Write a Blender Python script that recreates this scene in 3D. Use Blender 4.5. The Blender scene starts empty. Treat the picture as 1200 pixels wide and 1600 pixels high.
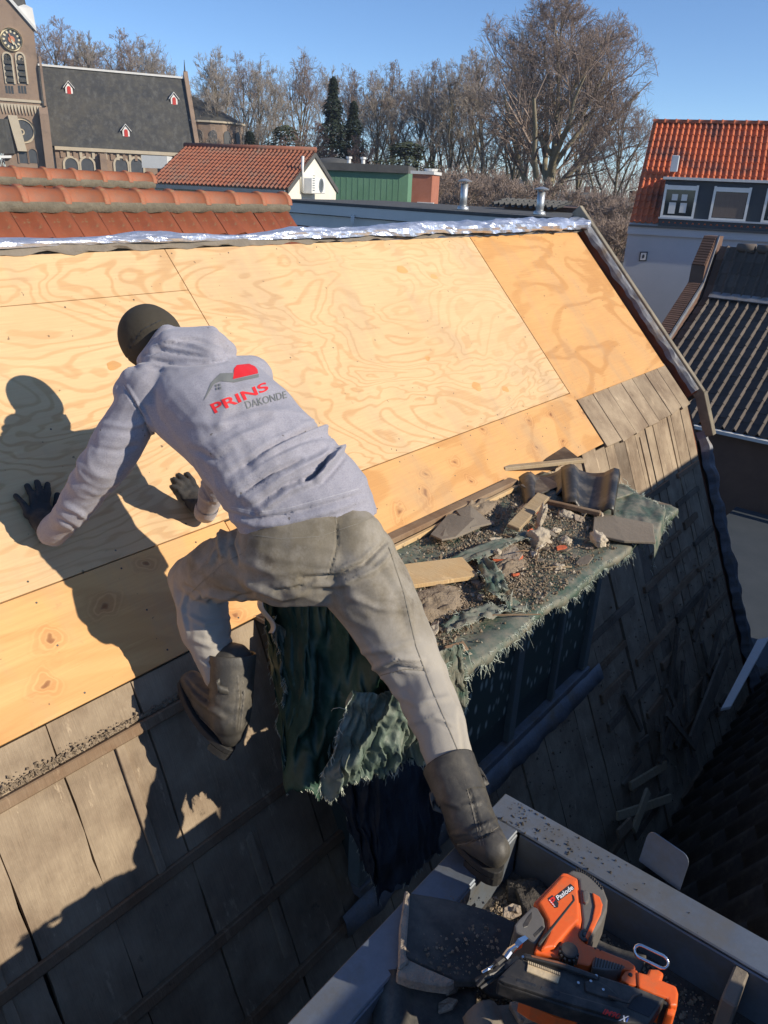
import bpy, bmesh, math, random
import numpy as np
from mathutils import Vector, Matrix, noise
from mathutils.bvhtree import BVHTree
random.seed(7)
sc = bpy.context.scene
# ---------------------------------------------------------------- camera, sky, sun
F = 1200.0
AX = Vector((0.6315, 0.2820, -0.7223)); AY = Vector((-0.7743, 0.2778, -0.5685)); AZ = Vector((0.0410, 0.9183, 0.3939))
AZ.normalize(); AX = (AX - AZ * AX.dot(AZ)).normalized(); AY = AZ.cross(AX)
cd = bpy.data.cameras.new('camera'); cam = bpy.data.objects.new('camera', cd); sc.collection.objects.link(cam)
cam.matrix_world = Matrix((AX, AY, AZ)).to_4x4()
cd.sensor_fit = 'VERTICAL'; cd.sensor_height = 24; cd.lens = 24 * F / 1600; cd.clip_start = 0.05; cd.clip_end = 3000
sc.camera = cam
SUN = Vector((0.21, -0.85, 0.455)).normalized()
w = bpy.data.worlds.new('World'); sc.world = w; w.use_nodes = True
nt = w.node_tree; nt.nodes.clear()
sk = nt.nodes.new('ShaderNodeTexSky'); sk.sky_type = 'NISHITA'; sk.sun_disc = False
sk.sun_elevation = math.asin(SUN.z); sk.sun_rotation = math.atan2(SUN.x, SUN.y)
sk.altitude = 1500; sk.air_density = 0.85; sk.dust_density = 0.0; sk.ozone_density = 5.2
bg = nt.nodes.new('ShaderNodeBackground'); bg.inputs[1].default_value = 0.148
wo = nt.nodes.new('ShaderNodeOutputWorld')
nt.links.new(sk.outputs[0], bg.inputs[0]); nt.links.new(bg.outputs[0], wo.inputs[0])
sl = bpy.data.lights.new('sun', 'SUN'); sl.energy = 4.9; sl.angle = math.radians(0.5); sl.color = (1.0, 0.90, 0.74)
so = bpy.data.objects.new('sun', sl); sc.collection.objects.link(so)
so.rotation_euler = SUN.to_track_quat('Z', 'Y').to_euler()
sc.view_settings.view_transform = 'Standard'; sc.view_settings.look = 'None'; sc.view_settings.exposure = 0.14; sc.view_settings.gamma = 1.0
sc.view_settings.use_curve_mapping = False

# ---------------------------------------------------------------- helpers
def ray(px, py):
    d = Vector(((px - 600) / F, (800 - py) / F, -1.0))
    return Vector((AX.dot(d), AY.dot(d), AZ.dot(d)))
def at(px, py, t): return ray(px, py) * t
def at_z(px, py, z): d = ray(px, py); return d * (z / d.z)
def at_y(px, py, y): d = ray(px, py); return d * (y / d.y)
def on_plane(px, py, p0, n): d = ray(px, py); return d * (p0.dot(n) / d.dot(n))
def proj(P):
    c = AX * P[0] + AY * P[1] + AZ * P[2]
    return 600 + F * c.x / -c.z, 800 - F * c.y / -c.z, -c.z
def along(P, D, px):                       # point P + D*s whose picture column is px
    a = AX * P.x + AY * P.y + AZ * P.z; b = AX * D.x + AY * D.y + AZ * D.z
    k = (px - 600) / F
    s = -(a.x + k * a.z) / (b.x + k * b.z)
    return P + D * s
FH = Vector((0.786, 0.618, 0)).normalized(); RH = Vector((FH.y, -FH.x, 0)); UP = Vector((0, 0, 1))
V = Vector
class MB:
    def __init__(s): s.v = []; s.f = []
    def poly(s, pts):
        n = len(s.v); s.v += [tuple(p) for p in pts]; s.f.append(tuple(range(n, n + len(pts)))); return s
    def box(s, o, a, b, c):
        o, a, b, c = V(o), V(a), V(b), V(c)
        if a.cross(b).dot(c) < 0: a, b = b, a
        n = len(s.v)
        s.v += [tuple(o), tuple(o + a), tuple(o + a + b), tuple(o + b), tuple(o + c), tuple(o + a + c), tuple(o + a + b + c), tuple(o + b + c)]
        s.f += [tuple(n + i for i in q) for q in ((0, 3, 2, 1), (4, 5, 6, 7), (0, 1, 5, 4), (1, 2, 6, 5), (2, 3, 7, 6), (3, 0, 4, 7))]; return s
    def cbox(s, c, a, b, h): c, a, b, h = V(c), V(a), V(b), V(h); return s.box(c - a / 2 - b / 2 - h / 2, a, b, h)
    def prism(s, pts, e):
        pts = [V(p) for p in pts]; e = V(e); n = len(pts)
        nr = V((0, 0, 0))
        for i in range(n): nr += pts[i].cross(pts[(i + 1) % n])
        if nr.dot(e) > 0: pts = pts[::-1]
        k = len(s.v); s.v += [tuple(p) for p in pts] + [tuple(p + e) for p in pts]
        s.f.append(tuple(range(k, k + n))); s.f.append(tuple(range(k + 2 * n - 1, k + n - 1, -1)))
        for i in range(n): j = (i + 1) % n; s.f.append((k + j, k + i, k + n + i, k + n + j))
        return s
    def loft(s, rings, caps=True, closed=True):
        k = len(s.v); n = len(rings[0])
        for r in rings: s.v += [tuple(p) for p in r]
        for i in range(len(rings) - 1):
            for j in range(n if closed else n - 1):
                a = k + i * n + j; b = k + i * n + (j + 1) % n
                s.f.append((a, b, b + n, a + n))
        if caps and closed:
            s.f.append(tuple(range(k + n - 1, k - 1, -1))); s.f.append(tuple(k + (len(rings) - 1) * n + j for j in range(n)))
        return s
    def tube(s, pts, rs, n=8, caps=True):
        pts = [V(p) for p in pts]
        if not hasattr(rs, '__len__'): rs = [rs] * len(pts)
        rings = []; up = None
        for i, p in enumerate(pts):
            d = (pts[min(i + 1, len(pts) - 1)] - pts[max(i - 1, 0)]).normalized()
            if up is None: up = d.orthogonal().normalized()
            up = (up - d * up.dot(d)).normalized(); q = d.cross(up)
            rings.append([p + (up * math.cos(2 * math.pi * j / n) + q * math.sin(2 * math.pi * j / n)) * rs[i] for j in range(n)])
        return s.loft(rings, caps)
    def capsule(s, a, b, ra, rb, n=14, m=4):
        a, b = V(a), V(b); d = (b - a).normalized() if (b - a).length > 1e-6 else V((0, 0, 1))
        u = d.orthogonal().normalized(); q = d.cross(u); rings = []
        for k in range(m): th = math.pi / 2 * (1 - (k + .3) / m); rings.append((a - d * ra * math.sin(th), ra * math.cos(th)))
        rings.append((a, ra)); rings.append((b, rb))
        for k in range(m): th = math.pi / 2 * ((k + .7) / m); rings.append((b + d * rb * math.sin(th), rb * math.cos(th)))
        return s.loft([[c + (u * math.cos(2 * math.pi * j / n) + q * math.sin(2 * math.pi * j / n)) * r for j in range(n)] for c, r in rings])
    def ellips(s, c, a, b, h, n=16, m=10):
        c, a, b, h = V(c), V(a), V(b), V(h); rings = []
        for i in range(m):
            th = -math.pi / 2 + math.pi * (i + .35) / (m - .3)
            rings.append([c + h * math.sin(th) + (a * math.cos(2 * math.pi * j / n) + b * math.sin(2 * math.pi * j / n)) * math.cos(th) for j in range(n)])
        return s.loft(rings)
COL = sc.collection
def wloc(o):
    L = V((0, 0, 0))
    while o is not None: L += o.location; o = o.parent
    return L
def build(name, mb, mat, parent=None, smooth=False, bevel=0, loc=None, kind=None, label=None, seg=1):
    me = bpy.data.meshes.new(name)
    off = wloc(parent) if parent else V((0, 0, 0))
    if loc is not None: off = V(loc)
    me.from_pydata([(x - off.x, y - off.y, z - off.z) for x, y, z in mb.v], [], mb.f)
    if bevel:
        bm = bmesh.new(); bm.from_mesh(me); bmesh.ops.remove_doubles(bm, verts=bm.verts, dist=1e-5)
        es = [e for e in bm.edges if len(e.link_faces) == 2 and e.calc_face_angle(0) > 0.5]
        bmesh.ops.bevel(bm, geom=es, offset=bevel, segments=seg, affect='EDGES', profile=.6, clamp_overlap=True)
        bm.to_mesh(me); bm.free()
    me.materials.append(mat)
    if smooth: me.shade_smooth() if hasattr(me, 'shade_smooth') else None
    o = bpy.data.objects.new(name, me); COL.objects.link(o)
    if parent: o.parent = parent; o.location = (off - wloc(parent))
    elif loc is not None: o.location = off
    if kind: o['kind'] = kind
    if label: o['label'] = label
    return o
def tag(o, label, cat, group=None):
    o['label'] = label; o['category'] = cat
    if group: o['group'] = group
    return o
def thing(name, label, cat, loc, group=None):
    o = bpy.data.objects.new(name, None); COL.objects.link(o); o.location = V(loc); o.empty_display_size = .2
    return tag(o, label, cat, group)
def link_copy(o, M, parent=None):          # a copy that shares mesh data; M is its world matrix
    c = o.copy(); COL.objects.link(c)
    if parent: c.parent = parent; c.matrix_basis = Matrix.Translation(-wloc(parent)) @ M
    else: c.matrix_basis = M
    return c
def frame(o, x, y, z): return Matrix(((x.x, y.x, z.x, o.x), (x.y, y.y, z.y, o.y), (x.z, y.z, z.z, o.z), (0, 0, 0, 1)))
def displace(o, fn):
    me = o.data; n = len(me.vertices); co = np.empty(n * 3); me.vertices.foreach_get('co', co)
    no = np.empty(n * 3); me.vertices.foreach_get('normal', no)
    co = co.reshape(-1, 3); no = no.reshape(-1, 3)
    for i in range(n):
        d = fn(V(co[i]), V(no[i]))
        if d is not None: co[i] += d
    me.vertices.foreach_set('co', co.ravel()); me.update()

# ---------------------------------------------------------------- materials
class N:
    def __init__(s, name):
        s.m = bpy.data.materials.new(name); s.m.use_nodes = True; s.t = s.m.node_tree
        s.b = s.t.nodes['Principled BSDF']; s.tc = s.t.nodes.new('ShaderNodeTexCoord')
    def n(s, typ, ins=None, **kw):
        x = s.t.nodes.new(typ)
        for k, v in kw.items(): setattr(x, k, v)
        for k, v in (ins or {}).items(): s.set(x.inputs[k], v)
        return x
    def set(s, i, v):
        if isinstance(v, bpy.types.NodeSocket): s.t.links.new(v, i)
        else: i.default_value = v
    def co(s, scale=(1, 1, 1), rot=(0, 0, 0), gen='Object', loc=(0, 0, 0)):
        return s.n('ShaderNodeMapping', {0: s.tc.outputs[gen], 'Scale': scale, 'Rotation': rot, 'Location': loc}).outputs[0]
    def noise(s, vec, scale, detail=4, rough=.6, dist=0):
        return s.n('ShaderNodeTexNoise', {'Vector': vec, 'Scale': scale, 'Detail': detail, 'Roughness': rough, 'Distortion': dist}).outputs[0]
    def ramp(s, fac, stops, interp='LINEAR'):
        x = s.n('ShaderNodeValToRGB', {0: fac}); x.color_ramp.interpolation = interp
        e = x.color_ramp.elements
        while len(e) < len(stops): e.new(.5)
        for i, (p, c) in enumerate(stops):
            e[i].position = p
            if not hasattr(c, '__len__'): c = (c, c, c)
            e[i].color = (*c[:3], 1)
        return x.outputs[0]
    def mix(s, fac, a, b, mode='MIX'):
        x = s.n('ShaderNodeMix', data_type='RGBA', blend_type=mode)
        for i, v in ((0, fac), (6, a), (7, b)):
            if hasattr(v, '__len__') and not isinstance(v, bpy.types.NodeSocket): v = (*v[:3], 1)
            s.set(x.inputs[i], v)
        return x.outputs[2]
    def math(s, op, a, b=0.0, c=0.0):
        x = s.n('ShaderNodeMath', operation=op); s.set(x.inputs[0], a); s.set(x.inputs[1], b); s.set(x.inputs[2], c); return x.outputs[0]
    def done(s, col, rough=.8, bump=None, strength=.3, dist=.01, metal=0, spec=None):
        if isinstance(col, tuple): col = (*col[:3], 1)
        s.set(s.b.inputs['Base Color'], col); s.set(s.b.inputs['Roughness'], rough); s.b.inputs['Metallic'].default_value = metal
        if spec is not None: s.b.inputs['Specular IOR Level'].default_value = spec
        if bump is not None:
            x = s.n('ShaderNodeBump', {'Height': bump, 'Strength': strength, 'Distance': dist})
            s.t.links.new(x.outputs[0], s.b.inputs['Normal'])
        return s.m
def simple(name, c1, c2, scale=6, rough=.8, bump=.3, dist=.01, metal=0, rnd=0.0, fine=60, stretch=(1, 1, 1), spec=None, dirt=None, dirtscale=2):
    k = N(name); v = k.co(stretch)
    a = k.noise(v, scale, 5, .65); col = k.mix(k.ramp(a, [(.3, 0.0), (.7, 1.0)]), c1, c2)
    f = k.noise(v, fine, 3, .7)
    col = k.mix(.35, col, k.ramp(f, [(.2, .35), (.8, .65)]), 'OVERLAY')
    if dirt is not None:
        d = k.noise(k.co(), dirtscale, 6, .7); col = k.mix(k.ramp(d, [(.48, 0.0), (.68, 1.0)]), col, dirt)
    if rnd:
        oi = k.n('ShaderNodeObjectInfo').outputs['Random']
        col = k.mix(1.0, col, k.ramp(oi, [(0, 1 - rnd), (1, 1.0)]), 'MULTIPLY')
    h = k.math('ADD', a, k.math('MULTIPLY', f, .4))
    return k.done(col, rough, h if bump else None, bump, dist, metal, spec)

def plywood(name, c_pale, c_dark, grain, freq, rot=0.0, knots=0.0, sheetrnd=0.15):
    k = N(name)
    base = k.co((.75, 1.9, 1.9))
    warp = k.noise(base, 1.6 * grain, 3, .48, .7)
    fine = k.noise(k.co((1.5, 40, 40)), 3, 4, .7)
    rings = k.math('SINE', k.math('ADD', k.math('MULTIPLY', warp, freq), k.math('MULTIPLY', fine, 1.1)))
    rmask = k.ramp(k.noise(k.co(), 1.1, 2), [(.3, .35), (.6, 1.0)])
    line = k.ramp(rings, [(0.0, 0.0), (.42, .12), (.75, .8), (1.0, 1.0)])
    col = k.mix(k.math('MULTIPLY', line, k.math('MULTIPLY', rmask, .78)), c_pale, c_dark)
    blot = k.noise(k.co((.6, 1, 1)), 2.2, 4, .6)
    col = k.mix(k.ramp(blot, [(.35, 0.0), (.75, .38)]), col, c_dark)
    col = k.mix(.25, col, k.ramp(fine, [(.25, .3), (.75, .7)]), 'OVERLAY')
    sx = k.n('ShaderNodeSeparateXYZ', {0: k.tc.outputs['Object']}); wob = k.math('MULTIPLY', k.noise(k.co(), 5, 3), .16)
    cx = k.n('ShaderNodeCombineXYZ', {0: k.math('ADD', sx.outputs[0], wob), 1: k.math('MULTIPLY', k.math('ADD', sx.outputs[2], wob), 1.9)})
    kn = k.n('ShaderNodeTexVoronoi', {'Vector': cx.outputs[0], 'Scale': knots if knots else 1.3, 'Randomness': 1.0}, voronoi_dimensions='2D')
    kd = kn.outputs['Distance']
    if knots:
        rr = k.math('SINE', k.math('ADD', k.math('MULTIPLY', kd, 90.0), k.math('MULTIPLY', warp, 9.0)))
        near = k.ramp(kd, [(.0, 1.0), (.10, .8), (.24, 0.0)])
        col = k.mix(k.math('MULTIPLY', near, .42), col, k.mix(k.ramp(rr, [(0, 0.0), (1, 1.0)]), (.42, .16, .05), (.78, .42, .17)))
        col = k.mix(k.ramp(kd, [(.0, .8), (.035, .6), (.06, 0.0)]), col, (.20, .07, .025))
    gr = k.noise(k.co((2.2, .8, .8), loc=(1, 4, 2)), 1.7, 5, .62); col = k.mix(k.ramp(gr, [(.50, 0.0), (.72, .42)]), col, (.40, .31, .21))
    sp = k.noise(k.co(), 9, 5, .7); col = k.mix(k.ramp(sp, [(.66, 0.0), (.78, .45)]), col, (.22, .15, .09))
    sp2 = k.noise(k.co((1, 1, 1), loc=(3, 1, 7)), 42, 2, .5); col = k.mix(k.ramp(sp2, [(.73, 0.0), (.77, .7)]), col, (.07, .05, .035))
    oi = k.n('ShaderNodeObjectInfo').outputs['Random']
    col = k.mix(1.0, col, k.ramp(oi, [(0, 1 - sheetrnd), (1, 1.0)]), 'MULTIPLY')
    return k.done(col, .62, k.math('ADD', fine, k.math('MULTIPLY', line, .4)), .22, .003, spec=.35)
m_ply = plywood('plywood_pale', (.74, .50, .265), (.57, .335, .15), 1.0, 95)
m_ply2 = plywood('plywood_orange', (.74, .41, .155), (.56, .27, .085), .8, 26)
m_ply3 = plywood('plywood_knotty', (.74, .42, .165), (.58, .29, .095), .8, 30, knots=3.2)
def oldwood(name, c1, c2, dust, rnd=.3):
    k = N(name); g = k.noise(k.co((14, 1.2, 1.2)), 3.5, 5, .7); f = k.noise(k.co((90, 5, 5)), 3, 3, .7)
    col = k.mix(k.ramp(g, [(.3, 0.0), (.7, 1.0)]), c1, c2)
    d = k.noise(k.co((1, 1, 1)), 4.5, 6, .62); col = k.mix(k.ramp(d, [(.36, 0.0), (.62, .92)]), col, dust)
    col = k.mix(.4, col, k.ramp(f, [(.2, .3), (.8, .7)]), 'OVERLAY')
    sc_ = k.noise(k.co((3, .8, .8), rot=(0, 0, .6)), 6, 6, .75); col = k.mix(k.ramp(sc_, [(.60, 0.0), (.66, .6)]), col, tuple(min(1, x * 1.45) for x in dust))
    blk = k.noise(k.co(loc=(5, 2, 1)), 11, 5, .7); col = k.mix(k.ramp(blk, [(.66, 0.0), (.76, .7)]), col, (.07, .055, .04))
    oi = k.n('ShaderNodeObjectInfo').outputs['Random']; col = k.mix(1.0, col, k.ramp(oi, [(0, 1 - rnd), (1, 1.0)]), 'MULTIPLY')
    return k.done(col, .9, k.math('ADD', k.math('MULTIPLY', f, .7), d), .55, .006, spec=.2)
m_plank = oldwood('dusty_plank', (.29, .215, .15), (.22, .165, .115), (.43, .34, .24), .15)
m_plankdark = oldwood('weathered_plank', (.16, .12, .085), (.12, .09, .065), (.25, .20, .15))
m_batten = oldwood('old_batten', (.26, .16, .095), (.20, .12, .07), (.33, .24, .16), .3)
m_lath = oldwood('pale_lath', (.56, .42, .25), (.42, .29, .16), (.50, .40, .27), .3)
m_grey = oldwood('grey_timber', (.22, .195, .155), (.16, .14, .11), (.32, .28, .21), .2)
m_newwood = oldwood('fresh_timber', (.66, .45, .22), (.58, .36, .16), (.60, .44, .25), .1)
m_zinc = simple('zinc', (.17, .20, .24), (.23, .26, .30), 4, .48, .12, .004, .55, dirt=(.20, .19, .17), dirtscale=5)
m_lead = simple('lead_flashing', (.17, .18, .21), (.27, .28, .30), 5, .65, .5, .01, .15, dirt=(.22, .17, .12), dirtscale=6)
m_rust = simple('rust_brown_gutter', (.26, .09, .04), (.16, .065, .035), 5, .7, .3, dirt=(.12, .10, .085))
m_dirt = simple('dirt_grit', (.20, .15, .10), (.34, .265, .185), 14, .95, .9, .02, fine=90)
m_dustdark = simple('dark_dust', (.055, .048, .042), (.10, .088, .075), 9, .95, .8, .02, fine=70)
m_mortar = simple('mortar_rubble', (.52, .44, .33), (.68, .59, .46), 12, .95, .8, .02, fine=70, rnd=.25)
m_darktile = simple('dark_glazed_tile', (.028, .027, .025), (.05, .047, .042), 7, .42, .25, .006, rnd=.35, dirt=(.20, .17, .13), dirtscale=6)
m_traytile = simple('mossy_dark_tile', (.055, .052, .048), (.095, .088, .078), 9, .85, .5, .008, rnd=.2, dirt=(.18, .16, .13), dirtscale=6)
m_brokenclay = simple('broken_clay', (.40, .33, .25), (.28, .22, .17), 18, .95, .9, .02)
m_redbrick = simple('red_brick', (.60, .13, .05), (.45, .10, .045), 14, .9, .5)
m_felt = simple('grey_felt', (.24, .20, .155), (.15, .13, .105), 8, .95, .5, dirt=(.26, .22, .17))
m_black = simple('black_membrane', (.012, .014, .018), (.022, .026, .034), 7, .6, .4)
k = N('foil'); a = k.noise(k.co((1, 1, 1)), 16, 4, .7); m_foil = k.done(k.mix(a, (.50, .54, .66), (.72, .75, .82)), .36, a, .5, .02, metal=.7)
k = N('tarp_green')
wv = k.n('ShaderNodeTexWave', {'Vector': k.co(), 'Scale': 60, 'Distortion': 1.0}, wave_type='BANDS').outputs[1]
n1 = k.noise(k.co(), 6, 5, .7)
c = k.mix(k.ramp(n1, [(.38, 0.0), (.66, .9)]), (.05, .10, .075), (.18, .195, .165))
c = k.mix(k.ramp(k.noise(k.co(loc=(4, 4, 4)), 13, 5, .7), [(.42, 0.0), (.62, .8)]), c, (.27, .245, .19))
m_tarp = k.done(c, .65, k.math('ADD', k.math('MULTIPLY', wv, .25), n1), .5, .006, spec=.35)
m_fray = simple('frayed_fibre', (.66, .69, .58), (.45, .52, .44), 20, .7, 0)
k = N('tarp_dark'); n1 = k.noise(k.co(), 7, 5, .7)
m_tarpd = k.done(k.mix(k.ramp(n1, [(.35, 0.0), (.7, 1.0)]), (.012, .045, .03), (.06, .12, .085)), .5, n1, .5, .01, spec=.4)
m_glass = N('dark_glass').done((.02, .03, .035), .06, spec=.7)
m_glass2 = simple('dusty_glass', (.05, .065, .06), (.10, .12, .11), 3, .5, 0, spec=.25)
m_white = simple('white_paint', (.72, .71, .67), (.80, .79, .76), 5, .6, .1)
m_greyfr = simple('grey_frame', (.15, .18, .20), (.20, .23, .25), 5, .6, .1)

m_tarpm = simple('tarp_mid_green', (.07, .12, .09), (.18, .215, .18), 5, .6, .5, .006, fine=160, dirt=(.26, .27, .22), dirtscale=7)
# ================================================================ ground
GZ = -7.2
m_ground = simple('ground_grass_paving', (.045, .05, .03), (.075, .065, .045), .35, .95, .4, .05, fine=3)
g = MB(); g.poly([(-1500, -1500, GZ), (1500, -1500, GZ), (1500, 1500, GZ), (-1500, 1500, GZ)])
build('ground', g, m_ground, kind='structure')

# ================================================================ own mansard roof
A = V((0, 3.03, -.30)); K = V((0, 1.88, -1.49)); X = V((1, 0, 0))
S1 = (K - A).normalized(); N1 = X.cross(S1) * -1
if N1.z < 0: N1 = -N1
S2 = V((0, -math.cos(math.radians(67)), -math.sin(math.radians(67)))); N2 = V((0, -S2.z * -1, 0)); N2 = V((0, S2.z, -S2.y))
L1 = (K - A).length
def U1(u, v, h=0): return A + X * u + S1 * v + N1 * h
def U2(u, v, h=0): return K + X * u + S2 * v + N2 * h
house = thing('mansard_house', 'old mansard house whose roof the roofer is re-boarding with plywood', 'house', (3, 3, GZ))
b = MB()
cs = [A + N1 * -.10 + V((0, .02, 0)), K + N1 * -.07, K + S2 * 3.0 + N2 * -.06, V((0, K.y + S2.y * 3.0 + .1, GZ)), V((0, 5.0, GZ)), V((0, 5.0, -2.2))]
b.prism([p + X * -5 for p in cs], X * 11.4); build('roof_core', b, m_dustdark, house)
def slab(name, fr, u0, u1, v0, v1, t, mat, parent=house, h0=0, ragged=0, bevel=.002, skew=0, **kw):
    m = MB(); j = lambda: random.uniform(-ragged, ragged)
    q = [fr(u0 + skew, v0 + j(), h0), fr(u1 + skew, v0 + j(), h0), fr(u1, v1 + j(), h0), fr(u0, v1 + j(), h0)]
    m.prism(q, (fr(0, 0, 1) - fr(0, 0, 0)) * t); return build(name, m, mat, parent, bevel=bevel, **kw)
def rough_slab(name, fr, u0, u1, v0, v1, t, mat, h0=0, rag=.004, n=11, sh=0, **kw):
    sd = random.uniform(0, 99); e = lambda v, s_: rag * (1.4 * noise.noise(V((v * 5, sd, s_))) + 1.0 * noise.noise(V((v * 21, sd, s_))) - .8 * max(0, noise.noise(V((v * 2.3, sd, s_ + 4)))))
    m = MB(); q = [fr(u0 - e(v0 + (v1 - v0) * i / n, 1) + sh, v0 + (v1 - v0) * i / n, h0) for i in range(n + 1)] + [fr(u1 + e(v0 + (v1 - v0) * i / n, 2) + sh, v0 + (v1 - v0) * i / n, h0) for i in range(n, -1, -1)]
    m.prism(q, (fr(0, 0, 1) - fr(0, 0, 0)) * t); return build(name, m, mat, house, **kw)
# plywood sheets
def sheet(u0, u1, v0, v1, mat, sk=0, h=.002, label=None, gap=.0016):
    o = slab('plywood_sheet', U1, u0 + gap, u1 - gap, v0 + gap, v1 - gap, .018, mat, h0=h, bevel=.0012, skew=sk)
    # own mesh origin for varied grain
    me = o.data; c = V((random.uniform(0, 5), 0, random.uniform(0, 3)))
    if label: o['label'] = label
    return o
sheet(-2.6, 2.16, .03, .25, m_ply); sheet(-2.6, 2.16, .25, 1.28, m_ply)
sheet(2.16, 4.595, .03, 1.285, m_ply)
sheet(4.60, 6.19, .03, 1.345, m_ply2, label='orange plywood sheet at the verge end')
sheet(-2.6, 1.72, 1.281, 1.665, m_ply3, label='knotty lower strip of plywood')
sheet(1.72, 4.62, 1.286, 1.68, m_ply3, label='knotty lower strip of plywood')
# small split patches and knots plugs on middle sheet
# upper planks showing at right
u = 4.66
while u < 6.2:
    wd = random.uniform(.19, .25)
    slab('plank', U1, u, min(u + wd - .008, 6.22), 1.33, 1.715, .02, m_plank, h0=-.012 + random.uniform(0, .005), ragged=.018, bevel=.002)
    u += wd
# planks visible above sheet top at the left
for i in range(9):
    slab('plank', U1, .9 + i * .2, 1.092 + i * .2, -.02, .05, .012, m_plank, h0=-.016, ragged=.008, bevel=.001)
# lower slope planks
u = -1.4; pl = []
while u < 6.16:
    wd = random.uniform(.22, .30) if u < 3 else random.uniform(.13, .21)
    top = .012 if u < 3.5 else random.uniform(.0, .05)
    if u > 4.3 and random.random() < .2: u += .022
    rough_slab('plank', U2, u, min(u + wd - random.uniform(.002, .007), 6.2), top, 3.0, .022, m_plank if u < 4.7 else m_plankdark if random.random() < .3 else m_plank, h0=-.016 + random.uniform(-.003, .006), n=34 if u < 2 else 20, rag=.005)
    u += wd
# torn packing strips (dirt packed in joints)
# battens
for v2, u0, u1, t in ((.135, -1.4, 1.33, .030), (.62, -1.4, 1.6, .022), (.93, -1.4, 1.75, .03), (1.26, -1.4, 2.0, .03), (1.60, -1.4, 2.3, .03), (1.93, -1.4, 2.5, .03), (2.26, -1.4, 3.9, .03), (2.6, 2.0, 4.0, .03)):
    slab('batten', U2, u0, u1, v2, v2 + .038, t * .8, m_batten, h0=.006, ragged=.004, bevel=.004)
for i in range(14):
    v2 = .50 + i * .185; uu = 3.85
    while uu < 6.0:
        ln = random.uniform(.25, .9)
        if random.random() < .72: slab('batten', U2, uu, min(uu + ln, 6.15), v2 + random.uniform(-.01, .01), v2 + .04, .025, m_plankdark if random.random() < .3 else m_batten, h0=.006, ragged=.010, bevel=.003)
        uu += ln + random.uniform(.03, .2)
# vertical counter laths on left slope
for u0, v0, v1 in ((.99, .17, .62), (.47, .2, 1.3), (1.32, .7, 1.2), (5.2, .1, 1.0), (5.75, .05, 1.6)):
    slab('counter_lath', U2, u0, u0 + .03, v0, v1, .012, m_plank, h0=.006, ragged=.01, bevel=.002)
# verge: recessed rust coloured gutter, wavy lead, timber
P1 = on_plane(914, 333, A + N1 * .11, N1); P2 = on_plane(1100, 612, A + N1 * .11, N1); dvec = P2 - P1; PT = P1 - dvec * .045
XB = P2.x
def xb(v): return P1.x + (P2.x - P1.x) * max(0, min(1, v / L1))
m = MB(); rows = [[U1(6.195, i * L1 / 12, -.03), U1(xb(i * L1 / 12) + .02, i * L1 / 12, -.03)] for i in range(13)] + [[U2(6.195 - .01 * i, i * .3, -.03), U2(XB + .02 - .005 * i, i * .3, -.03)] for i in range(11)]
m.loft(rows, caps=False, closed=False); o = build('verge_gutter', m, m_rust, house); md = o.modifiers.new('s', 'SOLIDIFY'); md.thickness = .006
def wavy(fr, us, v0, v1, nv, hf, name, mat, wob=.02, thick=.004, xf=None):
    m = MB(); rows = []
    for i in range(nv + 1):
        v = v0 + (v1 - v0) * i / nv; x0 = xf(v) if xf else XB
        rows.append([fr(x0 + u - wob * (1 - j / (len(us) - 1)) * (.7 * math.sin(v * 15) + 1.6 * rn(v * 4, 2, 2) + 1.2 * rn(v * 14, 7, 2)), v, hf(j, v)) for j, u in enumerate(us)])
    m.loft(rows, caps=False, closed=False); o = build(name, m, mat, house, smooth=False)
    md = o.modifiers.new('s', 'SOLIDIFY'); md.thickness = thick; return o
rn = lambda *a: noise.noise(V(a))
wavy(U1, [-.036, -.03, -.018, -.006, .012], .0, L1 - .01, 110, lambda j, v: (.035, .06, .078, .088, .088)[j] + (.02 * rn(v * 9, j * .5, 3) if j < 3 else 0), 'lead_flashing', m_lead, .014, xf=xb)
m = MB(); m.loft([[U1(xb(v) - .004, v, -.03), U1(xb(v) - .004, v, .07)] for v in [L1 * i / 12 for i in range(13)]], caps=False, closed=False); o = build('gutter_side', m, m_rust, house); md = o.modifiers.new('s', 'SOLIDIFY'); md.thickness = .006
wavy(U2, [-.015, .0, .02, .05, .075], .30, 3.1, 150, lambda j, v: (.0, .055, .07, .06, .01)[j] + .03 * rn(v * 8, j * .6, 9), 'lead_flashing', m_lead, .014, xf=lambda v: XB - .01 * v)
m = MB(); m.box(PT, dvec * 1.045, X * .05, N1 * -.09); build('verge_board', m, m_grey, house, bevel=.004)
m = MB(); m.box(PT + X * .054 + N1 * -.022, dvec * 1.045, X * .045, N1 * -.20); build('verge_board', m, m_grey, house, bevel=.004)
m = MB(); m.box(P2 + S1 * .004, S2 * .36 + X * .0, X * .075, N2 * -.08); build('verge_board', m, m_grey, house, bevel=.004)
m = MB(); q = U2(XB + .05, .38, .01); m.prism([q, q + X * .02, q + X * .02 + S2 * 2.7, q + S2 * 2.7], N2 * -.3); build('verge_side_board', m, m_plankdark, house, bevel=.003)
m = MB()
for (u0, u1, v0, v1) in ((-.6, 2.16, .25, 1.28), (2.16, 4.595, .03, 1.285), (4.60, 6.19, .03, 1.345), (-.6, 4.62, 1.286, 1.665)):
    for vv in (v0 + .03, (v0 + v1) / 2, v1 - .03):
        for i in range(int((u1 - u0) / .305) + 1):
            c = U1(u0 + .035 + i * .305 + random.uniform(-.012, .012), vv + random.uniform(-.008, .008), .0203)
            if c.x < u1: m.prism([c + X * (math.cos(t) * .0036) + S1 * (math.sin(t) * .0036) for t in [6.2832 * j / 7 for j in range(7)]], N1 * .0005)
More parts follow.
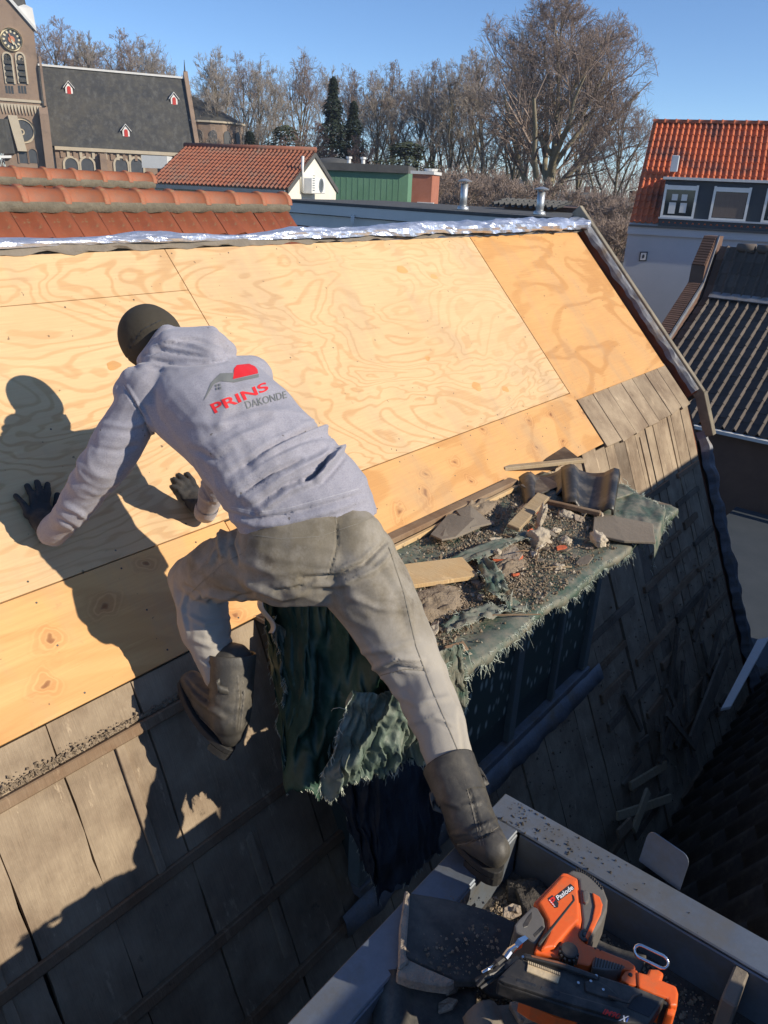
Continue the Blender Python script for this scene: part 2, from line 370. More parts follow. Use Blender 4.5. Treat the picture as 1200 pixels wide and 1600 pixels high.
build('screw_heads', m, m_darktile, house, kind='stuff')
# veneer patches let into the pale sheet
for px, py, r in ((628, 421, .045), (678, 432, .03), (745, 604, .04), (790, 608, .03), (668, 560, .022), (177, 571, .03)):
    c = on_plane(px, py, A + N1 * .0203, N1); m = MB(); m.prism([c + X * (math.cos(t) * r * (1 + .2 * math.sin(3 * t + px))) + S1 * (math.sin(t) * r * .7 * (1 + .2 * math.cos(2 * t + px))) for t in [6.2832 * i / 14 for i in range(14)]], N1 * .0006); build('veneer_patch', m, m_ply3, house)
# ridge foil: crumpled roll of reflective underlay
m = MB(); NR = 260; rows = []
for i in range(NR + 1):
    x = -.6 + 6.93 * i / NR; big = .022 + .036 * max(0, min(1, (x - 2.6) / 2.5)) + .012 * rn(x * 2.1, 5, 1)
    ring = []
    for j in range(15):
        th = math.radians(-35 + 240 * j / 14)
        r = big * (1 + .45 * rn(x * 3.2, j * .3, 2) + .45 * (.25 - abs(rn(x * 6 + j * .3, j * .35, 7))) + .12 * rn(x * 16, j * .8, 7))
        c = A + V((0, -.005, .02 + big * .35))
        ring.append(c + X * (x + .02 * rn(x * 5, j * .4, 11)) + V((0, math.cos(th) * r * 1.5, math.sin(th) * r)))
    rows.append(ring)
m.loft(rows, caps=False, closed=False); fo = build('ridge_foil', m, m_foil, house, smooth=False)
m = MB(); rows = []
for i in range(200):
    x = -.6 + 6.9 * i / 199
    rows.append([A + X * x + S1 * (.0 + .004 * rn(x * 9, 1, 1)) + N1 * .035, A + X * x + S1 * (.022 + .02 * rn(x * 6, 3, 1)) + N1 * (.03 + .015 * rn(x * 8, 5, 1)), A + X * x + S1 * (.032 + .022 * rn(x * 9, 8, 1)) + N1 * (.024)])
m.loft(rows, caps=False, closed=False); o = build('ridge_felt', m, m_felt, house); md = o.modifiers.new('s', 'SOLIDIFY'); md.thickness = .004
# a wall below the roof, seen behind the debris gutter
# --- dormer
DZ = -1.50; DX0, DX1, DYF, DYR = 1.70, 3.74, 1.40, 1.12
m = MB()
m.prism([V((DX0 + .02, 1.9, DZ)), V((DX0 + .02, DYF + .05, DZ)), V((DX0 + .02, DYF + .05, -2.9)), V((DX0 + .02, 1.9, -2.9))], X * (DX1 - DX0 - .04))
m_dormerwall = simple('dormer_dark_boards', (.05, .06, .05), (.07, .08, .065), 6, .8, .3)
dorm = build('dormer', m, m_dormerwall, house)
for i in range(5):
    m = MB(); y0 = DYR + i * .152; m.box(V((DX0 - .06 + random.uniform(-.03, .02), y0, DZ)), X * (DX1 - DX0 + .16 + random.uniform(-.02, .04)), V((0, .147, 0)), V((0, 0, .02))); build('roof_board', m, m_plankdark, dorm, bevel=.003)
# front face: frame, mullions, panes, sill
def dbox(name, x0, x1, z0, z1, y0, y1, mat, bev=.003):
    m = MB(); m.box(V((x0, y0, z0)), X * (x1 - x0), V((0, y1 - y0, 0)), V((0, 0, z1 - z0))); return build(name, m, mat, dorm, bevel=bev)
m_tealfr = simple('teal_grey_paint', (.17, .20, .19), (.21, .24, .23), 6, .5, .1)
for x0, x1 in ((DX0, DX0 + .07), (2.30, 2.34), (2.84, 2.90), (3.30, 3.33), (DX1 - .06, DX1)): dbox('window_mullion', x0, x1, -2.55, DZ - .01, DYF - .02, DYF + .04, m_tealfr)
dbox('window_head', DX0 + .07, DX1 - .06, DZ - .09, DZ - .012, DYF - .012, DYF + .04, m_tealfr)
dbox('window_sill', DX0, DX1 + .02, -2.60, -2.555, DYF - .03, DYF + .05, m_lead)
k = N('netted_glass'); vo = k.n('ShaderNodeTexVoronoi', {'Vector': k.co((1, 1, .45)), 'Scale': 26}).outputs['Distance']
m_net = k.done(k.mix(k.ramp(vo, [(.16, 1.0), (.36, 0.0)]), (.09, .115, .095), (.48, .55, .48)), .7)
for i, (x0, x1) in enumerate(((DX0 + .07, 2.30), (2.34, 2.84), (2.90, 3.30), (3.33, DX1 - .06))):
    dbox('pane', x0, x1, -2.55, -2.38, DYF + .012, DYF + .02, m_glass2, 0)
    dbox('screen', x0, x1, -2.38, DZ - .09, DYF + .008, DYF + .02, m_net, 0)
m = MB(); m.box(V((DX1 + .003, DYF - .01, -2.62)), V((0, .5, 0)), X * .02, V((0, 0, 1.1))); build('dormer_cheek', m, m_plankdark, dorm)
# lead apron under the sill
m = MB(); rows = []
for i in range(60):
    x = DX0 - .1 + 2.3 * i / 59; rows.append([V((x, DYF - .03, -2.60 + .01 * rn(x * 9, 1, 2))), V((x, DYF - .05 + .02 * rn(x * 7, 4, 1), -2.64 + .02 * rn(x * 6, 2, 2))), V((x, DYF - .075 + .03 * rn(x * 9, 9, 1), -2.69 + .04 * rn(x * 11, 5, 2)))])
m.loft(rows, caps=False, closed=False); o = build('lead_apron', m, m_lead, dorm, smooth=True); md = o.modifiers.new('s', 'SOLIDIFY'); md.thickness = .004

# ================================================================ opposite mansard with the zinc dormer roof
TZ, TX, TY = -1.50, 1.484, .710
opp = thing('opposite_mansard_house', 'near house with a flat zinc dormer roof and a black tiled slope', 'house', (0, -2, GZ))
q0 = V((0, .78, -3.80)); q1 = V((0, -.92, -.42)); SO = (q1 - q0).normalized(); NO = V((0, -SO.z, SO.y)); NO = V((0, SO.z, -SO.y))
m_opp = simple('near_house_render', (.10, .09, .08), (.14, .12, .10), 3, .9, .3)
m = MB(); m.prism([V((1.95, p[0], p[1])) for p in ((.72, -3.80), (-.94, -.50), (-5, -.50), (-5, GZ), (.72, GZ))], X * 9.5); build('wall', m, m_opp, opp)
m = MB(); m.prism([V((-4, p[0], p[1])) for p in ((.60, -3.80), (-.55, -1.55), (-.95, -1.55), (-.95, -.86), (-5, -.86), (-5, GZ), (.60, GZ))], X * 5.6); build('wall', m, m_opp, opp)
m = MB(); m.box(V((.25, -1.0, -.69)), X * 1.17, V((0, .04, 0)), UP * .068)  # added unseen bar and posts, placed to keep the zinc flange in shade
for px_ in (.3, 1.3): m.box(V((px_, -1.05, -.9)), X * .05, V((0, .045, 0)), UP * .27)
build('shade_bar', m, m_grey, opp)
def tile_mesh(name, w, h, amp, th, segs=7, mat=None, nose=.35):
    """one pantile: x across (w), y down the slope (h), z out; roll on the right"""
    mb = MB(); top = []; bot = []
    prof = []
    for i in range(segs + 1):
        f = i / segs; x = w * f * 1.06
        if f < .60: z = -amp * .55 * math.sin(math.pi * f / .60)
        else: z = amp * math.sin(math.pi * (f - .60) / .40)
        prof.append((x, z))
    rows = [[V((x, 0, z)) for x, z in prof], [V((x, h, z + .004)) for x, z in prof], [V((x, h, z + .004 - th)) for x, z in prof]]
    mb.loft(rows, caps=False, closed=False)
    me = bpy.data.meshes.new(name); me.from_pydata(mb.v, [], mb.f); me.materials.append(mat)
    me.shade_smooth()
    return me
# dark tiles on the opposite slope
tm = tile_mesh('slope_tile', .21, .34, .030, .02, mat=m_traytile)
first = None
for r_ in range(11):
    for c_ in range(24):
        o_ = q0 + X * (2.0 + c_ * .21) + SO * (.36 + r_ * .31) + NO * (.045 + random.uniform(0, .004))
        ob = bpy.data.objects.new('roof_tile', tm); COL.objects.link(ob); ob.parent = opp
        ob.matrix_basis = Matrix.Translation(-opp.location) @ frame(o_, X, (SO * -1 + NO * .045).normalized(), NO)
# zinc tray (dormer roof) : floor, upstands, flat flanges
tr = MB(); tr.box(V((-2.5, -.95, TZ - .16)), X * (TX + 2.44), V((0, TY + .89, 0)), V((0, 0, .03))); tray = build('zinc_dormer_roof', tr, m_dustdark, opp)
FW = .092
def tbox(name, o, a, b_, c, mat=m_zinc, bev=.003):
    m = MB(); m.box(o, a, b_, c); return build(name, m, mat, tray, bevel=bev)
tbox('upstand', V((-2.5, TY - FW, TZ)), X * (TX + 2.5 - FW), V((0, FW, 0)), V((0, 0, .008)))
tbox('upstand', V((TX - FW, -.95, TZ)), X * FW, V((0, .95 + TY, 0)), V((0, 0, .0085)))
tbox('inner_lining', V((-2.5, TY - FW - .002, TZ - .135)), X * (TX + 2.5 - FW), V((0, .012, 0)), V((0, 0, .133)))
tbox('inner_lining', V((TX - FW - .002, -.95, TZ - .135)), X * .012, V((0, .95 + TY - FW - .005, 0)), V((0, 0, .133)))
tbox('fascia', V((-2.5, TY - .012, TZ - .32)), X * (TX + 2.5 - .003), V((0, .012, 0)), V((0, 0, .317)))
tbox('fascia', V((TX - .012, -.95, TZ - .32)), X * .012, V((0, .95 + TY - .015, 0)), V((0, 0, .317)))
m = MB(); m.box(V((-2.5, -.9, -3.9)), X * (TX + 2.40), V((0, TY + .80, 0)), V((0, 0, 3.9 - .16 + TZ))); build('dormer_wall', m, m_dormerwall, opp)
# rounded zinc tab standing outside the right flange
pa = at_z(993, 1350, TZ + .0); pts = []
t0 = at_z(998, 1345, TZ); t1 = at_z(1062, 1392, TZ); dv = (t1 - t0); hgt = .085
side = V((.35, 0, .94)).normalized()
m = MB(); c0 = t0 + dv * 0; pl_ = [t0, t1]
for th in range(0, 91, 22): pl_.append(t1 + side * (hgt - .02) - dv.normalized() * .02 + dv.normalized() * .02 * math.cos(math.radians(th)) + side * .02 * math.sin(math.radians(th)))
for th in range(90, 181, 22): pl_.append(t0 + side * (hgt - .02) + dv.normalized() * .02 + dv.normalized() * .02 * math.cos(math.radians(th)) + side * .02 * math.sin(math.radians(th)))
m.prism(pl_, X * .003); build('zinc_tab', m, m_zinc, tray)
# end box of the inner lining at the right
e0 = at_z(1165, 1490, TZ - .01)
m = MB(); m.box(V((TX - FW - .10, e0.y - .02, TZ - .13)), X * .10, V((0, .03, 0)), V((0, 0, .125))); build('stop_end', m, m_felt, tray, bevel=.004)
# corner saddle lit plate
# gutter floor between the houses
m = MB(); m.box(V((-4, .55, -4.4)), X * 10.8, V((0, .75, 0)), V((0, 0, .5))); build('valley_gutter', m, m_dustdark, opp)
# ================================================================ neighbours and background
m_claynear = None
k = N('orange_clay'); oi = k.n('ShaderNodeObjectInfo').outputs['Random']
a = k.noise(k.co(), 7, 5, .7); c = k.mix(k.ramp(a, [(.3, 0.0), (.7, 1.0)]), (.46, .125, .045), (.30, .085, .04))
c = k.mix(k.math('MULTIPLY', oi, .35), c, (.50, .19, .08))
c = k.mix(k.ramp(k.noise(k.co(loc=(2, 2, 2)), 15, 5, .7), [(.58, 0.0), (.66, .7)]), c, (.42, .33, .16))
c = k.mix(k.ramp(k.noise(k.co(loc=(7, 2, 2)), 5, 5, .7), [(.50, 0.0), (.72, .6)]), c, (.17, .10, .07))
c = k.mix(1.0, c, (.62, .55, .55), 'MULTIPLY'); m_clay = k.done(c, .8, a, .4, .008)
k = N('ridge_clay'); oi = k.n('ShaderNodeObjectInfo').outputs['Random']
a = k.noise(k.co(), 6, 5, .7); c = k.mix(k.ramp(a, [(.3, 0.0), (.75, 1.0)]), (.46, .14, .05), (.30, .095, .042))
c = k.mix(k.math('MULTIPLY', oi, .5), c, (.40, .12, .06))
c = k.mix(k.ramp(k.noise(k.co(loc=(2, 5, 2)), 11, 5, .7), [(.56, 0.0), (.68, .8)]), c, (.36, .27, .11)); c = k.mix(k.ramp(k.noise(k.co(loc=(8, 5, 2)), 4, 6, .7), [(.45, 0.0), (.7, .7)]), c, (.20, .13, .09))
m_ridge = k.done(c, .7, a, .3, .006)
m_mort = simple('ridge_mortar', (.13, .11, .08), (.20, .17, .12), 12, .95, .8, .02)

def half_pipe(name, L, r, th, mat, collar=True):
    mb = MB(); n = 9
    def ring(x, rr, squash=1.0): return [V((x, -math.cos(math.pi * j / (n - 1)) * rr, math.sin(math.pi * j / (n - 1)) * rr * squash)) for j in range(n)]
    R = [ring(0, r), ring(L * .84, r * .95)]
    if collar: R += [ring(L * .845, r * 1.04), ring(L * .87, r * 1.10), ring(L * .97, r * 1.10), ring(L, r * 1.04), ring(L, r * .9)]
    mb.loft(R, caps=False, closed=False)
    me = bpy.data.meshes.new(name); me.from_pydata(mb.v, [], mb.f); me.materials.append(mat)
    me.shade_smooth(); return me
def tiled_house(name, label, rp0, xr, L, tw, th, rows, zr, r, base_y, slope=44, rot=0.0):
    """roof whose ridge runs along X through y,z = rp0, tiles face -Y"""
    h = thing(name, label, 'house', (xr - L / 2, rp0[0], GZ))
    sl = math.radians(slope); S = V((0, -math.cos(sl), -math.sin(sl))); NN = V((0, -math.sin(sl), math.cos(sl)))
    R0 = V((xr, rp0[0], rp0[1]))
    m = MB(); b0 = R0 + V((0, 0, -.06)); b1 = b0 + S * (rows * th + .3); b2 = V((xr, R0.y + (R0.y - b1.y), b1.z))
    m.prism([b0, b1, V((xr, b1.y, GZ)), V((xr, b2.y, GZ)), b2], X * -L); build('wall', m, m_opp, h)
    tm_ = tile_mesh('clay_tile', tw * .93, th * 1.06, .020, .026, 6, m_clay)
    nc = int(L / tw)
    for r_ in range(rows):
        for c_ in range(nc):
            o = bpy.data.objects.new('roof_tile', tm_); COL.objects.link(o); o.parent = h
            P = R0 + X * (-(c_ + 1) * tw) + S * (.07 + (r_ + 1) * th) + NN * (.012 + random.uniform(0, .008)) + X * random.uniform(-.004, .004)
            o.matrix_basis = Matrix.Translation(-h.location) @ frame(P, X, (-S + NN * -.09).normalized(), NN) @ Matrix.Rotation(random.uniform(-.02, .02), 4, 'Z')
    rl = .36; rm = half_pipe('ridge_tile', rl * 1.1, r, .015, m_ridge)
    for i in range(int(L / rl) + 1):
        o = bpy.data.objects.new('ridge_tile', rm); COL.objects.link(o); o.parent = h
        o.matrix_basis = Matrix.Translation(-h.location) @ Matrix.Translation(R0 + V((-(i + 1) * rl, 0, -.03 + random.uniform(-.006, .006)))) @ Matrix.Rotation(random.uniform(-.02, .02), 4, 'Z')
    m = MB(); rows_ = []
    for i in range(int(L * 14)):
        x = xr - i / 14; rows_.append([V((x, R0.y, R0.z)) + S * (r * .80) + NN * (.075 + .01 * rn(x * 8, 2, 2)), V((x, R0.y, R0.z)) + S * (r * 1.15 + .02 * rn(x * 7, 3, 3)) + NN * (.062 + .01 * rn(x * 6, 5, 5)), V((x, R0.y, R0.z)) + S * (r * 1.22 + .02 * rn(x * 9, 7, 3)) + NN * .01])
    m.loft(rows_, caps=False, closed=False); build('mortar_bed', m, m_mort, h, smooth=True)
    return h
ye = 6.4
p_ = at_y(440, 300, ye); tiled_house('tiled_roof_house', 'nearest orange clay tile roof just beyond the silver foil ridge', (ye, -.235), p_.x, 5.6, .25, .34, 4, -.2, .12, 5.4, slope=46)
p_ = at_y(232, 272, 9.2); tiled_house('tiled_roof_house', 'further orange ridge peeping over the nearest tiled roof at the left', (9.2, -.10), p_.x, 4.6, .25, .34, 3, -.1, .125, 8, slope=42)

# generic joined pantile surface
def tile_sheet(name, O, a, s, nc, nr, tw, th, amp, mat, parent, step=.03, kind='stuff'):
    a = a.normalized(); s = s.normalized(); nn = a.cross(s); nn = nn if nn.z > 0 else -nn
    mb = MB(); prof = [(0, 0), (.20, -.25), (.42, -.12), (.56, .25), (.70, 1.0), (.86, .95), (1.0, .15)]
    for r_ in range(nr):
        r0 = []; r1 = []
        for c_ in range(nc):
            jit = random.uniform(-.004, .004)
            for f, z in prof[:-1]:
                r0.append(O + a * (tw * (c_ + f)) + s * (th * r_) + nn * (amp * z + jit)); r1.append(O + a * (tw * (c_ + f)) + s * (th * (r_ + 1) + jit) + nn * (amp * z + step + jit))
        r2 = [p - nn * step for p in r1]
        mb.loft([r0, r1, r2], caps=False, closed=False)
    return build(name, mb, mat, parent, kind=kind)
m_redtile = simple('red_pantile', (.66, .17, .065), (.50, .13, .055), 2.5, .8, .3, dirt=(.20, .09, .07), dirtscale=1.2)
m_acroof = simple('weathered_red_pantile', (.32, .115, .065), (.23, .085, .055), 2.5, .85, .3, dirt=(.20, .12, .09), dirtscale=1.0)
m_cream = simple('cream_render', (.70, .66, .56), (.76, .73, .64), 1.2, .9, .1)
m_brown = simple('brown_brickwork', (.13, .075, .055), (.17, .10, .07), 3, .9, .3)
m_fascia = simple('grey_fascia', (.60, .60, .58), (.68, .67, .64), 1, .7, .05)
m_roofing = simple('bitumen_roofing', (.07, .07, .07), (.11, .11, .105), 2, .9, .3)
m_dgreen = simple('green_cladding', (.12, .25, .15), (.15, .29, .18), 1.5, .6, .1)
m_redbr = simple('red_brickwork', (.36, .13, .075), (.42, .17, .11), 2, .9, .2)
m_bluewall = simple('pale_blue_render', (.40, .44, .48), (.46, .49, .53), .8, .9, .1)
m_metal = simple('galvanised_metal', (.5, .52, .53), (.6, .61, .6), 3, .4, .1, metal=.7)
m_slatedark = simple('dark_boarding', (.04, .05, .06), (.055, .065, .075), 2, .7, .2)

# --- AC house
n0 = at(450, 292, 30); n1 = at(525, 292, 35.2); ap = at(488, 238, 32.6)
b_ = (n1 - n0); b_.z = 0; wb = b_.length; b_.normalize(); a_ = V((b_.y, -b_.x, 0))
if a_.dot(RH) < 0: a_ = -a_
n0.z = n1.z = (n0.z + n1.z) / 2
apx = (n0 + n1) / 2; apx.z = ap.z
left = along(n0, -a_, 236); Lh = (left - n0).length
ac = thing('annex_house', 'low house with a rust red pantile roof and a cream gable carrying an air conditioner', 'house', (apx.x, apx.y, GZ))
m = MB(); m.prism([n0, apx + UP * -.05, n1, V((n1.x, n1.y, GZ)), V((n0.x, n0.y, GZ))], -a_ * Lh); build('wall', m, m_cream, ac)
sd = (n0 - apx); sd_l = sd.length
tile_sheet('roof', apx - a_ * (Lh) + UP * .02, a_, sd, 34, 11, (Lh + .15) / 34, (sd_l + .35) / 11, .07, m_acroof, ac, .03)
sd2 = (n1 - apx)
m = MB(); m.prism([apx + UP * .03, apx + sd2 * 1.08 + UP * .03, apx + sd2 * 1.08 - UP * .04, apx - UP * .04], -a_ * Lh + a_ * 0); build('rear_roof', m, m_acroof, ac)
m = MB(); m.tube([apx - a_ * Lh + UP * .08, apx + a_ * .1 + UP * .08], .11, 8); build('ridge_tile', m, m_acroof, ac, smooth=True)
m = MB(); e_ = n0 + sd.normalized() * .3; m.box(e_ - a_ * Lh - UP * .16 , a_ * Lh, -b_ * .12, UP * .14); build('gutter', m, m_greyfr, ac)
for sgn, dd in ((0, sd), (1, sd2)):
    m = MB(); m.box(apx + a_ * .02 + UP * .0, dd * 1.05, a_ * .05, UP * -.20); build('barge_board', m, m_roofing, ac)
ga = lambda px, py: on_plane(px, py, n0, a_)       # point on the gable
acu = MB(); p_ = ga(470, 302); q_ = ga(491, 302); acu.box(p_ + a_ * .05, (q_ - p_), a_ * .45, UP * ((ga(470, 277) - p_).z)); u_ = build('aircon_unit', acu, m_white, ac, bevel=.03)
m = MB(); cc = (ga(484, 289)) + a_ * .505; rr_ = .27
m.loft([[cc + a_ * d + (b_ * math.cos(t) + UP * math.sin(t)) * r for t in [2 * math.pi * i / 20 for i in range(20)]] for d, r in ((0, rr_), (.02, rr_), (.02, rr_ * .8), (.0, rr_ * .75))], caps=True); build('fan_grille', m, m_greyfr, u_)
for i in range(7):
    m = MB(); z0 = p_ + a_ * .505 + UP * (.12 + i * .09) + b_ * .03; m.box(z0, b_ * .22, a_ * .012, UP * .03); build('louvre', m, m_greyfr, u_)
m = MB(); m.tube([ga(469, 300) + a_ * .12, ga(468, 262) + a_ * .12, ga(469, 244) + a_ * .12], .055, 8); build('flue_pipe', m, m_white, ac, smooth=True)

# --- flat building, facade in the plane x = 20
FX = 20.0
def fb(px, py): d = ray(px, py); return d * (FX / d.x)
L0, L1_ = fb(452, 312), fb(905, 350); zt = (L0.z + L1_.z) / 2; yl = L0.y + .3; yr = fb(903, 350).y
flat = thing('flat_roofed_building', 'long low brown building with a double pale grey fascia under a flat roof', 'building', (FX + 2, (yl + yr) / 2, GZ))
def skew(x0, x1, ya, yb, z0, h):     # block whose right end runs back along the camera's line of sight
    mb = MB(); mb.prism([V((x0, ya, z0)), V((x0, yb, z0)), V((x1, yb * x1 / x0 + .1, z0)), V((x1, ya, z0))], UP * h); return mb
m = skew(FX, FX + 5.5, yl, yr, GZ, zt - .72 - GZ); build('wall', m, m_brown, flat)
m = skew(FX - .25, FX + 5.75, yl + .2, yr - .05, zt - .32, .30); build('fascia', m, m_fascia, flat)
m = skew(FX - .12, FX + 5.7, yl + .1, yr, zt - .72, .37); build('fascia', m, m_fascia, flat)
m = skew(FX - .28, FX + 5.8, yl + .22, yr - .06, zt - .01, .08); build('roof', m, m_roofing, flat)
for pa_, pb_, n_ in ((472, 536, 3), (600, 648, 2)):
    A_, B_ = fb(pa_, 345), fb(pb_, 350); y0_, y1_ = A_.y, B_.y; zt_ = zt - .86; zb_ = zt - 1.55
    w_ = MB(); w_.box(V((FX - .05, y1_, zt_ - .07)), X * .08, V((0, y0_ - y1_, 0)), UP * .07); w_.box(V((FX - .05, y1_, zb_)), X * .08, V((0, y0_ - y1_, 0)), UP * .07)
    for i in range(n_ + 1): yy = y1_ + (y0_ - y1_ - .06) * i / n_; w_.box(V((FX - .052, yy, zb_ + .072)), X * .08, V((0, .06, 0)), UP * (zt_ - zb_ - .144))
    wf = build('window', w_, m_white, flat)
    g_ = MB(); g_.box(V((FX - .012, y1_ + .02, zb_ + .02)), X * .01, V((0, y0_ - y1_ - .04, 0)), UP * (zt_ - zb_ - .04)); build('pane', g_, m_glass, wf)
dp = fb(562, 330); m = MB(); m.tube([V((FX - .33, dp.y, zt - .25)), V((FX - .33, dp.y, zt - .6)), V((FX - .12, dp.y, zt - .8)), V((FX - .12, dp.y, zt - 2.4))], .06, 8); build('downpipe', m, m_fascia, flat, smooth=True)
# pantile fringe of a roof behind it, and flues
tr_ = thing('low_tiled_roof', 'low dark scalloped tile roof edge standing behind the flat roof', 'roof', (FX + 7, (yl + yr) / 2, GZ))
yA, yB = fb(655, 330).y, fb(903, 345).y
ts = tile_sheet('roof', V((FX + 4.9, yA, zt + .34)), V((0, -1, 0)), V((-.8, 0, -.14)), int((yA - yB * (FX + 5) / FX) / .22), 2, .22, .5, .10, m_acroof.copy() if False else m_roofing, tr_, .03)
yB2 = yB * (FX + 5) / FX; m = skew(FX + 4.95, FX + 9, yA, yB2, GZ, zt + .22 - GZ); build('wall', m, m_brown, tr_)
for px, tb, h_, lb in ((723, 19.6, .75, 'short galvanised flue with a flat cowl, left one of the two on the flat roof'), (843, 15.8, .62, 'short galvanised flue with a flat cowl, right one of the two on the flat roof')):
    base = fb(px, 330); base = V((FX + .8, base.y + .8 * base.y / FX, zt + .05))
    f_ = thing('roof_flue', lb, 'flue', base, 'flues on the flat roof')
    m = MB(); m.tube([base, base + UP * h_], .11, 12); m.tube([base, base + UP * .12, base + UP * .13], [.2, .16, .12], 12); build('pipe', m, m_metal, f_, smooth=True)
    m = MB(); m.tube([base + UP * (h_ + .05), base + UP * (h_ + .08), base + UP * (h_ + .14)], [.20, .21, .03], 14); build('cowl', m, m_metal, f_)
    m = MB()
    for i in range(3): aa = i * 2.1; m.box(base + V((math.cos(aa) * .1, math.sin(aa) * .1, h_ - .03)), X * .015, V((0, .015, 0)), UP * .1)
    build('bracket', m, m_metal, f_)
# --- green shed + brick block
gs0 = at(505, 318, 40); a2 = RH * .995 + FH * -.08; gs1 = along(gs0, a2, 636); ztg = at(560, 268, 40).z
gsh = thing('green_clad_shed', 'green corrugated shed wall under a dark flat roof edge', 'shed', (gs0.x, gs0.y, GZ))
bb2 = V((-a2.y, a2.x, 0)); bb2 = bb2 if bb2.dot(FH) > 0 else -bb2
Lg = (gs1 - gs0).length; m = MB(); o_ = V((gs0.x, gs0.y, GZ)); m.box(o_, a2 * Lg, bb2 * 6, UP * (ztg - GZ)); build('wall', m, m_dgreen, gsh)
for i in range(int(Lg / .30)):
    m = MB(); m.box(V((gs0.x, gs0.y, GZ + 4)) + a2 * (i * .30) - bb2 * .010, a2 * .06, bb2 * .0095, UP * (ztg - GZ - 4)); build('cladding_rib', m, m_dgreen, gsh)
m = MB(); m.box(V((gs0.x, gs0.y, ztg)) - a2 * .6 - bb2 * .2, a2 * (Lg + .6), bb2 * 6.4, UP * .36); build('roof', m, m_roofing, gsh)
m = MB(); c_ = at(520, 262, 44); m.ellips(V((c_.x, c_.y, ztg + .3)), a2 * 1.3, bb2 * 1.3, UP * .42, 16, 8); build('rooflight', m, m_roofing, gsh, smooth=True)
for px in (545, 567):
    c_ = along(V((gs0.x, gs0.y, ztg)) + bb2 * 2, a2, px); m = MB(); m.tube([c_ + UP * .2, c_ + UP * .62], .1, 8); m.tube([c_ + UP * .62, c_ + UP * .72], .16, 8); build('roof_vent', m, m_white, gsh)
c0 = at(642, 322, 36); a3 = RH * .97 - FH * .2; b3 = V((-a3.y, a3.x, 0)); b3 = b3 if b3.dot(FH) > 0 else -b3
cz = at(650, 272, 36).z; cw = (along(c0, a3, 673) - c0).length
cb = thing('brick_stair_block', 'square red brick block with a pale coping beside the green shed', 'building', (c0.x, c0.y, GZ))
o_ = V((c0.x, c0.y, GZ)); m = MB(); m.box(o_, a3 * cw, b3 * 2.2, UP * (cz - GZ)); build('wall', m, m_redbr, cb)
m = MB(); m.box(V((c0.x, c0.y, cz)) - a3 * .08 - b3 * .08, a3 * (cw + .16), b3 * 2.36, UP * .13); build('coping', m, m_fascia, cb)
m = MB(); q_ = V((c0.x, c0.y, cz - 1.25)) + a3 * .35; m.box(q_, a3 * .75, b3 * -.35, UP * .06); build('canopy', m, m_fascia, cb)
m = MB(); m.box(q_ + a3 * .1 - UP * .6, a3 * .4, b3 * -.03, UP * .58); build('hatch', m, m_white, cb)
m = MB(); m.tube([V((c0.x, c0.y, cz + .15)) + a3 * .7 + b3, V((c0.x, c0.y, cz + .26)) + a3 * .7 + b3], [.3, .34], 14); build('roof_vent', m, m_white, cb)

# --- red roofed house at the right
th_ = math.radians(-20); ar = RH * math.cos(th_) + FH * math.sin(th_); br = FH * math.cos(th_) - RH * math.sin(th_)
e0 = at(984, 347, 25.5); e0z = e0.z
slp = math.radians(42)
upd = br * math.cos(slp) + UP * math.sin(slp)
# ridge level from picture
best = None
for s_ in np.linspace(2, 9, 200):
    q_ = e0 + upd * float(s_); x_, y_, t_ = proj(q_)
    if best is None or abs(y_ - 192) < best[0]: best = (abs(y_ - 192), float(s_))
Ls = best[1]; Lr = 9.5
rh = thing('red_roofed_house', 'house with bright red pantiles and a long dark dormer with white framed windows', 'house', (e0 + ar * 4).to_tuple()[:2] + (GZ,))
rp = e0 + upd * Ls
m = MB(); rear = e0 + br * (2 * Ls * math.cos(slp))
dn = UP * -.08
m.prism([e0 + dn, rp + dn, rear + dn, V((rear.x, rear.y, GZ)), V((e0.x, e0.y, GZ))], ar * Lr); build('wall', m, m_bluewall, rh)
tile_sheet('roof', rp, ar, -upd, 52, 15, Lr / 52, Ls / 15 * 1.0, .055, m_redtile, rh, .03)
half = half_pipe('house_ridge_tile', .42, .12, .01, m_redtile)
for i in range(int(Lr / .38)):
    o = bpy.data.objects.new('ridge_tile', half); COL.objects.link(o); o.parent = rh
    P = rp + ar * (i * .38) + UP * .0; o.matrix_basis = Matrix.Translation(-rh.location) @ frame(P, ar, -br if ar.cross(-br).z > 0 else br, UP)
m = MB(); m.box(e0 - UP * .36 - br * .10 - ar * .02, ar * Lr, br * .12, UP * .24); build('fascia', m, m_bluewall, rh)
m = MB(); m.box(e0 - UP * .12 - br * .16, ar * Lr, br * .16, UP * .06); build('gutter', m, m_slatedark, rh)
# dormer: front plane 0.25 m inside the eave line
DO = e0 - br * .06; fd = lambda px, py: on_plane(px, py, DO, br)
tl = fd(1041, 276); bl_ = fd(1033, 338); u_ax = lambda P: (P - DO).dot(ar)
ztd = tl.z; zbd = fd(1033, 339).z; ud0 = u_ax(tl); ud1 = Lr + .5
def fbox(name, u0, u1, z0, z1, d0, d1, mat, par, bev=0, label=None):
    m = MB(); m.box(V((DO.x, DO.y, 0)) + ar * u0 + UP * z0 + br * d0, ar * (u1 - u0), br * (d1 - d0), UP * (z1 - z0)); return build(name, m, mat, par, bevel=bev, label=label)
dr = fbox('dormer', ud0, ud1, e0z - .06, ztd - .1, .03, (ztd - e0z) / math.tan(slp), m_slatedark, rh)
fbox('dormer_roof', ud0 - .08, ud1 + .1, ztd - .08, ztd, -.12, (ztd - e0z) / math.tan(slp), m_fascia, dr)
fbox('window_sill', ud0 - .03, ud1, zbd - .05, zbd, -.04, .03, m_bluewall, dr)
def uu(px, py=300): return u_ax(fd(px, py))
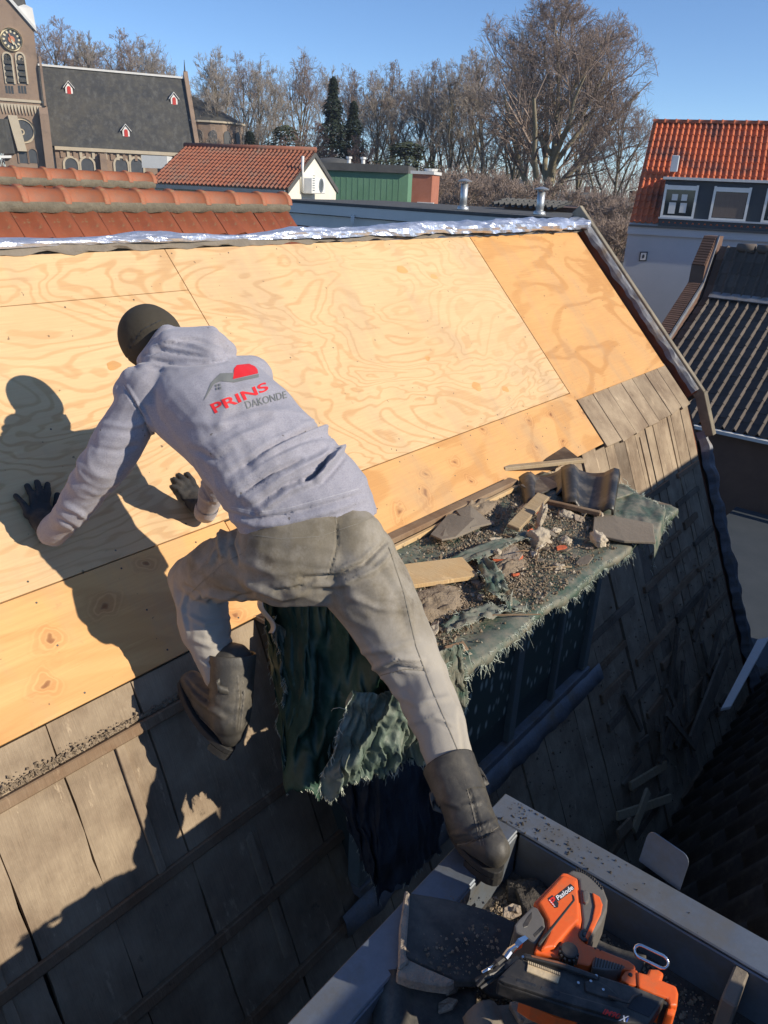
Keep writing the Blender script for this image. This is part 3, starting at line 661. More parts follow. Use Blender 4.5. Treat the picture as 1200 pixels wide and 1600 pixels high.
for (pa_, pb_, kind) in ((1036, 1089, 1), (1113, 1172, 2), (1196, 1245, 1)):
    u0_, u1_ = uu(pa_, 310), uu(pb_, 310); t_ = .075; zt_ = ztd - .22
    w_ = MB(); Bx = lambda a0, a1, z0, z1, d0=-.03, d1=.03: w_.box(V((DO.x, DO.y, 0)) + ar * a0 + UP * z0 + br * d0, ar * (a1 - a0), br * (d1 - d0), UP * (z1 - z0))
    Bx(u0_, u0_ + t_, zbd, zt_); Bx(u1_ - t_, u1_, zbd, zt_); Bx(u0_ + t_, u1_ - t_, zt_ - .15, zt_ - .02, -.035, .03); Bx(u0_ + t_, u1_ - t_, zbd, zbd + .06, -.032, .03)
    wf = build('window', w_, m_white, dr)
    fbox('pane', u0_ + t_, u1_ - t_, zbd + .06, zt_ - .15, -.005, .0, m_glass, wf)
    m_curt = simple('curtain', (.16, .12, .10), (.20, .16, .13), 9, .9, 0, stretch=(6, 6, .3)) if kind == 2 else m_white
    if kind == 2: fbox('curtain', u0_ + t_ + .02, u1_ - t_ - .02, zbd + .08, zt_ - .17, -.012, -.007, m_curt, wf)
    else:
        for f0, f1, g0, g1 in ((.22, .42, .66, .9), (.55, .75, .66, .9), (.16, .40, .15, .58), (.55, .78, .2, .58)):
            a0 = u0_ + t_ + (u1_ - u0_ - 2 * t_) * f0; a1 = u0_ + t_ + (u1_ - u0_ - 2 * t_) * f1; z0 = zbd + (zt_ - zbd - .2) * g0; z1 = zbd + (zt_ - zbd - .2) * g1
            fbox('reflected_frame', a0, a1, z0, z1, -.010, -.006, m_fascia, wf)
q_ = on_plane(1046, 268, e0 + UP * .35, upd.cross(ar)); m = MB(); m.box(q_, ar * .24, br * .3, UP * .50); build('roof_vent', m, m_bluewall, rh, bevel=.02)
# framed wall notice
fw = lambda px, py: on_plane(px, py, e0, br)
q_ = fw(998, 408); q2 = fw(1010, 408); m = MB(); m.box(q_ - br * .03, q2 - q_, br * .03, UP * (fw(998, 393).z - q_.z)); wp = build('wall_panel', m, m_slatedark, rh)
m = MB(); dd = (q2 - q_); hh = fw(998, 393).z - q_.z; m.box(q_ - br * .034 + dd * .15 + UP * hh * .12, dd * .7, br * .003, UP * hh * .76); build('panel_face', m, m_fascia, wp)
m = MB(); m.ellips(q_ - br * .036 + dd * .5 + UP * hh * .5, dd * .17, br * .002, UP * hh * .22, 10, 6); build('panel_mark', m, m_slatedark, wp)

# --- dark low roof in front of that house
q1_, q2_ = at_z(978, 409, -2.75), at_z(1093, 418, -2.75)
dl = q2_ - q1_; bk = thing('felted_shed_roof', 'dark felted shed roof below the pale blue wall', 'shed', (q1_.x, q1_.y, GZ))
fwd = V((-dl.y, dl.x, 0)).normalized(); fwd = fwd if fwd.dot(FH) < 0 else -fwd
for i in range(6):
    m = MB(); o_ = q1_ - dl * .3 + fwd * (i * 1.0) - UP * (.22 * i); m.box(o_, dl * 1.6, fwd * 1.04 - UP * .2, UP * -.05); build('felt_strip', m, m_roofing, bk)
m = MB(); m.box(q1_ - dl * .3 + fwd * .1 - UP * 2.0, dl * 1.6, fwd * 5.6, UP * -2.5); build('wall', m, m_brown, bk)

# --- dark tiled house at the right
HX = 16.8; HZ = -4.5
EA = V((HX, 3.3, HZ)); s1_, s2_ = math.radians(30.5), math.radians(64)
nlow = V((-math.sin(s1_), 0, math.cos(s1_))); kk = on_plane(1096, 464, EA, nlow)
kx, kz, YE = kk.x, kk.z, kk.y
nup = V((-math.sin(s2_), 0, math.cos(s2_))); tt = on_plane(1100, 384, V((kx, 0, kz)), nup)
dh = thing('dark_tiled_house', 'dark brown pantile house with a bend in its roof and a stepped brick parapet', 'house', (HX + 2, 2, GZ))
m = MB(); cs = [V((HX + .1, YE, HZ - .1)), V((kx, YE, kz - .1)), V((tt.x, YE, tt.z - .1)), V((tt.x + 4, YE, tt.z - 2)), V((tt.x + 4, YE, GZ)), V((HX + .1, YE, GZ))]
m.prism(cs, V((0, -9, 0))); build('wall', m, m_brown, dh)
k = N('dark_brown_tile'); oi = k.n('ShaderNodeObjectInfo').outputs['Random']; a = k.noise(k.co(), 5, 5, .7)
c = k.mix(k.ramp(a, [(.35, 0.0), (.65, 1.0)]), (.13, .10, .08), (.09, .075, .065)); c = k.mix(1.0, c, k.ramp(oi, [(0, .7), (1, 1.1)]), 'MULTIPLY'); m_dbt = k.done(c, .75, a, .3)
Yn = V((0, -1, 0)); dwn1 = V((-math.cos(s1_), 0, -math.sin(s1_))); dwn2 = V((-math.cos(s2_), 0, -math.sin(s2_)))
def pan(name, w, h, amp, r, mat):
    mb = MB(); pr = [(0, 0), (.12, -.1), (.5, -.12), (.66, 0)] + [(.66 + .34 * i / 6, math.sin(math.pi * i / 6)) for i in range(1, 7)]
    R = [[V((x * w, 0, z * amp)) for x, z in pr], [V((x * w, h, z * amp * .82 + .0)) for x, z in pr]]
    R.insert(0, [V((x * w, 0, z * amp - .03)) for x, z in pr])
    mb.loft(R, caps=False, closed=False); me = bpy.data.meshes.new(name); me.from_pydata(mb.v, [], mb.f); me.materials.append(mat); return me
tw = .235; ph = .36; pm = pan('dark_pantile', tw, ph, .075, .05, m_dbt)
for (top, dwn, nn, Ln) in ((V((tt.x, YE - .03, tt.z)), dwn2, nup, (V((kx, 0, kz)) - V((tt.x, 0, tt.z))).length), (V((kx, YE - .03, kz)), dwn1, nlow, (V((kx, 0, kz)) - V((HX, 0, HZ))).length)):
    nrw = max(1, round(Ln / .33)); st = Ln / nrw
    for r_ in range(nrw):
        for c_ in range(17 if dwn is dwn2 else 20):
            o = bpy.data.objects.new('roof_tile', pm); COL.objects.link(o); o.parent = dh
            P = top + Yn * (c_ * tw) + dwn * ((r_ + 1) * st) + nn * random.uniform(.0, .008)
            yv = (-dwn - nn * .05).normalized()
            o.matrix_basis = Matrix.Translation(-dh.location) @ frame(P, Yn, yv, nn)
for i in range(9):
    m = MB(); P = V((tt.x, YE - .45 - i * .47, tt.z + .02)); m.tube([P, P + Yn * .42], [.10, .12], 10); build('ridge_tile', m, m_dbt, dh, smooth=True)
m = MB(); m.box(V((HX - .12, YE, HZ - .10)), V((0, -9, 0)), X * .14, UP * .07); build('gutter', m, m_fascia, dh)
m = MB(); m.box(V((kx - .12, YE - .2, kz + .02)) , V((0, -6, 0)), V((.16, 0, .12)), V((-.01, 0, .02))); build('lead_flashing', m, m_lead, dh)
# stepped brick parapet, courses are geometry
m_pb = simple('weathered_brick', (.20, .105, .07), (.15, .085, .06), 5, .9, .4, rnd=.3)
def parapet(pts, y0, wd):
    pass
m = MB(); 
segs_ = [(V((HX + .3, 0, HZ + .1)), V((kx, 0, kz + .1))), (V((kx, 0, kz + .1)), V((tt.x, 0, tt.z + .15)))]
lowx = HX + .3
prof = [V((HX + .2, YE + .02, HZ - .1)), V((HX + .2, YE + .02, HZ + .30)), V((kx - .1, YE + .02, kz + .32)), V((kx - .1, YE + .02, kz + .75)), V((tt.x - .15, YE + .02, tt.z + .25)), V((tt.x + .3, YE + .02, tt.z + .25)), V((tt.x + .3, YE + .02, HZ - .1))]
m.prism(prof, V((0, .34, 0))); pw = build('parapet', m, m_brown, dh)
nb = 0
bmesh_b = bpy.data.meshes.new('brick_mesh'); q_ = MB(); q_.box((0, 0, 0), (.21, 0, 0), (0, .10, 0), (0, 0, .055)); bmesh_b.from_pydata(q_.v, [], q_.f); bmesh_b.materials.append(m_pb)
for (pa_, pb_) in ((prof[1], prof[2]), (prof[3], prof[4])):
    d_ = pb_ - pa_; n_ = int(d_.length / .075); dd = d_.normalized(); nn_ = V((-dd.z, 0, dd.x)); nn_ = nn_ if nn_.z > 0 else -nn_
    for i in range(n_):
        o = bpy.data.objects.new('brick', bmesh_b); COL.objects.link(o); o.parent = pw; nb += 1
        P = pa_ + dd * (i * .075) + nn_ * .0 + V((0, .02, 0))
        o.matrix_basis = Matrix.Translation(-dh.location) @ frame(P, V((0, 1, 0)) , nn_ * .4, dd * (1.0)) @ Matrix.Diagonal((1.45, 1.0, 1, 1))
m = MB(); m.prism([p + V((0, -.05, 0)) + V((-.02, 0, .04)) for p in (prof[1], prof[2], prof[4], prof[4] - V((0, 0, .12)), prof[2] - V((0, 0, .12)), prof[1] - V((0, 0, .12)))], V((0, .04, 0))); build('lead_edge', m, m_lead, dh)
# bluish flat roof at the foot of the dark house
m = MB(); m.box(V((10.2, -4, -6.0)), X * 6.3, V((0, 7.5, 0)), UP * -.3); fr_ = build('roof', m, m_slatedark, None, loc=(13, 0, GZ)); fr_.name = 'low_flat_roof'; tag(fr_, 'dark bluish flat roof low down beside the verge of the mansard', 'roof')

# ================================================================ church
TC = 95.0; tc = math.radians(24); ca = RH * math.cos(tc) + FH * math.sin(tc); cbk = FH * math.cos(tc) - RH * math.sin(tc)
c0 = at(85, 228, TC); cf = lambda px, py, d=0: on_plane(px, py, c0 + cbk * d, cbk)
cu = lambda P: (P - c0).dot(ca)
m_cbrick = simple('church_brick', (.26, .185, .135), (.31, .225, .165), .8, .9, .15, dirt=(.18, .13, .10), dirtscale=.4)
m_cstone = simple('church_pale_stone', (.45, .38, .28), (.52, .45, .34), .8, .9, .1)
k = N('church_slate'); v_ = k.co(); a = k.noise(v_, .35, 5, .7); s_ = k.noise(k.co((1, 1, .08)), 1.6, 4, .7)
c = k.mix(k.ramp(a, [(.35, 0.0), (.7, 1.0)]), (.034, .036, .038), (.075, .070, .058)); c = k.mix(k.ramp(s_, [(.50, 0.0), (.75, .6)]), c, (.14, .14, .13)); c = k.mix(k.ramp(k.noise(k.co(), 1.4, 6, .7), [(.5, 0.0), (.7, .5)]), c, (.11, .105, .085))
m_cslate = k.done(c, .65, k.noise(v_, 3, 3), .2)
m_cglass = simple('leaded_window', (.06, .065, .07), (.09, .095, .10), 1.5, .4, 0)
m_cred = N('red_shutter').done((.5, .04, .03), .6)
ch = thing('church', 'brown brick church with a steep slate nave roof and pale eaves', 'church', V((c0.x, c0.y, GZ)) + ca * 8)
def cbx(name, u0, u1, z0, z1, d0, d1, mat, par, o=None):
    m = MB(); m.box(V((c0.x, c0.y, 0)) + ca * u0 + UP * z0 + cbk * d0, ca * (u1 - u0), cbk * (d1 - d0), UP * (z1 - z0)); return build(name, m, mat, par)
ze = c0.z; u1c = cu(cf(306, 243)); D_ = 6.0
rz = cf(180, 113, D_).z
cbx('wall', 0, u1c, GZ, ze - .1, 0, D_ * 2, m_cbrick, ch)
m = MB(); R_ = lambda u, z, d: V((c0.x, c0.y, 0)) + ca * u + UP * z + cbk * d
m.prism([R_(-3, ze, -.25), R_(-3, rz, D_), R_(-3, ze, 2 * D_ + .25)], ca * (u1c + 3)); rf = build('roof', m, m_cslate, ch)
cbx('ridge_capping', -3, u1c, rz - .05, rz + .18, D_ - .25, D_ + .25, m_fascia, ch)
cbx('eaves_band', 0, u1c, ze - .42, ze - .02, -.38, -.002, m_cstone, ch)
m = MB(); m.prism([R_(u1c, ze - 1, -.3), R_(u1c, ze + .4, -.5), R_(u1c, rz + .9, D_), R_(u1c, ze + .2, 2 * D_ + .3), R_(u1c, ze - 1, 2 * D_ + .3)], ca * .55); build('gable_parapet', m, m_cbrick, ch)
m = MB(); m.tube([R_(u1c + .2, rz + .8, D_), R_(u1c + .2, rz + 2.2, D_)], [.12, .03], 6); build('finial', m, m_slatedark, ch)
def arch(name, u, z0, w, h, d, mat, par, depth=.12, rim=None, rw=.25):
    if rim is not None:
        m = MB(); pts = []
        W = w / 2
        outer = [R_(u - W - rw, z0, d)] + [R_(u - (W + rw) * math.cos(t), z0 + h - W + (W + rw) * math.sin(t), d) for t in np.linspace(0, math.pi, 11)] + [R_(u + W + rw, z0, d)]
        inner = [R_(u - W, z0, d)] + [R_(u - W * math.cos(t), z0 + h - W + W * math.sin(t), d) for t in np.linspace(0, math.pi, 11)] + [R_(u + W, z0, d)]
        o2 = [p - cbk * .12 for p in outer]; i2 = [p - cbk * .12 for p in inner]; i3 = [p + cbk * .1 for p in inner]
        m.loft([outer, o2, i2, i3], caps=False, closed=False); build(name + '_surround', m, rim, par)
    m = MB(); W = w / 2; m.prism([R_(u - W, z0, d - .02)] + [R_(u - W * math.cos(t), z0 + h - W + W * math.sin(t), d - .02) for t in np.linspace(0, math.pi, 11)] + [R_(u + W, z0, d - .02)], cbk * .03)
    return build(name, m, mat, par)
for px in (112, 137, 190, 214):
    P = cf(px, 262); arch('arched_window', cu(P), P.z - 2.2, 1.5, 3.3, -.02, m_cglass, ch, rim=m_cstone)
for i in range(22):                      # corbel table
    u_ = .6 + i * (u1c - 1) / 22; cbx('corbel', u_, u_ + .32, ze - 1.25, ze - .44, -.16, -.004, m_cstone if i % 2 else m_cbrick, ch)
for px in (160, 258): u_ = cu(cf(px, 240)); cbx('buttress', u_ - .4, u_ + .4, GZ, ze - .6, -.8, -.005, m_cbrick, ch)
for px, py in ((108, 137), (272, 154), (197, 204)):   # small roof lucarnes
    sl_ = (rz - ze) / (D_ + .25); u_ = None
    q_ = on_plane(px, py + 6, R_(0, ze, -.25), (R_(0, rz, D_) - R_(0, ze, -.25)).cross(ca)); u_ = cu(q_); z_ = q_.z; d_ = (q_ - c0).dot(cbk) - .15
    w_ = .85
    m = MB(); m.prism([R_(u_ - w_ / 2, z_ - .5, d_), R_(u_ + w_ / 2, z_ - .5, d_), R_(u_ + w_ / 2, z_ + .4, d_), R_(u_, z_ + 1.0, d_), R_(u_ - w_ / 2, z_ + .4, d_)], cbk * 1.2); lu = build('lucarne', m, m_white, ch)
    arch('shutter', u_, z_ - .3, .45, .9, d_ - .02, m_cred, lu)
    for sg in (-1, 1):
        m = MB(); m.box(R_(u_, z_ + 1.12, d_ - .15), ca * (sg * w_ * .78) - UP * .78, cbk * 1.0, UP * .09); build('lucarne_roof', m, m_white, lu)
# apse
ac_ = cu(cf(340, 200)); 
m = MB(); cen = R_(u1c + 3.2, 0, D_); rad = 4.6
za = cf(335, 190, 1).z
ring = lambda r, z, n=18: [V((cen.x, cen.y, z)) + (ca * math.cos(2 * math.pi * i / n) + cbk * math.sin(2 * math.pi * i / n)) * r for i in range(n)]
m.loft([ring(rad, GZ), ring(rad, za)]); build('apse_wall', m, m_cbrick, ch)
m = MB(); m.loft([ring(rad + .3, za - .1), ring(rad + .3, za + .12)]); build('apse_eaves', m, m_cstone, ch)
m = MB(); tip = R_(u1c + .3, rz - 1.6, D_); m.loft([ring(rad + .3, za + .12), [p * .06 + tip * .94 for p in ring(rad, za)]]); build('apse_roof', m, m_cslate, ch)
for i in range(-9, 3):
    t_ = i * .42; dirv = ca * math.cos(t_) + cbk * math.sin(t_)
    if dirv.dot(cbk) < .25:
        tn = cbk * math.cos(t_) - ca * math.sin(t_); c2 = V((cen.x, cen.y, za - 3.2)) + dirv * (rad + .0)
        m = MB(); m.prism([c2 - tn * .5, c2 + tn * .5, c2 + tn * .5 + UP * 1.7] + [c2 + UP * (1.7 + .5 * math.sin(a__)) + tn * .5 * math.cos(a__) for a__ in np.linspace(.4, 2.74, 6)] + [c2 - tn * .5 + UP * 1.7], dirv * .06); build('arched_window', m, m_cglass, ch)
# --- tower
tw0 = -5.5; towd = -3.2                        # front plane is 3.2 m before the nave wall
tf = lambda px, py: on_plane(px, py, c0 + cbk * towd, cbk)
tu = lambda px, py: cu(tf(px, py))
uR = tu(66, 160); uC = tu(18, 62); W2 = uR - uC; uL = uC - W2
tw_ = thing('church_tower', 'brown brick clock tower with louvred belfry windows left of the slate roof', 'tower', V((c0.x, c0.y, GZ)) + ca * uC + cbk * (towd + W2))
zg = tf(52, 48).z; zap = tf(10, -12).z
cbx('wall', uL, uR, GZ, zg, towd, towd + 2 * W2, m_cbrick, tw_)
m = MB(); m.prism([R_(uL, zg, towd), R_(uR, zg, towd), R_(uC - .4, zap, towd)], cbk * .8); build('gable', m, m_cbrick, tw_)
m = MB(); m.prism([R_(uR + .3, zg - .1, towd - .25), R_(uR + .3, zg + .3, towd - .25), R_(uC - .4, zap + .5, towd - .25), R_(uC - .4, zap, towd - .25)], cbk * 1.0); build('gable_coping', m, m_fascia, tw_)
m = MB(); m.prism([R_(uL - .3, zg - .1, towd - .25), R_(uL - .3, zg + .3, towd - .25), R_(uC - .4, zap + .5, towd - .25), R_(uC - .4, zap, towd - .25)], cbk * 1.0); build('gable_coping', m, m_fascia, tw_)
m = MB(); b4 = [R_(uL, zg, towd + .5), R_(uR, zg, towd + .5), R_(uR, zg, towd + 2 * W2), R_(uL, zg, towd + 2 * W2)]; apx_ = R_(uC, zg + 14, towd + W2)
m.loft([b4, [p * .04 + apx_ * .96 for p in b4]]); build('spire', m, m_cslate, tw_)
m = MB(); pc = R_(uR - .6, 0, towd + 1.0)
sq = lambda s, z: [pc + UP * z + ca * x * s + cbk * y * s for x, y in ((-1, -1), (1, -1), (1, 1), (-1, 1))]
m.loft([sq(.9, zg + .2), sq(.75, tf(50, 12).z), sq(.1, tf(50, 6).z)]); build('pinnacle', m, m_fascia, tw_)
# buttress in stages
for (pu0, pu1, zt_, zb_, dd_) in ((56, 66, 88, 165, .5), (58, 76, 165, 270, 1.0)):
    z1_, z0_ = tf(60, pu0 * 0 + zt_).z, tf(60, zb_).z - (0 if zb_ < 200 else 8)
    ua, ub = tu(60, zt_), tu(pu1, zt_ + 20)
    m = MB(); m.prism([R_(ua, z0_, towd), R_(ua, z1_, towd), R_(ua, z1_ - .9, towd - dd_), R_(ua, z0_, towd - dd_)], ca * (ub - ua)); build('buttress', m, m_cbrick, tw_)
cbx('string_course', uL - .1, uR + .1, tf(30, 159).z, tf(30, 155).z, towd - .15, towd - .003, m_cstone, tw_)
for i in range(14):
    u_ = uL + (uR - uL) * (i + .3) / 14; zz = tf(30, 163).z
    m = MB(); m.prism([R_(u_ - .1, zz, towd), R_(u_ + .25, zz, towd), R_(u_ + .08, zz - 1.1, towd)], cbk * -.14); build('corbel', m, m_cstone, tw_)
def disc(name, C, r0, r1, d0, d1, mat, par, n=36):
    m = MB(); rg = lambda r, d: [C + cbk * d + (ca * math.cos(2 * math.pi * i / n) + UP * math.sin(2 * math.pi * i / n)) * r for i in range(n)]
    if r0 > 0: m.loft([rg(r0, d0), rg(r0, d1), rg(r1, d1), rg(r1, d0)], caps=False)
    else: m.loft([rg(r1, d0), rg(r1, d1)])
    return build(name, m, mat, par)
CC = tf(18, 62); cr = (tf(35, 62) - CC).length
m_gold = simple('clock_cream', (.72, .64, .45), (.66, .58, .40), 2, .6, 0); m_hand = N('clock_copper').done((.55, .22, .12), .5)
clk = disc('clock_face', CC, 0, cr * .86, -.12, -.004, m_cglass, tw_)
disc('clock_rim', CC, cr * .84, cr, -.26, -.004, m_gold, clk)
disc('clock_boss', CC, 0, cr * .3, -.2, -.12, m_hand, clk)
for i in range(12):
    t_ = math.radians(30 * i); dv_ = ca * math.sin(t_) + UP * math.cos(t_); sd_ = ca * math.cos(t_) - UP * math.sin(t_)
    m = MB(); m.box(CC - cbk * .16 + dv_ * cr * .58 - sd_ * .09, dv_ * cr * .22, sd_ * .18, cbk * .04); build('hour_mark', m, m_gold, clk)
for ln, t_, wd_ in ((.72, 145, .12), (.45, 155, .2), (.5, -20, .12)):
    t_ = math.radians(t_); dv_ = ca * math.sin(t_) + UP * math.cos(t_); sd_ = ca * math.cos(t_) - UP * math.sin(t_)
    m = MB(); m.box(CC - cbk * .26 - sd_ * wd_ / 2, dv_ * cr * ln, sd_ * wd_, cbk * .04); build('clock_hand', m, m_gold if ln != .5 else m_hand, clk)
for px in (14, 34):
    P0 = tf(px, 145); Pt = tf(px, 84); w_ = (tf(px + 5.6, 100) - tf(px - 5.6, 100)).length
    zb_ = tf(px, 131).z; a_w = arch('belfry_window', cu(tf(px, 110)), zb_, w_, Pt.z - zb_, towd - .01, m_slatedark, tw_, rim=m_cstone, rw=.18)
    for j in range(4):
        z_ = zb_ + (Pt.z - zb_) * (.06 + .2 * j); cbx('louvre', cu(tf(px, 110)) - w_ / 2, cu(tf(px, 110)) + w_ / 2, z_, z_ + .35, towd - .22, towd - .05, m_cslate, a_w)
    q_ = tf(px, 89); disc('tracery', tf(px, 92), .12, .42, -.12, -.03, m_cstone, a_w, 14)
    for j in range(3):
        P = tf(px - 4 + j * 4.5, 138); cbx('slot', cu(P) - .12, cu(P) + .12, tf(px, 146).z, tf(px, 134).z, towd - .02, towd - .001, m_slatedark, tw_)
disc('round_window', tf(36, 204), 0, (tf(52, 204) - tf(36, 204)).length, -.04, -.004, m_cglass, tw_)
disc('round_window_surround', tf(36, 204), (tf(52, 204) - tf(36, 204)).length, (tf(55.5, 204) - tf(36, 204)).length, -.16, -.004, m_cstone, tw_)
disc('window_boss', tf(34, 206), .2, .36, -.09, -.045, m_cstone, tw_, 12)
for px in (38, 53): P = tf(px, 255); arch('arched_window', cu(P), P.z, .95, tf(px, 233).z - P.z, towd - .01, m_cglass, tw_, rim=m_cbrick, rw=.15)
# stone flank of the porch roof at the far left
m = MB(); m.box(tf(12, 180) - cbk * .5, (tf(28, 236) - tf(12, 180)), ca * 1.0, cbk * .5); build('porch_verge', m, m_cstone, tw_)
m = MB(); m.prism([tf(-8, 186) - cbk * .4, tf(12, 186) - cbk * .4, tf(24, 240) - cbk * .4, tf(-8, 240) - cbk * .4], cbk * .3); build('porch_roof', m, m_cslate, tw_)
m = MB(); m.prism([tf(-8, 243) - cbk * .5, tf(18, 243) - cbk * .5, tf(18, 247) - cbk * .5, tf(-8, 247) - cbk * .5], cbk * .4); build('porch_gutter', m, m_white, tw_)
# pale flue cowl roof between church and annex
m = MB(); q_ = at(222, 262, 60); m.box(q_, RH * 2.0, FH * 1.5, UP * .9); o_ = build('dormer_box', m, m_fascia, None, loc=(q_.x, q_.y, GZ)); tag(o_, 'small pale flat roofed box between church and red pantile roof', 'roof box')

# distant houses
for i, (px, py, t, wd, ht, lb) in enumerate(((770, 278, 150, 13, 3, 'distant dark gabled house seen between the trunks left of the big tree'), (905, 300, 120, 9, 2.2, 'distant pale house low behind the big tree trunk'), (1000, 318, 60, 2, 1.2, 'small pale hut beside the red roofed house edge'))):
    q_ = at(px, py, t); h_ = thing('distant_house', lb, 'house', (q_.x, q_.y, GZ))
    m = MB(); o_ = V((q_.x, q_.y, GZ)) - RH * wd / 2; m.box(o_, RH * wd, FH * 8, UP * (q_.z - ht - GZ)); build('wall', m, (m_brown, m_cream, m_cream)[i], h_)
    m = MB(); o_.z = q_.z - ht; m.prism([o_ - FH * .3, o_ + FH * 4 + UP * ht, o_ + FH * 8.3], RH * wd); build('roof', m, m_roofing, h_)
    for j in range(3):
        m = MB(); m.box(o_ + RH * (wd * (.15 + .3 * j)) - FH * .03 - UP * 1.6, RH * wd * .12, FH * .03, UP * 1.1); build('window', m, m_glass, h_)
    m = MB(); m.box(o_ + RH * wd * .7 + FH * 4 + UP * (ht - .3), RH * .8, FH * .8, UP * 1.2); build('chimney', m, m_brown, h_)
# ================================================================ trees
m_bark = simple('bark', (.13, .11, .07), (.20, .17, .115), 1.2, .95, .3, .03)
m_barkpale = simple('pale_bark', (.34, .29, .19), (.22, .19, .13), 1.0, .95, .3, .03)  # paler bark colour for the oak and birch
m_twig = simple('twigs', (.25, .185, .15), (.32, .25, .205), .25, .95, 0)
m_twigp = simple('pale_twigs', (.36, .31, .26), (.29, .25, .21), .25, .95, 0)
m_birch = simple('reddish_twigs', (.22, .14, .115), (.28, .19, .15), .3, .95, 0)
m_conif = simple('conifer_needles', (.016, .030, .018), (.035, .05, .028), .8, .9, 0)
m_conif2 = simple('yellowish_evergreen', (.06, .075, .03), (.09, .10, .04), .8, .9, 0)
def segs_mesh(name, P0, P1, R0, R1, mat, n=3):
    P0, P1, R0, R1 = map(np.array, (P0, P1, R0, R1)); d = P1 - P0; L = np.linalg.norm(d, axis=1, keepdims=True) + 1e-9; d = d / L
    ref = np.where(np.abs(d[:, 2:3]) > .9, np.array([[1., 0, 0]]), np.array([[0, 0, 1.]])); u = np.cross(d, ref); u /= np.linalg.norm(u, axis=1, keepdims=True); w_ = np.cross(d, u)
    k_ = len(P0); vs = np.empty((k_, 2 * n, 3))
    for j in range(n):
        a_ = 2 * math.pi * j / n; o = u * math.cos(a_) + w_ * math.sin(a_); vs[:, j] = P0 + o * R0[:, None]; vs[:, n + j] = P1 + o * R1[:, None]
    idx = np.arange(k_)[:, None] * 2 * n; fs = []
    for j in range(n): j2 = (j + 1) % n; fs.append(idx + np.array([[j, j2, n + j2, n + j]]))
    f = np.concatenate(fs, axis=0).astype(np.int32)
    me = bpy.data.meshes.new(name); me.vertices.add(k_ * 2 * n); me.vertices.foreach_set('co', vs.ravel())
    me.loops.add(f.size); me.loops.foreach_set('vertex_index', f.ravel()); me.polygons.add(len(f)); me.polygons.foreach_set('loop_start', np.arange(0, f.size, 4, dtype=np.int32))
    me.polygons.foreach_set('use_smooth', np.ones(len(f), dtype=bool)); me.update(calc_edges=True); me.materials.append(mat); return me
def grow(seed, clear, limbs, spread, lean=.0, levels=5, kids=(7, 6, 6, 5), fat=.02, up=.25, twig=.0011, stems=1):
    """tree of height 1; returns trunk and crown segment lists"""
    rg = random.Random(seed); T = ([], [], [], []); Cn = ([], [], [], [])
    def seg(l, a, b, ra, rb): l[0].append(tuple(a)); l[1].append(tuple(b)); l[2].append(ra); l[3].append(rb)
    def branch(p, d, L, r, lv):
        n = 5 if lv <= 1 else (3 if lv < levels - 1 else 2); pts = [p.copy()]; dirs = []
        for i in range(n):
            d = (d + V((rg.gauss(0, 1), rg.gauss(0, 1), rg.gauss(0, 1))) * (.10 if lv < 2 else .17) + V((0, 0, up * .25))).normalized()
            q = pts[-1] + d * (L / n); ra = r * (1 - .62 * i / n); rb = r * (1 - .62 * (i + 1) / n)
            seg(T if lv <= 1 else Cn, pts[-1], q, ra, rb); pts.append(q); dirs.append(d)
        if lv >= levels: return
        kk_ = kids[min(lv - 1, len(kids) - 1)]
        for j in range(kk_):
            f = rg.uniform(.22, 1.0); i = min(n - 1, int(f * n)); q = pts[i].lerp(pts[i + 1], f * n - i if f < 1 else 1.0)
            ax = dirs[i].orthogonal().normalized(); ax.rotate(Matrix.Rotation(rg.uniform(0, 6.28), 3, dirs[i])); nd = dirs[i].copy(); nd.rotate(Matrix.Rotation(math.radians(rg.uniform(22, 55)), 3, ax))
            branch(q, nd, L * rg.uniform(.42, .68) * (1.1 - .35 * f), max(r * (1 - .6 * f) * .55, twig), lv + 1)
    for s in range(stems):
        d = V((rg.gauss(lean, .03), rg.gauss(0, .03), 1)).normalized() if stems == 1 else V((rg.gauss(0, .16), rg.gauss(0, .16), 1)).normalized()
        p = V((0, 0, 0)); n = 12; pts = [p]; H = .80
        for i in range(n):
            d = (d + V((rg.gauss(0, .035), rg.gauss(0, .035), .05))).normalized(); q = pts[-1] + d * (H / n); seg(T, pts[-1], q, fat * (1 - .85 * i / n), fat * (1 - .85 * (i + 1) / n)); pts.append(q)
        for j in range(limbs):
            f = clear + (1 - clear) * (j + rg.random() * .6) / limbs; i = min(n - 1, int(f * n)); q = pts[i].lerp(pts[i + 1], f * n - i); az = j * 2.4 + rg.uniform(-.5, .5)
            el = math.radians(rg.uniform(35, 60) + 15 * f); nd = V((math.cos(az) * math.cos(el), math.sin(az) * math.cos(el), math.sin(el)))
            Lb = spread * (1.15 - .75 * (f - clear) / (1 - clear)) * rg.uniform(.8, 1.15)
            branch(q, nd, Lb, fat * (1 - .85 * f) * .62 + .002, 1)
    return T, Cn
KINDS = {}
def make_kind(name, g, mt, mc, er=.36, ez=.44, cz=.58):
    T, Cn = g
    def clip(L_, k_):
        keep = [i for i in range(len(L_[0])) if ((L_[1][i][0] ** 2 + L_[1][i][1] ** 2) / (er * k_) ** 2 + (max(0, L_[1][i][2] - cz) / (ez * k_)) ** 2) < 1 + .12 * noise.noise(V(L_[1][i]) * 9)]
        return tuple([l[i] for i in keep] for l in L_)
    T, Cn = clip(T, .93), clip(Cn, 1.0)
    KINDS[name] = (segs_mesh(name + '_trunk', *T, mt, 5), segs_mesh(name + '_crown', *Cn, mc, 3), mt)
make_kind('oak', grow(3, .18, 16, .44, levels=5, kids=(8, 7, 6, 5), fat=.024, up=.38, twig=.0006), m_barkpale, m_twig, .335, .42, .60)
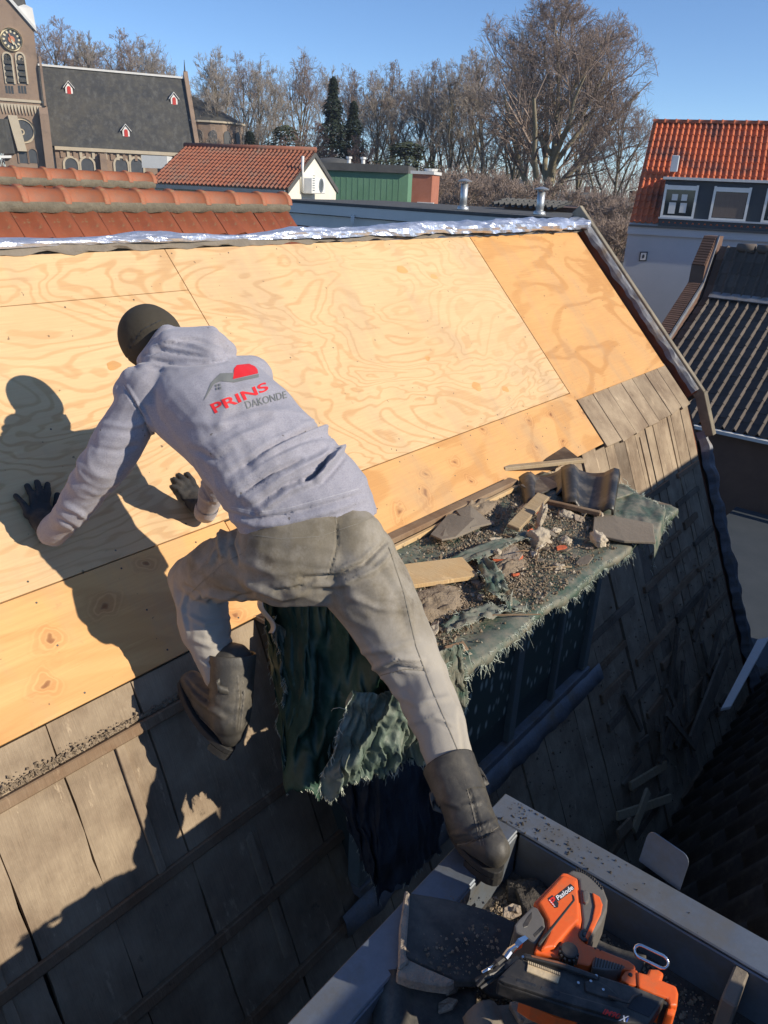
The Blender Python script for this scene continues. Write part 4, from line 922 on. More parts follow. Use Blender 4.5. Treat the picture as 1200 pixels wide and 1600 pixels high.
make_kind('elm', grow(11, .30, 12, .34, levels=5, kids=(6, 5, 5, 4), fat=.015, up=.35, twig=.0007), m_bark, m_twig)
make_kind('ash', grow(23, .25, 12, .32, levels=5, kids=(6, 5, 5, 4), fat=.014, up=.45, twig=.0007, lean=.05), m_bark, m_twigp)
make_kind('poplar', grow(37, .22, 13, .27, levels=5, kids=(6, 5, 5, 4), fat=.013, up=.8, twig=.0007), m_bark, m_twigp)
make_kind('bush', grow(41, .05, 9, .45, levels=4, kids=(6, 5, 5), fat=.012, up=.3, twig=.0022, stems=3), m_bark, m_twig, .9, .6)
make_kind('birch', grow(53, .12, 16, .32, levels=5, kids=(5, 5, 5, 4), fat=.010, up=.1, twig=.0010), m_barkpale, m_birch)
TP = {}
def tree(kind, px, top, t, label, group, wide=1.0, rot=None):
    q = at(px, top, t); H = q.z - GZ; base = V((q.x, q.y, GZ))
    r = thing('bare_tree' if kind != 'bush' else 'bare_shrub', label, 'tree' if kind != 'bush' else 'shrub', base, group)
    rot = random.uniform(0, 6.28) if rot is None else rot
    M = Matrix.Rotation(rot, 4, 'Z') @ Matrix.Diagonal((H * wide, H * wide, H, 1))
    for nm, me in (('trunk', KINDS[kind][0]), ('crown', KINDS[kind][1])):
        o = bpy.data.objects.new(nm, me); COL.objects.link(o); o.parent = r; o.matrix_basis = M
    return r
ordn = ['first', 'second', 'third', 'fourth', 'fifth', 'sixth', 'seventh', 'eighth', 'ninth', 'tenth', 'eleventh', 'twelfth']
g1 = 'bare trees behind the church roof'
for i, (px, top, wd) in enumerate(((78, 8, 1.0), (112, 22, .9), (150, 24, 1.1), (196, 30, 1.1), (232, 34, 1.0), (268, 62, .9))):
    tree(('elm', 'ash', 'poplar')[i % 3], px, top, 125 + 6 * (i % 2), 'bare tree behind the slate church roof, %s from the clock tower' % ordn[i], g1, wd)
g2 = 'bare trees between the church and the conifer'
for i, (px, top, wd) in enumerate(((318, 60, .85), (345, 52, .9), (378, 66, .8), (405, 72, .9), (436, 78, .8), (470, 66, .9), (505, 74, .8))):
    tree(('poplar', 'ash', 'elm')[i % 3], px, top, 100 + 7 * (i % 3), 'tall thin bare tree above the red annex roof, %s from the church apse' % ordn[i], g2, wd)
g3 = 'bare trees between the conifer and the great tree'
for i, (px, top, t, wd) in enumerate(((548, 92, 92, .9), (585, 98, 86, 1.0), (618, 80, 90, 1.0), (650, 84, 82, .9), (684, 78, 88, 1.0), (716, 66, 80, 1.0), (748, 58, 86, .9), (785, 34, 78, 1.1))):
    tree(('elm', 'ash', 'elm', 'poplar')[i % 4], px, top, t, 'dark trunked bare tree in the middle row, %s right of the conifer' % ordn[i], g3, wd)
big = tree('oak', 880, -14, 64, 'great spreading bare tree with the widest crown, beside the red roofed house', None, 1.2, 4.0)
tree('ash', 826, 8, 70, 'slender bare tree leaning against the left of the great crown', None, .8)
tree('elm', 985, 118, 62, 'small bare tree at the right edge of the great crown near the red tiles', None, .95)
tree('elm', 930, 52, 72, 'dark stemmed bare tree just right of the great trunk', None, .8, 2.0)
gs = 'leafless shrubs at the foot of the trees'
sh = sorted([(560, 258, 60), (600, 255, 62), (690, 262, 55), (720, 255, 60), (750, 268, 52), (785, 262, 58), (815, 275, 50), (850, 270, 52), (905, 285, 48), (940, 290, 45), (965, 300, 40), (980, 330, 34), (955, 335, 36), (395, 222, 88), (420, 225, 84)])
for i, (px, top, t) in enumerate(sh):
    tree('bush', px, top, t, 'leafless brown shrub in the thicket under the trees, %s from the left' % (ordn + ['thirteenth', 'fourteenth', 'fifteenth', 'sixteenth', 'seventeenth'])[i], gs, 1.2)
tree('birch', 482, 168, 74, 'reddish twigged birch in front of the tallest conifer', None, 1.05)
tree('birch', 560, 190, 76, 'darker reddish birch right of the tallest conifer', None, .9)
def conifer_mesh(name, seed, mat, n=5200, ratio=.20, bulge=1.0):
    rg = random.Random(seed); mb = MB(); vs = []; fs = []
    for i in range(n):
        h = rg.random() ** .8; rr = ratio * (1 - h) ** (.85 * bulge) * (1 + .35 * math.sin(h * 46 + rg.random() * 1.5)) ; a = rg.uniform(0, 6.283); r = rr * math.sqrt(rg.uniform(.25, 1)); c = V((math.cos(a) * r, math.sin(a) * r, .03 + h * .97))
        o = V((math.cos(a), math.sin(a), -.5)).normalized() * rg.uniform(.012, .03); s = V((-math.sin(a), math.cos(a), 0)) * rg.uniform(.005, .011); t2 = V((0, 0, rg.uniform(-.008, .008)))
        k0 = len(vs); vs += [tuple(c - s), tuple(c + s + t2), tuple(c + o)]; fs.append((k0, k0 + 1, k0 + 2))
    me = bpy.data.meshes.new(name); me.from_pydata(vs, [], fs); me.materials.append(mat); return me
cm = conifer_mesh('conifer_crown', 5, m_conif); cm2 = conifer_mesh('evergreen_crown', 9, m_conif2, 3500, .3, .6)
ct = segs_mesh('conifer_trunk', [(0, 0, 0)], [(0, 0, .9)], [.02], [.003], m_bark, 6)
for px, top, t, wd, me_, lb in ((521, 120, 78, 1.0, cm, 'tallest dark conifer in the tree row, with a pointed top'), (553, 158, 80, 1.1, cm, 'second dark conifer just right of the tallest one'), (636, 222, 66, 2.0, cm2, 'bushy dark evergreen right of the conifers above the brick block'), (446, 196, 84, 1.5, cm2, 'rounded yellowish evergreen above the red annex roof'), (390, 205, 90, 1.6, cm, 'small dark evergreen beside the church apse')):
    q = at(px, top, t); H = q.z - GZ; r = thing('conifer', lb, 'tree', V((q.x, q.y, GZ)), None)
    for nm, me in (('trunk', ct), ('crown', me_)):
        o = bpy.data.objects.new(nm, me); COL.objects.link(o); o.parent = r; o.matrix_basis = Matrix.Diagonal((H * wd, H * wd, H, 1))
# far thicket line closing the horizon
rg = random.Random(4); P0, P1, R0, R1 = [], [], [], []
for i in range(34000):
    px = rg.uniform(-250, 1500); t = rg.uniform(150, 210); q = at(px, 300, t); x, y = q.x, q.y; h = (11 + 4.0 * noise.noise(V((px * .012, 1, 2)))); z = GZ + (rg.random() ** 1.3) * h
    P0.append((x, y, z)); P1.append((x + rg.uniform(-1.2, 1.2), y + rg.uniform(-1.2, 1.2), z + rg.uniform(.8, 3.0))); R0.append(rg.uniform(.03, .10)); R1.append(.015)
o = bpy.data.objects.new('far_thicket', segs_mesh('far_thicket', P0, P1, R0, R1, m_twig, 3)); COL.objects.link(o); tag(o, 'distant band of brown scrub closing the view between the trunks', 'scrub'); o['kind'] = 'stuff'

# ---------------- thin winter haze
m_haze = bpy.data.materials.new('haze'); m_haze.use_nodes = True; ht = m_haze.node_tree; ht.nodes.clear()
pv = ht.nodes.new('ShaderNodeVolumePrincipled'); pv.inputs['Color'].default_value = (.78, .86, 1.0, 1); pv.inputs['Density'].default_value = .0004; pv.inputs['Anisotropy'].default_value = .3
oo = ht.nodes.new('ShaderNodeOutputMaterial'); ht.links.new(pv.outputs[0], oo.inputs['Volume'])
m = MB(); m.box((-260, -260, GZ - 1), (520, 0, 0), (0, 520, 0), (0, 0, 44)); hz = build('haze', m, m_haze); hz['kind'] = 'stuff'; tag(hz, 'thin pale winter haze lying over the distant trees', 'haze')
# ================================================================ debris on the dormer roof
RZ = DZ + .022
def D(px, py, h=0): return at_z(px, py, RZ + h)
def plank_px(name, a, b, wd, th, mat, label=None, cat=None, h0=0, h1=0, tilt=0, parent=None, bevel=.003, group=None, taper=0):
    """a board lying between two picture points at heights h0, h1 above the dormer roof"""
    P, Q = D(a[0], a[1], h0), D(b[0], b[1], h1); d = (Q - P); s = V((-d.y, d.x, 0)).normalized(); s.rotate(Matrix.Rotation(tilt, 3, d.normalized())); n = d.cross(s).normalized(); n = n if n.z > 0 else -n
    mb = MB(); w2 = wd * (1 - taper); mb.prism([P - s * wd / 2, Q - s * w2 / 2, Q + s * w2 / 2, P + s * wd / 2], n * th)
    o = build(name, mb, mat, parent, bevel=bevel, loc=None if parent else (P + Q) / 2)
    if label: tag(o, label, cat, group)
    return o
def cloth(name, rows, mat, loc, label=None, cat=None, sub=1, parent=None, thick=.0015, amp=.0, fr=9, smooth=True):
    mb = MB(); mb.loft(rows, caps=False, closed=False); o = build(name, mb, mat, parent, smooth=smooth, loc=loc)
    if label: tag(o, label, cat)
    if amp: displace(o, lambda p, n: n * amp * (rn(p.x * fr, p.y * fr, p.z * fr) + .6 * rn(p.x * fr * 2.7, p.y * fr * 2.7, p.z * fr * 2.7)))
    md = o.modifiers.new('s', 'SOLIDIFY'); md.thickness = thick
    return o
def grid(fn, nu, nv): return [[fn(i / nu, j / nv) for j in range(nv + 1)] for i in range(nu + 1)]
def fringe(parent, pts, dirv, n, L, mat=None, jit=.6, r=.0009):
    """frayed threads: torn clusters of unequal length with bare stretches between"""
    mb = MB(); rg = random.Random(len(pts) * 31 + n); sd = rg.uniform(0, 50)
    for i in range(n):
        f = rg.random(); dens = .5 + 1.1 * noise.noise(V((f * 17, sd, 1))) + .7 * noise.noise(V((f * 47, sd, 5)))
        if rg.random() > dens + .05: continue
        f *= (len(pts) - 1); k_ = int(f); p = V(pts[k_]).lerp(V(pts[min(k_ + 1, len(pts) - 1)]), f - k_)
        lean = V((1.1 * noise.noise(V((f * .4, sd, 3))), .6 * noise.noise(V((f * .4, sd, 7))), 0))
        d = (dirv + lean + V((rg.gauss(0, jit), rg.gauss(0, jit), rg.gauss(0, jit * .8))) * .7).normalized(); l = L * (.25 + .75 * max(0, dens)) * rg.uniform(.3, 1.0) * (2.2 if rg.random() < .04 else 1)
        q1 = p + d * l * .4; d2 = (d + V((rg.gauss(0, .5), rg.gauss(0, .5), -.4))).normalized(); q2 = q1 + d2 * l * .35; d3 = (d2 + V((rg.gauss(0, .5), rg.gauss(0, .4), -.5))).normalized(); q3 = q2 + d3 * l * .25
        mb.tube([p - d * .006, q1, q2, q3], [r, r * .9, r * .7, r * .5], 3, caps=False)
    return build('frayed_fibre', mb, mat or m_fray, parent, kind='stuff')
def gravel(name, label, cat, pts_fn, n, r0, r1, mat, loc, parent=None):
    mb = MB(); rg = random.Random(n)
    for i in range(n):
        p, up_ = pts_fn(rg); r = r0 * (r1 / r0) ** (rg.random() ** 2.2); k_ = len(mb.v)
        a, b, c = V((1, 0, 0)), V((0, 1, 0)), V((0, 0, 1)); R = Matrix.Rotation(rg.uniform(0, 6), 3, V((rg.random(), rg.random(), rg.random() + .1)).normalized())
        vs = [R @ (v * r * rg.uniform(.6, 1.2)) + p + up_ * r * .4 for v in (a, -a, b, -b, c, -c)]
        mb.v += [tuple(v) for v in vs]; mb.f += [(k_ + x, k_ + y, k_ + z) for x, y, z in ((0, 2, 4), (2, 1, 4), (1, 3, 4), (3, 0, 4), (2, 0, 5), (1, 2, 5), (3, 1, 5), (0, 3, 5))]
    o = build(name, mb, mat, parent, loc=None if parent else loc, kind='stuff')
    if label: tag(o, label, cat)
    return o
def chunk(px, py, r, label, mat, h=.0, sq=(1, 1, .7), seed=0, group=None, name='mortar_lump', cat='rubble'):
    P = D(px, py, h + r * sq[2] * .7); bm = bmesh.new(); bmesh.ops.create_icosphere(bm, subdivisions=4, radius=1)
    for v in bm.verts:
        c = v.co.copy(); k_ = 1 + .38 * rn(c.x * 1.5 + seed, c.y * 1.5, c.z * 1.5) + .20 * rn(c.x * 4 + seed, c.y * 4, c.z * 4 + 3) + .10 * rn(c.x * 10, c.y * 10 + seed, c.z * 10)
        c = c * k_; c = V((max(-.82, min(.82, c.x)), max(-.86, min(.86, c.y)), c.z)); v.co = V((c.x * sq[0], c.y * sq[1], c.z * sq[2])) * r
    me = bpy.data.meshes.new(name); bm.to_mesh(me); bm.free(); me.materials.append(mat); me.shade_smooth()
    o = bpy.data.objects.new(name, me); COL.objects.link(o); o.location = P; o.rotation_euler = (random.uniform(-.3, .3), random.uniform(-.3, .3), seed * 1.3)
    return tag(o, label, cat, group)
# main tarp sheet over the roof boards
def tf1(u, v):
    x = 1.64 + 2.14 * u; yf = 1.10 - .03 * rn(x * 4, 1, 1) - .02 * u; y = 1.84 - (1.84 - yf) * v
    z = RZ + .006 + .008 * abs(rn(x * 7, y * 7, 1)) + .006 * abs(rn(x * 5, y * 26, 5))
    return V((x, y, z + (.008 * max(0, 1 - abs(v - .95) * 20))))
rows = grid(tf1, 130, 44)
for i, r_ in enumerate(rows):                      # drop over the front edge
    e = r_[-1]; r_ += [e + V((0, -.010, -.002)), e + V((0, -.014, -.016)), e + V((0, -.014 + .006 * rn(i * .2, 4, 4), -.034 - .022 * rn(i * .25, 7, 1) - .012 * rn(i * .9, 3, 1)))]
tp = cloth('tarp', rows, m_tarp, (2.7, 1.5, RZ), 'torn green tarp spread over the dormer roof, fraying along its front edge', 'tarp')
fringe(tp, [r_[-1] for r_ in rows[8:]], V((.05, -.45, -.9)), 800, .05, r=.0012)
fringe(tp, [r_[-3] for r_ in rows[8:]], V((.1, -.8, -.35)), 450, .03, jit=.8, r=.0011)
fringe(tp, [D(655, 985), D(690, 1000), D(720, 985), D(700, 1030)], V((.3, -.3, .3)), 260, .04, jit=1.0)
fringe(tp, [D(630, 868), D(660, 865), D(700, 862)], V((.0, -.3, .6)), 160, .03, jit=1.0)
# loose tarp strip and crumpled heap
def strip(name, pts, wd, label, mat=m_tarpd, amp=.012, h=.03):
    Ps = [D(x, y, hh) for x, y, hh in pts]; n = 50; rows = []
    for i in range(n + 1):
        f = i / n * (len(Ps) - 1); k_ = min(int(f), len(Ps) - 2); p = Ps[k_].lerp(Ps[k_ + 1], f - k_); d = (Ps[k_ + 1] - Ps[k_]).normalized(); s = V((-d.y, d.x, 0)).normalized()
        w_ = wd * (.75 + .5 * rn(i * .09, 1, 2)); rows.append([p + s * (w_ * (j / 10 - .5)) + V((0, 0, amp * (1.2 * rn(i * .16, j * .35, 3) + 1.0 * abs(rn(i * .32, j * .8, 8))))) for j in range(11)])
    o = cloth(name, rows, mat, Ps[0], label, 'tarp'); fringe(o, [r_[0] for r_ in rows] , V((0, 0, .3)), 90, .025, jit=1); fringe(o, [r_[-1] for r_ in rows], V((0, 0, .3)), 90, .025, jit=1); return o
strip('tarp_strip', [(612, 905, .02), (690, 888, .03), (735, 868, .05), (800, 845, .05), (835, 835, .03)], .10, 'grey green tarp strip lying from the trouser leg to the short brown board', m_tarp)
strip('tarp_strip', [(752, 872, .03), (770, 900, .06), (778, 930, .06), (800, 948, .02)], .10, 'crumpled grey tarp scrap beside the pale plywood offcut', m_tarp, .026)
strip('tarp_strip', [(690, 985, .02), (730, 965, .05), (770, 955, .03), (815, 945, .02)], .09, 'frayed tarp scrap in front of the pale plywood offcut', m_tarp, .018)
# flap folded over the right end
P0, P1_, P2_, P3_ = D(955, 748, .03), D(1040, 795, .03), D(1022, 850, .012), D(925, 830, .012)
rows = []
for i in range(31):
    a_ = P0.lerp(P3_, i / 30); b_ = P1_.lerp(P2_, i / 30); r_ = [a_.lerp(b_, j / 30) + V((0, 0, .012 * rn(i * .12, j * .15, 2) + .01 * abs(rn(i * .3, j * .2, 9)))) for j in range(31)]
    e = r_[-1]; r_ += [e + V((.012, .0, -.02)), e + V((.006, -.012, -.05 - .03 * (i / 30))), e + V((-.03, -.02, -.075 - .05 * (i / 30)))]
    rows.append(r_)
fl = cloth('tarp_flap', rows, m_tarp, P0, 'green tarp corner folded over the right end of the dormer roof', 'tarp'); fringe(fl, rows[0][:31], V((.2, .4, .3)), 260, .04, jit=.8); fringe(fl, [r_[-1] for r_ in rows], V((.2, -.3, -.6)), 60, .04)
# boards
lb = thing('long_batten', 'long brown batten pair lying along the foot of the plywood', 'batten', D(700, 800))
plank_px('batten', (603, 852), (802, 757), .055, .035, m_batten, parent=lb, h0=.01, h1=.02)
plank_px('batten', (612, 862), (808, 764), .022, .022, m_newwood, parent=lb, h0=.01, h1=.02)
plank_px('pale_lath', (785, 735), (910, 722), .042, .022, m_lath, 'pale lath with dark ends lying across the top of the debris', 'lath', .06, .04)
plank_px('short_board', (801, 828), (848, 778), .062, .022, m_lath, 'short brown board end propped on the rubble in the middle', 'board', .05, .10, .15)
plank_px('thin_batten', (832, 782), (938, 806), .026, .022, m_batten, 'thin dark batten lying below the glazed roof tiles', 'batten', .05, .05)
plank_px('wood_sliver', (735, 963), (845, 961), .008, .006, m_batten, 'long thin wood splinter near the front edge of the tarp', 'splinter', .035, .03, taper=.5)
plank_px('wood_sliver', (600, 770), (640, 815), .006, .005, m_batten, 'thin dark root like splinter beside the trouser hip', 'splinter', .02, .02, taper=.5)
plank_px('rusty_scrap', (697, 1018), (728, 1010), .04, .008, m_redbrick if False else m_batten, 'rusty brown scrap at the torn front corner of the tarp', 'scrap', .03, .03, .3)
# slate slab with patch of dirt
q = [D(928, 806, .03), D(1020, 822, .035), D(1024, 851, .03), D(925, 838, .03)]
m = MB(); m.prism([q[0], D(960, 810, .034), q[1], D(1021, 836, .032), q[2], D(975, 849, .03), q[3]], V((0, 0, .014))); o = build('slate_slab', m, m_felt, None, bevel=.003, loc=q[0]); tag(o, 'flat grey slab jutting over the right front corner', 'slab')
# plywood offcut
q = [D(618, 889, .035), D(722, 876, .035), D(747, 905, .03), D(640, 921, .03)]
m = MB(); m.prism(q, V((0, 0, .018))); o = build('plywood_offcut', m, m_newwood, None, bevel=.0015, loc=q[0]); tag(o, 'pale square plywood offcut beside the trouser leg', 'offcut')
# brick fragment
bt = thing('brick_fragment', 'broken brick piece with a bright orange red lower edge', 'brick', D(795, 868))
q = [D(768, 848, .03), D(803, 850, .03), D(818, 868, .03), D(812, 876, .03), D(770, 874, .03)]
m = MB(); m.prism(q, V((0, 0, -.028))); build('broken_face', m, m_redbrick, bt, bevel=.003)
m = MB(); m.prism([p + V((0, .003, .0005)) for p in q], V((0, 0, .006))); build('top_face', m, m_brokenclay, bt, bevel=.002)
# mortar lumps
g_ = 'mortar lumps on the dormer roof'
for i, (px, py, r, sq, h, lb_) in enumerate(((843, 842, .062, (.85, .9, .75), .0, 'largest pale mortar lump in the middle of the debris'), (846, 806, .036, (.5, .6, 1.8), .04, 'narrow upright mortar lump leaning above the largest one'), (834, 868, .026, (1.2, .7, .7), .0, 'small mortar lump below the largest one'),
    (886, 806, .035, (1.5, .8, .6), .01, 'long mortar lump under the thin batten'), (912, 800, .020, (1.2, .8, .8), .03, 'small pale mortar lump near the glazed tile foot'), (884, 847, .030, (1, .9, .8), .0, 'rounded mortar lump right of the largest one'), (868, 830, .022, (1.3, 1, .7), .01, 'small mortar lump between two larger ones'),
    (935, 842, .040, (1.35, .75, .75), .03, 'bright mortar lump lying on the grey slab edge'), (873, 888, .028, (1.1, .9, .8), .0, 'mortar lump alone on the green tarp near the front edge'), (897, 824, .018, (1.4, .8, .6), .0, 'flat mortar flake beside the rounded lump'), (778, 862, .018, (1, 1, .6), .05, 'dusty mortar crumb left of the brick piece'))):
    chunk(px, py, r, lb_, m_mortar, h, sq, i + 1, g_)
# dark curved felt / tile flakes
for i, (pts, mat, lb_) in enumerate((([(672, 838), (700, 806), (742, 812), (750, 826), (712, 842), (690, 846)], m_felt, 'brown grey felt flake below the long batten'), ([(712, 800), (735, 792), (768, 820), (735, 828)], m_felt, 'pale grey slate flake right of the felt flake'), ([(812, 760), (862, 742), (880, 760), (840, 775)], m_darktile, 'dark slate lying behind the short board'), ([(860, 705), (882, 700), (905, 718), (850, 722)], m_darktile, 'dark tile shard standing behind the pale lath'), ([(930, 772), (952, 760), (990, 772), (960, 782)], m_tarp, 'stiff grey tarp patch right of the glazed tile'))):
    q = [D(x, y, .03 + .012 * ((j + i) % 3)) for j, (x, y) in enumerate(pts)]
    m = MB(); m.prism(q, V((0, 0, .010))); o = build(('felt_flake', 'slate_flake', 'slate_flake', 'tile_shard', 'tarp_patch')[i], m, mat, None, bevel=.002, loc=q[0]); tag(o, lb_, 'scrap')
# glazed dark tiles: curved, stacked on edge
def glazed(pts, rise, label, shift=0):
    P = [D(*pts[0]), D(*pts[1]), D(*pts[2]), D(*pts[3])]      # top left, top right, bottom right, bottom left
    n = 18; rows = []
    for i in range(9):
        a_ = P[0].lerp(P[3], i / 8); b_ = P[1].lerp(P[2], i / 8); dr = (b_ - a_); up_ = V((-.15, -.35, .9)).normalized(); r_ = []
        for j in range(n + 1):
            f = j / n; z = (.030 * math.sin(math.pi * min(1, f / .26)) if f < .26 else -.020 * math.sin(math.pi * (f - .26) / .56)) if f < .82 else .034 * max(0.0, math.sin(math.pi * (f - .82) / .18)) ** .6
            r_.append(a_ + dr * f + up_ * z)
        rows.append(r_)
    o = cloth('glazed_roof_tile', rows, m_darktile, P[0], label, 'roof tile', thick=.012); o['group'] = 'glazed roof tiles'; return o
glazed(((878, 733, .10), (966, 742, .10), (955, 805, .05), (882, 790, .05)), .03, 'black glazed pantile standing against the wall planks, nearest the camera')
glazed(((812, 748, .05), (890, 735, .06), (880, 775, .03), (822, 792, .02)), .03, 'dusty dark pantile half hidden behind the short board')
# grit
def on_roof(rg):
    c = rg.choice(((720, 800, 40, 26), (770, 790, 40, 22), (790, 880, 40, 18), (690, 945, 40, 26), (665, 975, 40, 30), (850, 860, 60, 26), (800, 920, 50, 16), (740, 850, 50, 20), (900, 820, 40, 18), (640, 960, 30, 40), (830, 900, 60, 30), (880, 780, 60, 20)))
    return D(rg.gauss(c[0], c[2]), rg.gauss(c[1], c[3]) + 2, .018), V((0, 0, 1))
def on_roof2(rg):
    while True:
        p, n = on_roof(rg)
        if p.y < 1.86 and p.y > 1.10 and p.x > 1.66 and p.x < 3.6: return p, n
gravel('roof_grit', 'loose grey brown grit and crumbs scattered over the dormer tarp', 'grit', on_roof2, 13000, .002, .009, m_dirt, (2.5, 1.5, RZ))
gravel('mortar_crumbs', 'pale mortar crumbs scattered round the lumps', 'crumbs', on_roof2, 650, .003, .012, m_mortar, (2.5, 1.5, RZ))
# dirt pads (low mounds)
for i, (px, py, a_, b_, h_, lb_) in enumerate(((735, 805, .30, .10, .03, 'low heap of brown dirt below the long batten'), (672, 952, .24, .13, .028, 'flat heap of red brown dirt in front of the plywood offcut'), (790, 895, .20, .07, .02, 'thin spread of dirt near the brick piece'), (850, 790, .28, .09, .03, 'dark dirt heap under the short board'))):
    c = D(px, py, -.006); rows = []
    for r_ in range(11):
        f = r_ / 10; rows.append([c + V((math.cos(t) * a_ * f * (1 + .3 * rn(math.cos(t) * 2, math.sin(t) * 2, i)), math.sin(t) * b_ * f * (1 + .3 * rn(math.cos(t) * 2, 3 + i, math.sin(t))), .026 + h_ * (1 - f ** 1.5) * (1 + .9 * rn(math.cos(t) * f * 5, math.sin(t) * f * 5, i + 4)) - .03 * f ** 4)) for t in [2 * math.pi * j / 32 for j in range(32)]])
    m = MB(); m.loft(rows, caps=False); o = build('dirt_heap', m, m_dirt, None, smooth=True, loc=c, kind='stuff'); tag(o, lb_, 'dirt')

# ---------------- hanging tarp at the left front corner of the dormer
def hang(name, top, bot, folds, amp, mat, label, nu=90, nv=60, ragged=.05, seed=1, fr_=320, deep=0.0):
    """top, bot: lists of 3D points; cloth hangs between the two lines"""
    def lerp_l(L_, f): f *= len(L_) - 1; k_ = min(int(f), len(L_) - 2); return V(L_[k_]).lerp(V(L_[k_ + 1]), f - k_)
    rows = []
    for i in range(nu + 1):
        u = i / nu; a_ = lerp_l(top, u); b_ = lerp_l(bot, u); rag = ragged * (rn(u * 9, seed, 1) + .6 * rn(u * 25, seed, 5)); b_ = b_ + V((0, 0, rag)); r_ = []
        out = V((-.35, -.85, .25)).normalized()
        for j in range(nv + 1):
            v = j / nv; p = a_.lerp(b_, v); fold = math.sin(u * folds * 6.283 + 1.7 * math.sin(v * 2.5 + seed)) * (.3 + .5 * v) + 1.2 * rn(u * 5, v * 3, seed) + 2.0 * (.3 - abs(rn(u * 8 + v * 1.6, v * 1.6, seed + 3))) + 1.4 * (.3 - abs(rn(u * 17 - v * 2.5, v * 2.6, seed + 5))) + .4 * (.3 - abs(rn(u * 24, v * 14, seed + 8)))
            r_.append(p + out * (amp * fold + deep * math.sin(math.pi * v)) + V((.02 * rn(v * 6, u * 6, seed), 0, 0)))
        rows.append(r_)
    o = cloth(name, rows, mat, rows[0][0], label, 'tarp')
    fringe(o, [r_[-1] for r_ in rows], V((0, -.15, -1)), fr_, .032, jit=.3); fringe(o, rows[0], V((-.8, -.3, -.4)), fr_ // 4, .03, jit=.6); fringe(o, rows[-1], V((.8, -.3, -.4)), fr_ // 4, .03, jit=.6)
    return o
W = lambda px, py, y: at_y(px, py, y)
m_blackcl = simple('black_membrane_cloth', (.018, .024, .034), (.035, .045, .062), 5, .55, .6)
hang('hanging_membrane', [W(500, 1180, 1.36), W(600, 1120, 1.22), W(690, 1080, 1.20)], [W(560, 1330, 1.26), W(592, 1405, 1.14), W(690, 1330, 1.16)], 2.2, .02, m_blackcl, 'dark blue black membrane hanging below the green tarp into the gap', seed=3, fr_=60)
hang('hanging_tarp', [W(405, 930, 1.70), W(470, 920, 1.50), W(560, 960, 1.26), W(650, 985, 1.10)], [W(430, 1125, 1.56), W(452, 1245, 1.36), W(560, 1215, 1.22), W(655, 1190, 1.06)], 3.0, .035, m_tarpd, 'dark green tarp hanging in folds below the dormer corner between the legs', seed=1, ragged=.07)
hang('hanging_tarp', [W(428, 960, 1.60), W(455, 1010, 1.52), W(520, 1070, 1.36)], [W(440, 1100, 1.50), W(475, 1165, 1.40), W(560, 1150, 1.22)], 1.5, .022, m_tarpm, 'small pale green tarp flap hanging at the left of the dark one', seed=6, ragged=.08, fr_=260)
hang('hanging_tarp', [W(545, 1080, 1.14), W(600, 1080, 1.10), W(700, 1030, 1.06)], [W(500, 1235, 1.20), W(590, 1215, 1.10), W(660, 1180, 1.04)], 2.4, .024, m_tarpm, 'lowest pale green tarp tail with a long frayed hem behind the straight leg', seed=9, ragged=.06)
hang('hanging_tarp', [W(668, 1020, 1.08), W(700, 1012, 1.06), W(720, 1005, 1.06)], [W(680, 1090, 1.07), W(705, 1120, 1.06), W(728, 1095, 1.06)], 1.0, .012, m_tarp, 'short frayed tarp end hanging just right of the straight leg', seed=12, ragged=.05, nu=30, nv=20, fr_=160)
# white plastic scrap by the left boot
rows = [[W(412 - 10 * math.sin(i * .4) + 9 * j / 6, 925 + i * 4.6, 1.64 - .02 * j) for j in range(7)] for i in range(15)]
cloth('plastic_scrap', rows, m_fascia, rows[0][0], 'curled pale plastic strip hanging under the raised thigh', 'scrap', thick=.001)
# ---------------- dirt on the first batten ledge at the left
def ledge(rg):
    x = rg.uniform(.35, 1.28); return U2(x, .135 - abs(rg.gauss(0, .018)) * (1.6 - x), .012 + .0 * rg.random()), V((0, -.3, .9))
gravel('ledge_grit', 'grey grit lying on top of the first batten at the left', 'grit', ledge, 1500, .002, .009, m_dirt, U2(.8, .13))
def valley(rg): x = rg.uniform(2.6, 6.2); return U2(x, 1.0 + rg.random() * 2.0, .012), V((0, -.3, .9))
gravel('wall_debris', 'dusty crumbs clinging to the shaded lath wall at the right', 'debris', valley, 1500, .003, .012, m_dirt, U2(4, 2))
# laths fallen in the valley
for i, (a_, b_, wd, mt, lb_) in enumerate((((982, 1222), (1038, 1188), .05, m_lath, 'pale lath lying highest in the dark valley'), ((962, 1268), (1045, 1240), .05, m_lath, 'long lath crossing under another in the dark valley'), ((985, 1292), (1008, 1230), .055, m_lath, 'short lath crossing over the long one in the dark valley'), ((962, 1296), (982, 1276), .06, m_batten, 'small brown lath end beside the crossed laths'), ((1075, 1150), (1130, 1010), .12, m_plankdark, 'dark plank leaning in the valley below the verge end'), ((1040, 1110), (1085, 1165), .04, m_plankdark, 'thin dark lath lying across the valley'))):
    hh_ = .06 + i * .012; pk = K + N2 * hh_; P, Q = on_plane(a_[0], a_[1], pk, N2), on_plane(b_[0], b_[1], pk, N2); d = Q - P; s = d.cross(N2).normalized() * wd
    m = MB(); m.box(P, d, s, N2 * .02); o = build('fallen_lath', m, mt, None, bevel=.002, loc=P); tag(o, lb_, 'lath', 'laths fallen in the valley')
m = MB(); P, Q = U2(XB + .30, 2.15, .10), at(1125, 1112, 4.9); P = at(1182, 1003, 5.6); s = V((.10, -.06, .0)); m.prism([P, P + s, Q + s * .7, Q], V((.01, .0, .02))); o = build('leaning_white_strip', m, m_fascia, None, bevel=.003, loc=P); tag(o, 'bluish white strip leaning off the bottom end of the verge', 'strip')
